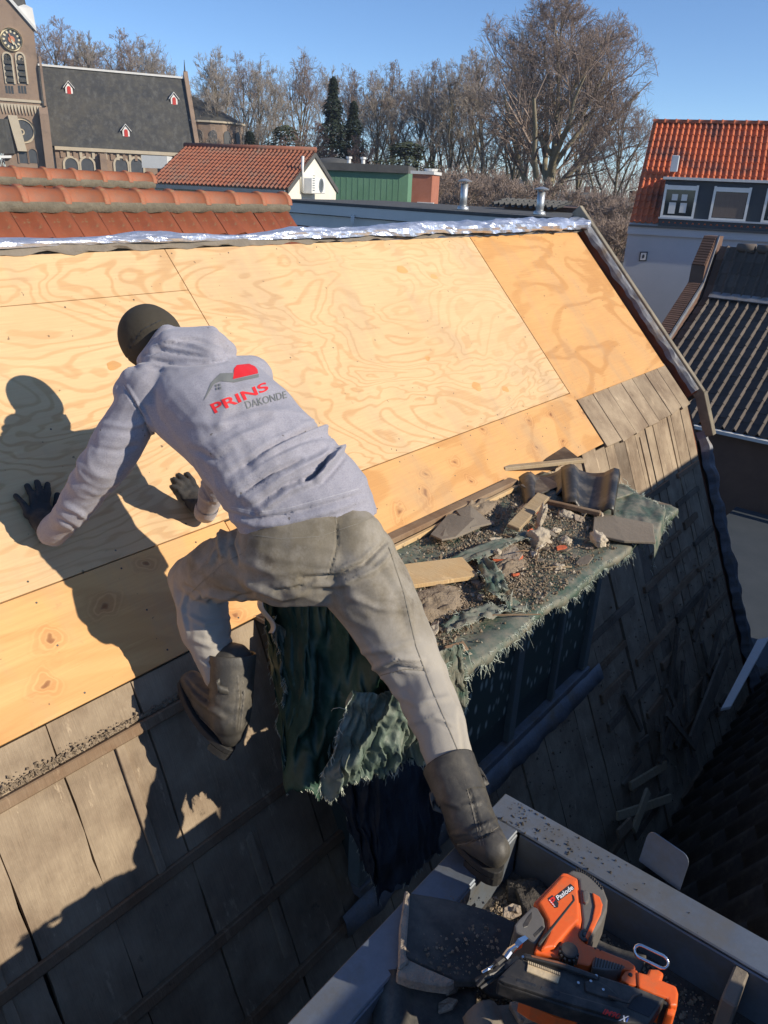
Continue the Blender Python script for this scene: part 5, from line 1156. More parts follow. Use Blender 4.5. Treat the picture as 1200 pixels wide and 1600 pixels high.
for i in range(26):
    rg = random.Random(i); fy = rg.random(); P = on_plane(1000 + 110 * fy + rg.uniform(-35, 35), 1180 - 150 * fy + rg.uniform(-40, 60), K + N2 * (.02 + .003 * i), N2); d = X * rg.uniform(-.2, .45) + S2 * rg.uniform(-.35, .25); m = MB(); m.box(P, d, d.cross(N2).normalized() * .04, N2 * .02)
    o = build('fallen_lath', m, m_plankdark, None, bevel=.002, loc=P); tag(o, 'dark broken lath in the heap at the bottom of the valley', 'lath', 'dark broken laths in the valley heap')

# small broken bits packed through the heap
rg = random.Random(77)
mats_ = (m_felt, m_darktile, m_brokenclay, m_redbrick, m_plankdark, m_felt, m_mortar, m_darktile)
for i in range(46):
    c = rg.choice(((730, 820, 45, 14), (790, 800, 50, 16), (820, 850, 50, 14), (880, 850, 40, 12), (760, 905, 40, 14), (690, 960, 35, 16), (850, 800, 50, 14)))
    px, py = rg.gauss(c[0], c[2]), rg.gauss(c[1], c[3]); P = D(px, py, .02 + .012 * rg.random())
    if not (1.14 < P.y < 1.80 and 1.75 < P.x < 3.5): continue
    r = rg.uniform(.016, .046); n_ = rg.choice((4, 5, 5, 6)); u = V((rg.gauss(0, 1), rg.gauss(0, 1), rg.gauss(0, .25))).normalized(); w_ = u.cross(V((rg.gauss(0, .25), rg.gauss(0, .25), 1))).normalized(); a0 = rg.random() * 6
    pts = [P + (u * math.cos(a0 + 6.283 * j / n_) + w_ * (.62 * math.sin(a0 + 6.283 * j / n_))) * r * rg.uniform(.65, 1.15) for j in range(n_)]
    m = MB(); m.prism(pts, u.cross(w_).normalized() * rg.uniform(.006, .013)); o = build('rubble_shard', m, mats_[i % 8], None, bevel=.001, loc=P); tag(o, 'small broken shard lying loose in the rubble on the dormer roof', 'shard', 'small shards in the rubble')
for i in range(16):
    P = D(rg.gauss(790, 60), rg.gauss(845, 34), .03); d = V((rg.gauss(0, 1), rg.gauss(0, .6), rg.gauss(0, .15))).normalized() * rg.uniform(.05, .17)
    if not (1.14 < P.y < 1.80): continue
    m = MB(); m.tube([P, P + d * .5 + V((0, 0, .003)), P + d], [.004, .003, .001], 4); o = build('wood_splinter', m, (m_lath, m_batten, m_plankdark)[i % 3], None, loc=P); tag(o, 'thin wood splinter lying loose in the rubble on the dormer roof', 'splinter', 'splinters in the rubble')
# ================================================================ the roofer
C3 = at                                               # picture column, row, distance
def seg_d(px, py, a, b):
    ax, ay = a; bx, by = b; dx, dy = bx - ax, by - ay; L = dx * dx + dy * dy + 1e-9
    f = max(0, min(1, ((px - ax) * dx + (py - ay) * dy) / L)); return math.hypot(px - ax - dx * f, py - ay - dy * f), f
def pl_d(px, py, pts):
    best = (1e9, 0)
    n = len(pts) - 1
    for i in range(n):
        d, f = seg_d(px, py, pts[i], pts[i + 1])
        if d < best[0]: best = (d, (i + f) / n)
    return best
ridge = [(ray(600, 700)).normalized(), V((0, 0, 1)), (ray(900, 640) - ray(600, 800)).normalized()]
def remeshed(name, mb, mat, voxel, parent=None, smooth_it=4, folds=(), nz=(), label=None, loc=None):
    o = build(name, mb, mat, parent, loc=loc)
    r = o.modifiers.new('r', 'REMESH'); r.mode = 'VOXEL'; r.voxel_size = voxel
    s = o.modifiers.new('s', 'SMOOTH'); s.iterations = smooth_it; s.factor = .6
    dg = bpy.context.evaluated_depsgraph_get(); me = bpy.data.meshes.new_from_object(o.evaluated_get(dg)); old = o.data; o.modifiers.clear(); o.data = me; me.name = name
    if not me.materials: me.materials.append(mat)
    me.shade_smooth()
    if folds or nz:
        off = wloc(o); cz = V((0, 0, 0))
        def fn(p, n):
            Pw = p + off; x, y, t = proj(Pw); d = 0.0
            for (A_, f_) in nz:
                q = Pw * abs(f_)
                if f_ > 0: d += A_ * noise.noise(q)
                else: q2 = V((Pw.dot(ridge[0]), Pw.dot(ridge[1]), Pw.dot(ridge[2]) * .38)) * -f_ + V((3 * noise.noise(Pw * 4), 0, 0)) * .5; d += A_ * (.28 - abs(noise.noise(q2)) * 1.0)
            view = -Pw.normalized(); fc = n.dot(view)
            if fc > -.1:
                for pts, wd, am in folds:
                    wd = wd * .85
                    dd, u = pl_d(x, y, pts)
                    if dd < wd * 2.6:
                        g_ = math.exp(-(dd / wd) ** 1.4); g2 = math.exp(-((dd - wd * 1.5) / wd) ** 2)
                        d += 1.7 * am * (g_ - .35 * g2) * (math.sin(math.pi * min(1, max(0, u * .92 + .04))) ** .5)
            return n * d
        displace(o, fn)
    if label: o['label'] = label
    return o
def ell_ring(c, sv, bv, a, b, n=22, ex=2.0):
    out = []
    for j in range(n):
        t = 2 * math.pi * j / n; cx, sx = math.cos(t), math.sin(t); out.append(c + sv * (a * math.copysign(abs(cx) ** (2 / ex), cx)) + bv * (b * math.copysign(abs(sx) ** (2 / ex), sx)))
    return out
hipR, hipL = C3(568, 872, 2.20), C3(415, 866, 2.20)
pel = (hipR + hipL) / 2
neck = C3(290, 556, 2.27); head = C3(238, 532, 2.36)
shL, shR = C3(232, 606, 2.20), C3(398, 590, 2.42)
spine = [pel, C3(474, 812, 2.13), C3(452, 745, 2.12), C3(412, 690, 2.14), C3(365, 640, 2.18), C3(322, 598, 2.23), C3(296, 570, 2.27)]
sv0 = (hipR - hipL).normalized(); sv1 = (shR - shL).normalized()
handL = on_plane(62, 812, A + N1 * .05, N1); wrL = on_plane(82, 832, A + N1 * .085, N1)
handR = on_plane(303, 782, A + N1 * .05, N1); wrR = on_plane(321, 800, A + N1 * .09, N1)
elL = C3(160, 730, 2.24); elR = C3(352, 715, 2.52)
kneeR, ankR = C3(652, 1052, 2.11), C3(742, 1300, 1.86)
kneeL, ankL = C3(306, 905, 2.40), C3(362, 1118, 2.33)
footRz = TZ + .001
heelR = at_z(765, 1362, TZ - .07); 
m_skin = simple('skin', (.42, .25, .18), (.46, .28, .20), 8, .6, .1)
k = N('hoodie_fabric'); a = k.noise(k.co(), 260, 3, .7); b_n = k.noise(k.co(), 5, 4, .6); fb_ = k.noise(k.co((1, 1, 3)), 90, 3, .7)
c = k.mix(k.ramp(a, [(.32, 0.0), (.68, 1.0)]), (.25, .24, .28), (.345, .335, .38)); c = k.mix(k.ramp(fb_, [(.3, 0.0), (.7, .35)]), c, (.42, .41, .44))
c = k.mix(k.ramp(b_n, [(.52, 0.0), (.72, .35)]), c, (.27, .23, .20))
sp = k.noise(k.co(loc=(3, 3, 3)), 48, 2, .5); c = k.mix(k.ramp(sp, [(.73, 0.0), (.76, .7)]), c, (.10, .085, .07))
m_hood = k.done(c, .95, k.math('ADD', a, k.math('MULTIPLY', b_n, .3)), .35, .002, spec=.15)
k.b.inputs['Sheen Weight'].default_value = .25
k = N('dusty_graded_trousers'); a = k.noise(k.co(), 4.2, 6, .65); f_ = k.noise(k.co(), 190, 3, .7); f3 = k.noise(k.co(loc=(9, 1, 2)), 7.5, 5, .7)
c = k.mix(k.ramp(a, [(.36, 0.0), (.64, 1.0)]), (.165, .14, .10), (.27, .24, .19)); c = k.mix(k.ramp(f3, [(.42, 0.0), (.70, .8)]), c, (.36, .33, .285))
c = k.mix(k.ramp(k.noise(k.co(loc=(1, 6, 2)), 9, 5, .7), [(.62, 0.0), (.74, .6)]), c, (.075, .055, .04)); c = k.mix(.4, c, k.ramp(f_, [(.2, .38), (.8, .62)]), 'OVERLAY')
sx_ = k.n('ShaderNodeSeparateXYZ', {0: k.tc.outputs['Object']}); dz_ = k.math('ADD', sx_.outputs[2], k.math('MULTIPLY', a, .35)); c = k.mix(k.ramp(dz_, [(.0, .85), (.10, 0.0)]), c, k.mix(a, (.36, .33, .285), (.46, .425, .37))); m_trous = k.done(c, .95, k.math('ADD', f_, a), .3, .002, spec=.15)  # cloth colour turns paler below the hips
m_boot = simple('boot_leather', (.042, .039, .034), (.072, .067, .058), 9, .55, .4, .004, fine=150, dirt=(.13, .115, .09), dirtscale=7)
m_sole = simple('boot_sole', (.02, .019, .018), (.035, .033, .03), 9, .8, .4)
m_glove = simple('glove', (.025, .024, .023), (.045, .042, .04), 16, .85, .5, .003, dirt=(.09, .075, .06), dirtscale=9)
m_cap = simple('dark_olive_cap', (.040, .033, .022), (.058, .048, .033), 14, .9, .3, .002, fine=200)
m_hair = simple('dark_hair', (.03, .022, .015), (.05, .035, .025), 20, .8, .3)
# body: one continuous surface under the clothes
mb = MB()
fw = (head - neck).normalized()
mb.ellips(head, sv1 * .064, fw.cross(sv1) * .080, fw * .092)
mb.capsule(spine[-1], head - fw * .03, .05, .048)
for i in range(6):
    f = i / 6; s_ = sv0.lerp(sv1, f).normalized(); mb.capsule(spine[i] - s_ * (.085 - .05 * f), spine[i] + s_ * (.085 - .05 * f), .075 - .015 * f, .075 - .015 * f); mb.capsule(spine[i], spine[i + 1], .085 - .02 * f, .08 - .02 * f)
for a_, b_, c_, ra in ((shL, elL, wrL, .045), (shR, elR, wrR, .045)): mb.capsule(a_, b_, .042, .036); mb.capsule(b_, c_, .038, .027); mb.capsule(spine[-2], a_, .045, .042)
mb.capsule(wrL, handL, .028, .03); mb.capsule(wrR, handR, .028, .03)
for h_, k_, a_ in ((hipR, kneeR, ankR), (hipL, kneeL, ankL)): mb.capsule(h_, k_, .078, .055); mb.capsule(k_, a_, .052, .036); mb.capsule(pel, h_, .09, .085)
# face: nose, brow, chin and ears on the head that looks down at the boards
fd_ = (fw.cross(sv1)); fd_ = fd_ if fd_.dot(N1) < 0 else -fd_
mb.capsule(head + fd_ * .070 - fw * .0, head + fd_ * .092 - fw * .02, .010, .012); mb.ellips(head + fd_ * .06 - fw * .07, sv1 * .045, fd_ * .04, fw * .035); mb.ellips(head + fd_ * .07 + fw * .03, sv1 * .055, fd_ * .025, fw * .012)
for sg in (-1, 1): mb.ellips(head + sv1 * (sg * .066) - fd_ * .005 - fw * .01, sv1 * .01, fd_ * .018, fw * .03)
person = remeshed('person', mb, m_skin, .011, smooth_it=6, loc=pel)
tag(person, 'roofer in a grey hoodie and dusty trousers leaning over the plywood, seen from behind', 'person')
# cap
mb = MB(); mb.ellips(head + fw * .012 - fd_ * .006, sv1 * .088, fd_ * .102, fw * .102, 24, 16)
cap = remeshed('cap', mb, m_cap, .008, person, 4, folds=[([(196, 575), (205, 530), (240, 505), (285, 515)], 2, -.0025), ([(215, 590), (225, 545), (250, 515)], 2, -.0025), ([(193, 545), (225, 545), (262, 532)], 2, .002)], nz=((.004, 12),))
mb = MB(); rim = []
for i in range(9):
    t = math.radians(-48 + 12 * i); c_ = head + fw * .045 + fd_ * .09; rim.append([c_ + sv1 * math.sin(t) * .08 - fw * .02 * abs(math.sin(t)), c_ + sv1 * math.sin(t) * .075 + fd_ * (.055 * math.cos(t)) - fw * .03])
mb.loft(rim, caps=False, closed=False); o = build('peak', mb, m_cap, cap, smooth=True); md = o.modifiers.new('s', 'SOLIDIFY'); md.thickness = .004
# hoodie
mb = MB(); rings = []
prof = [(C3(494, 826, 2.14), .176, .132), (C3(487, 800, 2.13), .182, .140), (C3(460, 773, 2.12), .188, .138), (C3(442, 740, 2.11), .180, .130), (C3(408, 694, 2.12), .176, .128), (C3(374, 648, 2.155), .176, .130), (C3(338, 612, 2.20), .180, .118), (C3(312, 585, 2.24), .150, .095), (C3(296, 566, 2.27), .09, .075)]
nP = len(prof)
for i, (c, a_, b_) in enumerate(prof):
    f = i / (nP - 1); s_ = sv0.lerp(sv1, min(1, f * 1.15)).normalized(); ax_ = (prof[min(i + 1, nP - 1)][0] - prof[max(i - 1, 0)][0]).normalized(); s_ = (s_ - ax_ * s_.dot(ax_)).normalized(); bv = ax_.cross(s_)
    rings.append(ell_ring(c - (bv if bv.dot(c) < 0 else -bv) * .03, s_, bv, a_, b_, 26, 2.3))
mb.loft(rings)
# shoulders and sleeves
mb.capsule(C3(300, 605, 2.23), C3(236, 604, 2.21), .085, .072); mb.capsule(C3(330, 600, 2.26), C3(388, 590, 2.38), .085, .070)
mb.capsule(C3(236, 608, 2.20), elL, .076, .068); mb.capsule(elL, C3(112, 800, 2.33), .068, .050); mb.capsule(C3(112, 800, 2.33), wrL, .050, .043)
mb.capsule(C3(250, 640, 2.19), C3(330, 690, 2.15), .06, .085); mb.capsule(C3(215, 604, 2.20), C3(200, 612, 2.205), .058, .045)
mb.capsule(C3(390, 592, 2.40), elR, .072, .060); mb.capsule(elR, wrR, .058, .036)
# hood: collar roll lying on the neck, folded towards the head
mb.capsule(C3(232, 560, 2.24), C3(268, 540, 2.20), .030, .040); mb.capsule(C3(268, 540, 2.20), C3(330, 535, 2.22), .042, .038); mb.capsule(C3(330, 535, 2.22), C3(352, 548, 2.27), .038, .030)
mb.capsule(C3(225, 563, 2.26), C3(262, 524, 2.27), .026, .030); mb.capsule(C3(262, 527, 2.27), C3(330, 522, 2.29), .028, .024); mb.capsule(C3(250, 565, 2.2), C3(330, 560, 2.19), .045, .045)
mb.capsule(C3(330, 525, 2.30), C3(352, 540, 2.30), .02, .02)
folds = []
R_a = random.Random(12)
# traced wrinkles: lower back sweep, waist creases, arm creases, hood
for pts, wd, am in ((((395, 720), (450, 690), (520, 668), (560, 640)), 9, .010), (((360, 762), (410, 728), (470, 700), (505, 690)), 8, .008), (((385, 785), (440, 745), (500, 716), (520, 702)), 7, .008), (((405, 800), (450, 768), (500, 748)), 6, .009),
    (((495, 748), (518, 722), (536, 698)), 7, .020), (((476, 752), (497, 738), (514, 714)), 4, -.018), (((360, 740), (420, 700), (480, 672), (520, 655)), 6, -.011), (((375, 772), (425, 738), (470, 718)), 4, -.013), (((400, 790), (445, 758), (485, 742)), 4, -.008),
    (((330, 705), (380, 680), (430, 660)), 9, .005), (((300, 660), (350, 665), (400, 650), (450, 640)), 9, .004), (((320, 690), (370, 660), (420, 648)), 6, -.004), (((352, 800), (392, 812), (440, 806), (520, 785), (562, 772)), 4, -.006), (((355, 812), (400, 822), (450, 816), (530, 795), (570, 780)), 6, .005),
    (((192, 603), (215, 640), (235, 680), (250, 705)), 2.2, -.004), (((196, 600), (219, 637), (240, 677), (254, 702)), 2.5, .004), (((262, 708), (300, 735), (318, 765), (335, 790)), 2.5, -.004), (((160, 662), (200, 668), (230, 660)), 6, .004), (((150, 700), (185, 705), (215, 695)), 5, -.003), (((100, 790), (125, 800), (140, 815)), 5, .004), (((90, 808), (112, 820), (125, 832)), 4, -.004), (((120, 760), (150, 770), (172, 765)), 6, .003),
    (((225, 555), (250, 545), (280, 552), (330, 560)), 4, -.007), (((235, 548), (265, 532), (300, 540), (340, 552)), 4, .005), (((250, 540), (300, 530), (345, 540)), 3, -.005), (((240, 565), (290, 570), (350, 566)), 5, -.006), (((218, 572), (240, 570), (255, 573)), 5, .006),
    (((350, 600), (352, 640), (340, 680)), 12, .003), (((300, 700), (335, 720), (360, 705)), 6, -.004)): folds.append((pts, wd, am))
hood = remeshed('hoodie', mb, m_hood, .0062, person, 4, folds=folds, nz=((.006, 7), (.002, 16), (.012, -8), (.006, -17)))
# trousers
mb = MB(); rings = []
pp = [(C3(484, 800, 2.145), .168, .120), (C3(482, 830, 2.15), .186, .138), (C3(482, 860, 2.155), .205, .150), (C3(484, 888, 2.165), .205, .145), (C3(488, 912, 2.19), .17, .12)]
for i, (c, a_, b_) in enumerate(pp):
    ax_ = (pp[min(i + 1, 4)][0] - pp[max(i - 1, 0)][0]).normalized(); s_ = (sv0 - ax_ * sv0.dot(ax_)).normalized(); bv = ax_.cross(s_); rings.append(ell_ring(c, s_, bv, a_, b_, 26, 2.3))
mb.loft(rings)
mb.ellips(C3(548, 856, 2.12), sv0 * .105, UP * .12, FH * .10); mb.ellips(C3(430, 850, 2.14), sv0 * .105, UP * .115, FH * .10)
mb.capsule(C3(555, 885, 2.14), C3(610, 980, 2.12), .132, .102); mb.capsule(C3(610, 980, 2.12), kneeR, .102, .086); mb.capsule(kneeR, C3(690, 1140, 2.01), .080, .067); mb.capsule(C3(690, 1140, 2.01), C3(703, 1196, 1.965), .066, .058)
mb.capsule(C3(425, 868, 2.17), C3(345, 890, 2.30), .120, .098); mb.capsule(C3(345, 890, 2.30), kneeL, .098, .082); mb.capsule(kneeL, C3(322, 985, 2.36), .080, .075); mb.capsule(C3(322, 985, 2.36), C3(345, 1050, 2.335), .068, .055)
folds = [(p, w_, a_) for p, w_, a_ in ((((300, 935), (330, 925), (380, 935)), 5, .008), (((290, 915), (330, 940), (395, 928)), 4, -.008), (((355, 815), (345, 840), (350, 870)), 7, .010), (((368, 820), (362, 850), (372, 880)), 4, -.009), (((340, 850), (330, 880), (300, 900)), 5, .006),
    (((470, 905), (520, 902), (570, 880), (605, 845)), 5, -.012), (((475, 916), (530, 915), (585, 890), (615, 860)), 6, .008), (((430, 925), (470, 917), (490, 908)), 4, -.008), (((525, 805), (528, 850), (512, 905)), 1.8, -.004), (((570, 1062), (620, 1042), (665, 1048)), 4, -.008), (((575, 1048), (620, 1028), (660, 1032)), 5, .007), (((560, 1020), (610, 1012), (650, 1000)), 6, .004),
    (((600, 880), (630, 930), (645, 985)), 7, .005), (((545, 930), (590, 950), (640, 955)), 6, .004), (((600, 1075), (650, 1100), (700, 1090)), 6, .004), (((640, 1130), (680, 1120), (712, 1135)), 5, .004), (((715, 1110), (722, 1150), (728, 1190)), 4, -.004), (((290, 960), (320, 975), (360, 965)), 5, .005), (((300, 1000), (330, 1010), (365, 1000)), 5, .005), (((312, 1030), (340, 1040), (362, 1030)), 4, -.005), (((385, 915), (440, 935), (480, 925)), 6, .005), (((290, 925), (283, 950), (292, 990)), 4, .005), (((380, 880), (430, 895), (480, 890)), 9, .004))]
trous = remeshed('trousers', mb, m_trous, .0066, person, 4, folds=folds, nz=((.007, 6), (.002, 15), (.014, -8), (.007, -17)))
# boots
def boot(top, ank, heel, toe, up_, r0, r1, lab, seam, strap_px, rim_open=True):
    """shaft from top to ankle, foot from heel to toe; up_ points from the sole into the shaft"""
    mb = MB(); ax_ = (ank - top).normalized(); foot = (toe - heel).normalized(); sd_ = foot.cross(up_).normalized()
    mb.capsule(top.lerp(ank, .06), ank, r0, r1, 18); mb.capsule(ank, heel + up_ * .045, r1, .042); mb.capsule(heel + up_ * .042, heel.lerp(toe, .55) + up_ * .040, .042, .045); mb.capsule(heel.lerp(toe, .5) + up_ * .04, toe - foot * .04 + up_ * .032, .046, .036)
    mb.capsule(ank, heel.lerp(toe, .5) + up_ * .05, r1 * .95, .042)
    o = remeshed('boot', mb, m_boot, .006, person, 4, folds=seam, nz=((.005, 14), (.002, 40)))
    # cuff: a real opening with an inner wall
    u = ax_.orthogonal().normalized(); q = ax_.cross(u); m = MB(); rg_ = lambda c, r: [c + (u * math.cos(2 * math.pi * j / 26) + q * math.sin(2 * math.pi * j / 26)) * (r * (1 + .05 * rn(math.cos(j * .24) * 2, math.sin(j * .24) * 2, 5))) for j in range(26)]
    m.loft([rg_(top + ax_ * .07, r0 * .98), rg_(top, r0 * 1.04), rg_(top - ax_ * .025, r0 * 1.07), rg_(top - ax_ * .029, r0 * 1.04), rg_(top - ax_ * .025, r0 * .98), rg_(top + ax_ * .05, r0 * .9)], caps=False); build('cuff', m, m_boot, o, smooth=True)
    # sole with heel block
    m = MB(); n_ = 18; outl = []
    L_ = (toe - heel).length
    for j in range(28):
        t = 2 * math.pi * j / 28; f = (1 - math.cos(t)) / 2; wd = (.036 + .012 * math.sin(f * math.pi * .9 + .5)) * math.sin(t); outl.append(heel - foot * .04 + foot * ((L_ + .04) * f) + sd_ * wd * 1.15)
    m.prism([p - up_ * .012 for p in outl], up_ * .020); build('sole', m, m_sole, o, bevel=.002)
    m = MB(); ho = [p - up_ * .013 for p in outl if (p - heel).dot(foot) < .04]; ho = sorted(ho, key=lambda p: math.atan2((p - heel).dot(sd_), (p - heel).dot(foot) ))
    m.prism(ho, up_ * -.022); build('heel_block', m, m_sole, o)
    # pull strap loops
    for a_, b_, c_ in strap_px:
        m = MB(); pts = [a_, a_.lerp(b_, .3) + c_ * .8, a_.lerp(b_, .7) + c_, b_]; pr = []
        for i in range(13):
            f = i / 12 * 3; k_ = min(2, int(f)); pr.append(pts[k_].lerp(pts[k_ + 1], f - k_))
        m.loft([[p - ax_ * .011, p + ax_ * .011] for p in pr], caps=False, closed=False); s_ = build('pull_strap', m, m_boot, o, smooth=True); md = s_.modifiers.new('s', 'SOLIDIFY'); md.thickness = .004
    return o
# standing boot on the zinc roof
topR = C3(707, 1208, 1.95); heR = at_z(766, 1350, TZ + .035); toR = heR + V((.115, .20, -.0)); upR = V((.0, -.02, 1)).normalized()
view = lambda p: -p.normalized()
nS = (topR - ankR).normalized()
rgt = nS.cross(view(topR)).normalized()
if rgt.dot(AX * 1) is None: pass
sx = V((AX.x, AY.x, AZ.x)); imgx = V((AX.x, AY.x, AZ.x)); imgx = V((0, 0, 0)) + (ray(700, 800) - ray(600, 800)).normalized()
imgy = (ray(600, 700) - ray(600, 800)).normalized()
boot(topR, C3(742, 1296, 1.86), heR + upR * .005, toR + upR * .0, upR, .066, .059, '', [([(722, 1195), (735, 1240), (752, 1300)], 2.0, -.004), ([(727, 1195), (741, 1240), (758, 1300)], 2.0, .003), ([(705, 1320), (740, 1312), (782, 1292)], 3, -.006), ([(700, 1305), (735, 1300), (775, 1280)], 4, .005), ([(690, 1250), (720, 1262), (750, 1252)], 5, .003)],
     [(topR + imgx * .055 + nS * .02, topR + imgx * .05 - nS * .035, imgx * .03), (topR - imgx * .055 - nS * .05, topR - imgx * .05 - nS * .10, imgx * -.03)])
# raised boot braced on the batten
topL = C3(362, 1036, 2.33); heL = C3(352, 1160, 2.34); toL = C3(282, 1062, 2.47)
ftL = (toL - heL).normalized(); nL = (topL - C3(360, 1122, 2.32)).normalized(); upL = (nL - ftL * nL.dot(ftL)).normalized()
boot(topL, C3(360, 1122, 2.325), heL, toL, upL, .070, .062, '', [([(375, 1045), (378, 1085), (372, 1140)], 2, -.004), ([(370, 1045), (373, 1085), (367, 1140)], 2, .003), ([(285, 1085), (310, 1120), (345, 1160)], 3, -.005), ([(300, 1080), (325, 1105), (350, 1120)], 5, .005), ([(290, 1060), (310, 1085), (330, 1098)], 5, -.004)],
     [(topL - imgx * .03 - nL * .05 + view(topL) * .06, topL - imgx * .0 - nL * .085 + view(topL) * .065, view(topL) * .015 - imgx * .03)])
# gloved hands pressed flat on the boards
def hand(wr, palm_px, tips, thumb, name='glove'):
    mb = MB(); base = on_plane(*palm_px, A + N1 * .042, N1); mb.capsule(wr, base, .033, .036)
    for kn, tp_, r in tips:
        K0 = on_plane(*kn, A + N1 * .040, N1); T0 = on_plane(*tp_, A + N1 * .028, N1); Mid = K0.lerp(T0, .5) + N1 * .010
        mb.capsule(base, K0, .024, .0165); mb.capsule(K0, Mid, r * 1.1, r); mb.capsule(Mid, T0, r, r * .85)
    K0, M0, T0 = [on_plane(*q, A + N1 * .035, N1) for q in thumb]; mb.capsule(K0, M0, .016, .0135); mb.capsule(M0, T0, .0135, .011)
    return remeshed(name, mb, m_glove, .0038, person, 3, nz=((.0025, 30), (.0012, 80)))
hand(wrL, (63, 812), (((45, 803), (25, 775), .0105), ((54, 795), (43, 759), .0115), ((63, 791), (58, 753), .012), (((72), 792), (74, 756), .0115)), ((78, 812), (88, 795), (90, 774)))
hand(wrR, (303, 782), (((288, 776), (270, 760), .0105), ((290, 769), (272, 749), .0115), ((296, 764), (280, 742), .012), ((304, 763), (293, 741), .0115)), ((312, 784), (323, 772), (328, 756)))
# cuffs of the sleeves
for wr_, el_, r in ((wrL, elL, .045), (wrR, elR, .04)):
    d = (wr_ - el_).normalized(); m = MB(); m.tube([wr_ - d * .045, wr_ - d * .02, wr_ + d * .012, wr_ + d * .016], [r * 1.02, r * 1.06, r, r * .8], 22, caps=False); o = build('cuff', m, m_hood, hood, smooth=True)
# ---- print on the back of the hoodie
dg = bpy.context.evaluated_depsgraph_get()
def bvh_of(objs):
    vs, fs = [], []
    for o in objs:
        off = wloc(o); k_ = len(vs); vs += [v.co + off for v in o.data.vertices]; fs += [tuple(i + k_ for i in p.vertices) for p in o.data.polygons]
    return BVHTree.FromPolygons(vs, fs)
bv_h = bvh_of([hood])
def decal(name, me2d, fmap, bvh, mat, parent, lift=.0016, sub=5.0, side=None):
    """lay a flat mesh onto a surface: fmap turns its x, y into a picture point"""
    bm = bmesh.new(); bm.from_mesh(me2d); bmesh.ops.triangulate(bm, faces=bm.faces)
    for it in range(4):
        es = [e for e in bm.edges if (V(fmap(e.verts[0].co.x, e.verts[0].co.y)) - V(fmap(e.verts[1].co.x, e.verts[1].co.y))).length > sub]
        if not es: break
        bmesh.ops.subdivide_edges(bm, edges=es, cuts=1, use_grid_fill=False); bmesh.ops.triangulate(bm, faces=bm.faces)
    kill = []
    for v in bm.verts:
        x, y = fmap(v.co.x, v.co.y); d = ray(x, y).normalized(); h, n, i, dist = bvh.ray_cast(V((0, 0, 0)), d)
        if h is None: kill.append(v); continue
        if n.dot(d) > 0: n = -n
        v.co = h + n * lift
    bmesh.ops.delete(bm, geom=kill, context='VERTS')
    off = wloc(parent)
    for v in bm.verts: v.co -= off
    me = bpy.data.meshes.new(name); bm.to_mesh(me); bm.free(); me.materials.append(mat); o = bpy.data.objects.new(name, me); COL.objects.link(o); o.parent = parent
    return o
def text_mesh(s, bold=.0, shear=0.0):
    c = bpy.data.curves.new('t', 'FONT'); c.body = s; c.offset = bold; c.shear = shear; c.fill_mode = 'FRONT'; o = bpy.data.objects.new('t', c); COL.objects.link(o)
    me = bpy.data.meshes.new_from_object(o.evaluated_get(bpy.context.evaluated_depsgraph_get())); bpy.data.objects.remove(o)
    xs = [v.co.x for v in me.vertices]; ys = [v.co.y for v in me.vertices]; x0, x1, y0, y1 = min(xs), max(xs), min(0, min(ys) * 0), max(ys)
    for v in me.vertices: v.co.x = (v.co.x - x0) / (x1 - x0); v.co.y = v.co.y / y1; v.co.z = 0
    return me
def poly_mesh(pts):
    me = bpy.data.meshes.new('p'); me.from_pydata([(x, y, 0) for x, y in pts], [], [tuple(range(len(pts)))]); return me
def qmap(bl, br_, tl, tr_): return lambda x, y: (bl[0] * (1 - x) * (1 - y) + br_[0] * x * (1 - y) + tl[0] * (1 - x) * y + tr_[0] * x * y, bl[1] * (1 - x) * (1 - y) + br_[1] * x * (1 - y) + tl[1] * (1 - x) * y + tr_[1] * x * y)
m_red = N('red_print').done((.72, .02, .025), .7); m_gp = N('grey_print').done((.19, .195, .185), .7)
def seam(name, pts, w, bvh, mat, parent, lift=.0012):
    n = len(pts); a, b = [], []
    for i, (x, y) in enumerate(pts):
        x0, y0 = pts[max(i - 1, 0)]; x1, y1 = pts[min(i + 1, n - 1)]; L = math.hypot(x1 - x0, y1 - y0); nx, ny = -(y1 - y0) / L * w / 2, (x1 - x0) / L * w / 2; a.append((x + nx, y + ny)); b.append((x - nx, y - ny))
    me = bpy.data.meshes.new('s'); me.from_pydata([(x, y, 0) for x, y in a + b], [], [(i, i + 1, n + i + 1, n + i) for i in range(n - 1)]); return decal(name, me, lambda x, y: (x, y), bvh, mat, parent, lift, sub=4)
bv_t = bvh_of([trous]); boots = [o for o in person.children if o.name.split('.')[0] == 'boot']
m_seam = simple('seam_thread', (.38, .37, .40), (.44, .43, .46), 60, .9, 0); m_seamt = simple('trouser_seam', (.20, .18, .14), (.25, .225, .18), 60, .9, 0); m_seamb = simple('boot_seam', (.14, .125, .10), (.18, .16, .13), 60, .8, 0)
seam('sleeve_seam', [(193, 602), (206, 622), (222, 650), (238, 680), (251, 704)], 1.6, bv_h, m_seam, hood)
seam('side_seam', [(264, 712), (290, 730), (308, 752), (322, 778)], 1.3, bv_h, m_seam, hood)
seam('hem_seam', [(362, 792), (400, 800), (450, 794), (510, 778), (560, 764)], 1.3, bv_h, m_seam, hood)
seam('back_seam', [(524, 806), (528, 840), (524, 875), (511, 905)], 1.2, bv_t, m_seamt, trous)
seam('yoke_seam', [(395, 836), (440, 842), (500, 838), (560, 818), (596, 802)], 1.2, bv_t, m_seamt, trous)
seam('outer_seam', [(606, 850), (632, 930), (650, 1010), (676, 1080), (706, 1150), (722, 1190)], 1.2, bv_t, m_seamt, trous)
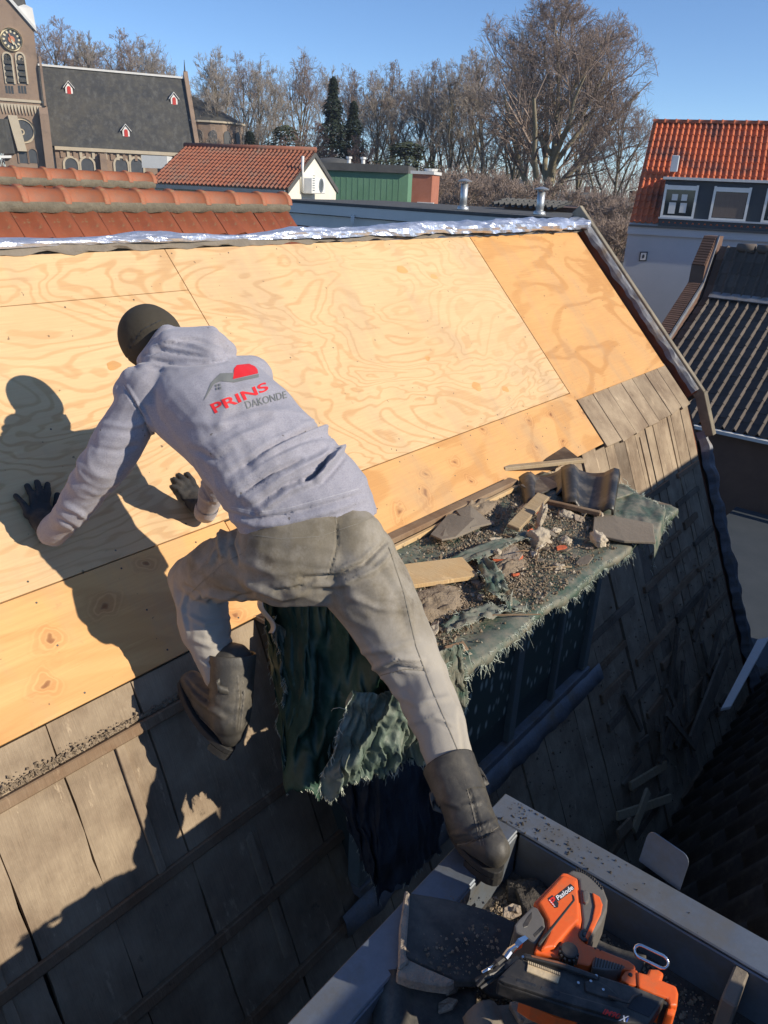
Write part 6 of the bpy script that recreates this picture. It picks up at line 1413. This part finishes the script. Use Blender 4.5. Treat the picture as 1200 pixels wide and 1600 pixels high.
seam('knee_seam', [(568, 1066), (600, 1054), (632, 1046), (664, 1048)], 1.2, bv_t, m_seamt, trous)
seam('thigh_seam', [(300, 925), (320, 905), (350, 880), (385, 862)], 1.2, bv_t, m_seamt, trous)
for i, bo in enumerate(boots):
    bb_ = bvh_of([bo])
    for pts in (([(724, 1212), (734, 1250), (746, 1296), (752, 1322)], [(729, 1212), (739, 1250), (751, 1296), (757, 1322)], [(700, 1322), (730, 1318), (760, 1306), (778, 1292)]) if i == 0 else ([(379, 1050), (381, 1090), (376, 1140)], [(375, 1050), (377, 1090), (372, 1140)], [(290, 1094), (310, 1118), (340, 1148)])): seam('stitching', pts, 1.0, bb_, m_seamb, bo)
bv_c = bvh_of([cap])
for pts in ([(196, 578), (202, 545), (222, 515), (252, 500)], [(222, 585), (228, 550), (245, 520), (262, 506)], [(193, 560), (215, 552), (240, 548), (268, 545)]): seam('cap_seam', pts, 1.1, bv_c, m_black, cap)
decal('print_lettering', text_mesh('PRINS', .02), qmap((336, 646), (420, 609), (328, 632), (415, 597)), bv_h, m_red, hood)
decal('print_lettering', text_mesh('DAKONDE', .006), qmap((386, 639), (448, 622), (382, 628), (446, 611)), bv_h, m_gp, hood)
I_ = lambda x, y: (x, y)
decal('print_roof_mark', poly_mesh([(364, 593), (366, 576), (370, 571), (389, 569), (398, 573), (402, 578), (403, 584)]), I_, bv_h, m_red, hood)
decal('print_roof_mark', poly_mesh([(318, 627), (330, 598), (344, 584), (366, 583), (363, 594), (404, 585), (404, 590), (366, 598), (345, 596), (334, 601), (323, 620)]), I_, bv_h, m_gp, hood)
for x, y in ((338, 603), (343, 602), (339, 608), (344, 607)): decal('print_window_mark', poly_mesh([(x - 1.7, y - 1.7), (x + 1.7, y - 2.1), (x + 1.9, y + 1.5), (x - 1.5, y + 1.9)]), I_, bv_h, m_gp, hood)
# ================================================================ nail gun on the old tiles in the zinc tray
GT = TZ + .17
def G(x, y, h=0): return at_z(780 + x / 3.75, 1330 + y / 3.75, GT + h - .00004 * (x - 500))
m_or = simple('orange_plastic', (.80, .125, .022), (.86, .15, .03), 5, .36, .05, .002, fine=120, dirt=(.55, .16, .06), dirtscale=9)
m_gp2 = simple('grey_plastic', (.115, .105, .095), (.15, .14, .125), 9, .55, .15, .002, fine=200)
m_bp = simple('black_plastic', (.022, .021, .020), (.035, .033, .031), 8, .5, .2, .002, dirt=(.10, .085, .07), dirtscale=11)
m_chrome = N('chrome').done((.75, .76, .78), .18, metal=1.0)
m_nail = simple('nail_strip', (.62, .50, .34), (.50, .38, .22), 20, .7, .3)
gun = thing('nail_gun', 'orange and black cordless nail gun lying on its side in the zinc tray', 'nail gun', G(500, 500, -.1))
def gp(name, pts, h0, h1, mat, parent=None, bev=.004, seg=3):
    m = MB(); q = [G(x, y, h1) for x, y in pts]; m.prism(q, UP * (h0 - h1)); return build(name, m, mat, parent or gun, bevel=bev, seg=seg)
body = gp('housing', [(372, 122), (398, 126), (462, 158), (478, 300), (487, 400), (475, 470), (478, 510), (510, 540), (560, 558), (660, 598), (760, 638), (800, 668), (800, 700), (740, 690), (690, 690), (560, 640), (545, 660), (530, 672), (455, 655), (400, 636), (330, 625), (245, 600), (205, 592), (215, 560), (225, 530), (270, 440), (262, 395), (225, 328), (200, 300)], -.075, .004, m_or, bev=.011, seg=5)
gp('housing_crest', [(372, 132), (455, 165), (470, 300), (474, 400), (420, 455), (330, 560), (240, 575), (290, 470), (282, 395), (240, 315), (225, 295)], -.01, .013, m_or, body, .008, 4)
gp('groove', [(424, 248), (440, 262), (445, 288), (240, 548), (230, 545), (228, 535), (430, 285), (428, 270)], .006, .0138, m_bp, body, .001, 1)
nose = gp('nose_cover', [(195, 318), (225, 328), (262, 392), (272, 440), (245, 492), (215, 545), (160, 505), (95, 470), (88, 430), (112, 400)], -.07, .008, m_gp2, bev=.007)
gp('vent_slot', [(138, 432), (165, 385), (192, 352), (192, 395), (168, 440), (145, 448)], .0, .0088, m_bp, nose, .0008, 1)
gp('vent_slot', [(198, 488), (252, 434), (266, 450), (212, 506)], .0, .0088, m_bp, nose, .0008, 1)
shr = gp('rear_shroud', [(396, 122), (430, 106), (500, 118), (560, 150), (612, 212), (638, 280), (634, 340), (604, 410), (562, 472), (528, 518), (505, 505), (478, 480), (487, 400), (475, 290), (463, 160)], -.072, .006, m_gp2, bev=.010, seg=4)
gp('orange_inset', [(545, 238), (590, 264), (607, 310), (598, 360), (560, 440), (522, 512), (506, 500), (545, 400), (560, 320)], -.01, .0105, m_or, shr, .005, 3)
gp('latch', [(488, 232), (512, 222), (532, 250), (530, 285), (508, 305), (495, 290)], .0, .013, m_gp2, shr, .004, 2)
for i in range(13):
    t = i / 12; x, y = 452 + 150 * t ** .95, 112 + 108 * t ** 1.6; m = MB(); m.cbox(G(x, y, .0045), (G(10, 0) - G(0, 0)) * .6, (G(0, 20) - G(0, 0)) * .9, UP * .008); build('cooling_rib', m, m_bp, shr, bevel=.0008)
def ringt(name, pts, r, mat, parent=None, n=8):
    m = MB(); rings = []; N_ = len(pts)
    for i in range(N_):
        p = pts[i]; d = (pts[(i + 1) % N_] - pts[i - 1]).normalized(); u = UP - d * UP.dot(d); u.normalize(); q = d.cross(u); rings.append([p + (u * math.cos(6.2832 * j / n) + q * math.sin(6.2832 * j / n)) * r for j in range(n)])
    rings.append(rings[0]); m.loft(rings, caps=False); return build(name, m, mat, parent or gun, smooth=True)
ringt('trigger_guard', [G(498 + 24 * math.cos(t), 492 + 26 * math.sin(t), .004) for t in np.linspace(0, 6.28, 15)[:-1]], .004, m_bp)
def disc3(name, x, y, r, h0, h1, mat, parent=None, n=20):
    m = MB(); c = G(x, y, 0); rg_ = lambda rr, h: [c + UP * h + V((math.cos(6.2832 * i / n), math.sin(6.2832 * i / n), 0)) * rr for i in range(n)]; m.loft([rg_(r, h0), rg_(r, h1 - .002), rg_(r * .9, h1)]); return build(name, m, mat, parent or gun)
kb = disc3('depth_knob', 405, 612, .0165, -.03, .018, m_bp)
for i in range(12): t = i * .5236; m = MB(); c = G(405, 612, .008); d = V((math.cos(t), math.sin(t), 0)); m.cbox(c + d * .0165, d * .004, V((-d.y, d.x, 0)) * .004, UP * .018); build('knurl', m, m_bp, kb)
grip = gp('grip_pad', [(560, 616), (640, 638), (745, 672), (700, 692), (620, 694), (543, 680), (548, 645)], -.06, .0075, m_gp2, bev=.004)
for i in range(10): m = MB(); a_ = G(566 + i * 17, 622 + i * 5, .008); b_ = G(556 + i * 17, 676 + i * 1.6, .008); m.tube([a_, b_], .0012, 5); build('grip_rib', m, m_bp, grip)
for x, y in ((560, 578), (590, 586)): disc3('screw', x, y, .0022, 0, .0048, m_bp, None, 10)
gp('handle_joint', [(715, 735), (738, 702), (795, 690), (812, 700), (808, 790), (760, 778), (720, 755)], -.065, .002, m_or, bev=.008, seg=4)
disc3('joint_pin', 768, 730, .004, 0, .004, m_bp, None, 12)
bat = gp('battery_housing', [(806, 700), (868, 718), (880, 684), (930, 688), (968, 712), (952, 752), (1040, 788), (1052, 830), (1046, 905), (1000, 905), (985, 862), (900, 832), (812, 792)], -.07, .006, m_or, bev=.007, seg=4)
gp('battery_end', [(985, 900), (1046, 905), (1025, 965), (975, 950)], -.075, -.005, m_or, bat, .006, 3)
gp('battery_gap', [(960, 868), (1040, 902), (1030, 915), (955, 885)], -.07, .002, m_bp, bat, .002, 1)
def rr_path(c0, c1, w, lift):                       # rounded slot shape between two points
    a_, b_ = G(*c0, lift), G(*c1, lift); d = (b_ - a_).normalized(); s = V((-d.y * .55, d.x * .55, .83)).normalized(); out = []
    for t in np.linspace(-math.pi / 2, math.pi / 2, 7): out.append(b_ + d * math.cos(t) * w + s * math.sin(t) * w)
    for t in np.linspace(math.pi / 2, 3 * math.pi / 2, 7): out.append(a_ + d * math.cos(t) * w + s * math.sin(t) * w)
    return out
ringt('belt_hook', rr_path((828, 588), (955, 648), .011, .022), .0030, m_chrome)
mag = gp('magazine', [(-10, 745), (60, 672), (95, 640), (150, 592), (350, 640), (590, 727), (820, 802), (975, 862), (872, 1016), (700, 1005), (400, 918), (100, 812), (-10, 770)], -.020, .012, m_bp, bev=.004, seg=2)
gp('magazine_rail', [(150, 596), (350, 642), (590, 728), (575, 752), (340, 668), (150, 622)], .01, .020, m_batten if False else m_bp, mag, .003, 2)
gp('magazine_rail', [(-5, 748), (40, 725), (720, 925), (700, 975), (400, 888), (30, 768)], .008, .019, m_bp, mag, .003, 2)
gp('rust_streak', [(185, 606), (345, 645), (400, 668), (330, 652), (190, 618)], .018, .0208, m_rust, mag, .0005, 1)
for q in ([(105, 742), (215, 778), (218, 796), (100, 762)], [(248, 790), (358, 822), (352, 845), (240, 810)], [(750, 915), (800, 838), (942, 880), (880, 972)]): gp('magazine_window', q, .009, .0196 if q[0][0] < 700 else .0135, m_black, mag, .0006, 1)
ns = gp('nail_strip', [(168, 655), (360, 725), (345, 772), (160, 700)], .008, .0155, m_nail, mag, .001, 1)
for i in range(17): m = MB(); c = G(172 + i * 11.3, 655 + i * 4.2, .0165); m.cbox(c, (G(6, 2) - G(0, 0)), (G(0, 10) - G(0, 0)), UP * .005); build('nail', m, m_nail, ns)
gp('latch_plate', [(500, 760), (560, 745), (640, 790), (700, 845), (690, 870), (610, 852), (505, 815)], .008, .017, m_bp, mag, .003, 2)
for x, y in ((528, 802), (560, 770), (600, 852), (455, 812), (132, 660)): disc3('screw', x, y, .0028, .01, .0195, m_chrome, mag, 10)
m = MB(); m.tube([G(640, 850, .02), G(720, 880, .022), G(760, 890, .022), G(790, 850, .022), G(835, 838, .02)], .0022, 6); build('follower_spring', m, m_bp, mag, smooth=True)
gp('side_stripe', [(112, 862), (200, 882), (330, 935), (465, 985), (455, 1006), (330, 975), (185, 910)], -.065, -.028, m_or, bev=.003, seg=2)
# chrome probe and contact nose
pr = MB(); pr.tube([G(158, 512, .006), G(120, 540, .008), G(100, 560, .008)], [.006, .0085, .006], 4); pr.tube([G(105, 552, .006), G(60, 590, .006), G(35, 625, .0)], [.005, .0075, .0075], 10); build('probe', pr, m_chrome, gun, bevel=0)
nz_ = MB()
for a_, b_, r in (((35, 625), (-60, 700), .007), ((60, 640), (-90, 770), .006), ((80, 665), (-110, 800), .0045), ((20, 700), (-140, 760), .006), ((-40, 690), (-130, 790), .004), ((110, 640), (0, 730), .010)): nz_.tube([G(*a_, -.004), G((a_[0] + b_[0]) / 2, (a_[1] + b_[1]) / 2, -.002), G(*b_, -.012)], [r, r * 1.05, r * .7], 6)
build('contact_nose', nz_, m_bp, gun)
m = MB(); m.tube([G(-100, 712, .004), G(-60, 690, .006), G(-30, 665, .004)], .0035, 6); build('nose_spring', m, m_chrome, gun, smooth=True)
# lettering on the tool
bvg = bvh_of([o for o in gun.children_recursive if o.type == 'MESH' and o.name.split('.')[0] in ('housing', 'housing_crest', 'magazine', 'magazine_rail')])
Z3 = lambda x, y: (780 + x / 3.75, 1330 + y / 3.75)
def zq(bl, br_, tl, tr_): return qmap(Z3(*bl), Z3(*br_), Z3(*tl), Z3(*tr_))
m_wh = N('white_print').done((.82, .82, .82), .5); m_dk = N('dark_print').done((.03, .03, .035), .5); m_bl = N('blue_print').done((.05, .12, .45), .5); m_rp = N('red_badge').done((.75, .03, .02), .5)
poly_decal = lambda nm, pts, mt, par, lf: decal(nm, poly_mesh([Z3(*p) for p in pts]), lambda x, y: (x, y), bvg, mt, par, lf, sub=3)
poly_decal('badge_plate', [(284, 278), (312, 258), (348, 305), (345, 330), (325, 334)], m_dk, body, .0006)
poly_decal('badge_plate', [(322, 268), (418, 192), (440, 212), (436, 228), (345, 296)], m_dk, body, .0006)
decal('maker_mark', text_mesh('P', .03), zq((314, 322), (342, 300), (288, 290), (318, 262)), bvg, m_rp, body, .0010, 3)
for i in range(4): poly_decal('maker_stripe', [(290 + i * 9, 286 + i * 11), (299 + i * 9, 290 + i * 11), (302 + i * 9, 296 + i * 11), (292 + i * 9, 292 + i * 11)], m_wh, body, .0013)
decal('maker_lettering', text_mesh('Paslode', .02), zq((345, 290), (436, 222), (330, 266), (420, 198)), bvg, m_wh, body, .0011, 3)
decal('model_lettering', text_mesh('IM90', .025, .25), zq((604, 950), (702, 982), (612, 922), (712, 956)), bvg, m_rp, mag, .0008, 3)
decal('model_lettering', text_mesh('X', .03, .2), zq((698, 992), (745, 1002), (716, 962), (762, 968)), bvg, m_wh, mag, .0009, 3)
decal('model_lettering', text_mesh('i', .03, .1), zq((742, 1000), (752, 1002), (748, 976), (760, 978)), bvg, m_bl, mag, .0009, 3)

# ---------------- old tiles and dirt in the tray
FZ = TZ - .13
def T(px, py, h=0): return at_z(px, py, FZ + h)
def slab_px(name, pts, th, mat, label, cat, hs, parent=None, bevel=.003, group=None):
    q = [T(x, y, hs[i % len(hs)]) for i, (x, y) in enumerate(pts)]; m = MB(); m.prism(q, UP * -th); o = build(name, m, mat, parent, bevel=bevel, loc=None if parent else q[0])
    if label: tag(o, label, cat, group)
    return o
gt = 'old dark tiles in the tray'
t1 = slab_px('roof_tile', [(640, 1394), (700, 1404), (760, 1420), (806, 1440), (790, 1500), (752, 1532), (712, 1532), (668, 1512), (630, 1494), (633, 1440)], .022, m_traytile, 'dark tile with a pale broken edge lying at the left of the tray', 'roof tile', (.17, .17, .165, .15, .14, .14, .145, .155, .17, .17), group=gt)
slab_px('broken_edge', [(633, 1389), (641, 1394), (634, 1492), (640, 1500), (622, 1514), (624, 1446)], .03, m_brokenclay, None, None, (.176,), t1, .004)
slab_px('broken_edge', [(630, 1494), (668, 1512), (712, 1531), (700, 1540), (668, 1536), (640, 1530), (619, 1522), (622, 1508)], .03, m_brokenclay, None, None, (.168,), t1, .004)
def curved_tile(pts, label, roll=.03, mat=m_traytile):
    P = [T(*p) for p in pts]; rows = []
    for i in range(9):
        a_ = P[0].lerp(P[3], i / 8); b_ = P[1].lerp(P[2], i / 8); rows.append([a_.lerp(b_, j / 20) + UP * (roll * (math.sin(math.pi * (j / 20) / .3) if j / 20 < .3 else -.55 * math.sin(math.pi * (j / 20 - .3) / .7))) for j in range(21)])
    o = cloth('roof_tile', rows, mat, P[0], label, 'roof tile', thick=.014); o['group'] = gt; return o
curved_tile(((592, 1532, .10), (745, 1548, .09), (740, 1680, .06), (588, 1660, .07)), 'dark pantile with a pale rounded roll at the bottom left of the tray')
curved_tile(((730, 1590, .13), (858, 1545, .13), (900, 1640, .10), (760, 1690, .10)), 'pale dusty pantile jutting out from under the nail gun magazine', .03, m_brokenclay if False else m_felt)
curved_tile(((745, 1452, .10), (820, 1480, .10), (790, 1560, .08), (722, 1528, .09)), 'rounded dark tile under the nose of the nail gun', .035)
curved_tile(((860, 1440, .075), (1010, 1500, .07), (960, 1620, .055), (810, 1560, .06)), 'dark tile hidden beneath the nail gun body', .02)
slab_px('tile_shard', [(795, 1564), (830, 1560), (852, 1572), (838, 1588), (812, 1592)], .02, m_brokenclay, 'pale broken tile shard beneath the orange stripe of the nail gun', 'tile shard', (.15,))
def tray_pts(rg):
    x = TX - FW - .02 - abs(rg.gauss(0, .35)); y = TY - FW - .02 - abs(rg.gauss(0, .3)); return V((x, y, FZ + .032 - .03)), V((0, 0, 1))
def tray_dirt(rg):
    p, n = tray_pts(rg); return V((p.x, p.y, TZ - .130)), n
gravel('tray_grit', 'dark grit and dust scattered over the tray floor', 'grit', tray_dirt, 7000, .0015, .008, m_dirt, T(900, 1400))
gravel('tray_grit', 'pale dust crumbs scattered over the tray floor', 'grit', tray_dirt, 900, .0012, .004, m_mortar, T(900, 1400))
def flange_pts(rg): f = abs(rg.gauss(0, .18)); return V((TX - rg.uniform(.01, .10), TY - .03 - f, TZ + .009)), V((0, 0, 1))
gravel('flange_grit', 'dark crumbs lying on the corner of the zinc upstand', 'grit', flange_pts, 160, .001, .005, m_dustdark, V((TX, TY, TZ)))
for i, (px, py, r, lb_) in enumerate(((840, 1420, .05, 'dark clod of moss left of the nail gun on the tray floor'), (822, 1395, .04, 'small dark clod of moss near the standing boot'))):
    chunk(px, py, r, lb_, m_dustdark, 0, (1.4, 1, .35), 20 + i, None, 'moss_clod', 'moss'); bpy.context.scene.objects
    o = [x for x in COL.objects if x.name.startswith('moss_clod')][-1]; o.location = T(px, py, .01 + r * .1)

for h_ in (-.004,): gp('magazine_rib', [(-14, 776), (100, 818), (400, 924), (700, 1011), (874, 1022), (872, 1010), (700, 999), (400, 912), (100, 806)], h_ - .006, h_, m_bp, mag, .001, 1)
def on_tile(rg): return T(rg.uniform(640, 780), rg.uniform(1400, 1525), .158), V((0, 0, 1))
gravel('tile_grit', 'dusty crumbs lying on the dark tile at the left of the tray', 'grit', on_tile, 420, .001, .006, m_dirt, T(700, 1450))

rg = random.Random(31)
for i in range(18):
    px, py = rg.choice(((760, 1440), (790, 1500), (860, 1420), (950, 1410), (1000, 1450), (690, 1560), (1080, 1500), (830, 1400))); px += rg.gauss(0, 22); py += rg.gauss(0, 18)
    P = T(px, py, .012 if px > 830 else .10); r = rg.uniform(.012, .034); u = V((rg.gauss(0, 1), rg.gauss(0, 1), rg.gauss(0, .2))).normalized(); w_ = u.cross(V((rg.gauss(0, .2), rg.gauss(0, .2), 1))).normalized(); n_ = rg.choice((4, 5, 6)); a0 = rg.random() * 6
    if P.x > TX - FW - .03 or P.y > TY - FW - .03: continue
    m = MB(); m.prism([P + (u * math.cos(a0 + 6.283 * j / n_) + w_ * (.65 * math.sin(a0 + 6.283 * j / n_))) * r * rg.uniform(.6, 1.15) for j in range(n_)], u.cross(w_).normalized() * rg.uniform(.006, .012)); o = build('slate_shard', m, (m_felt, m_traytile, m_brokenclay)[i % 3], None, bevel=.001, loc=P); tag(o, 'small broken slate shard lying on the floor of the zinc tray', 'shard', 'slate shards in the zinc tray')
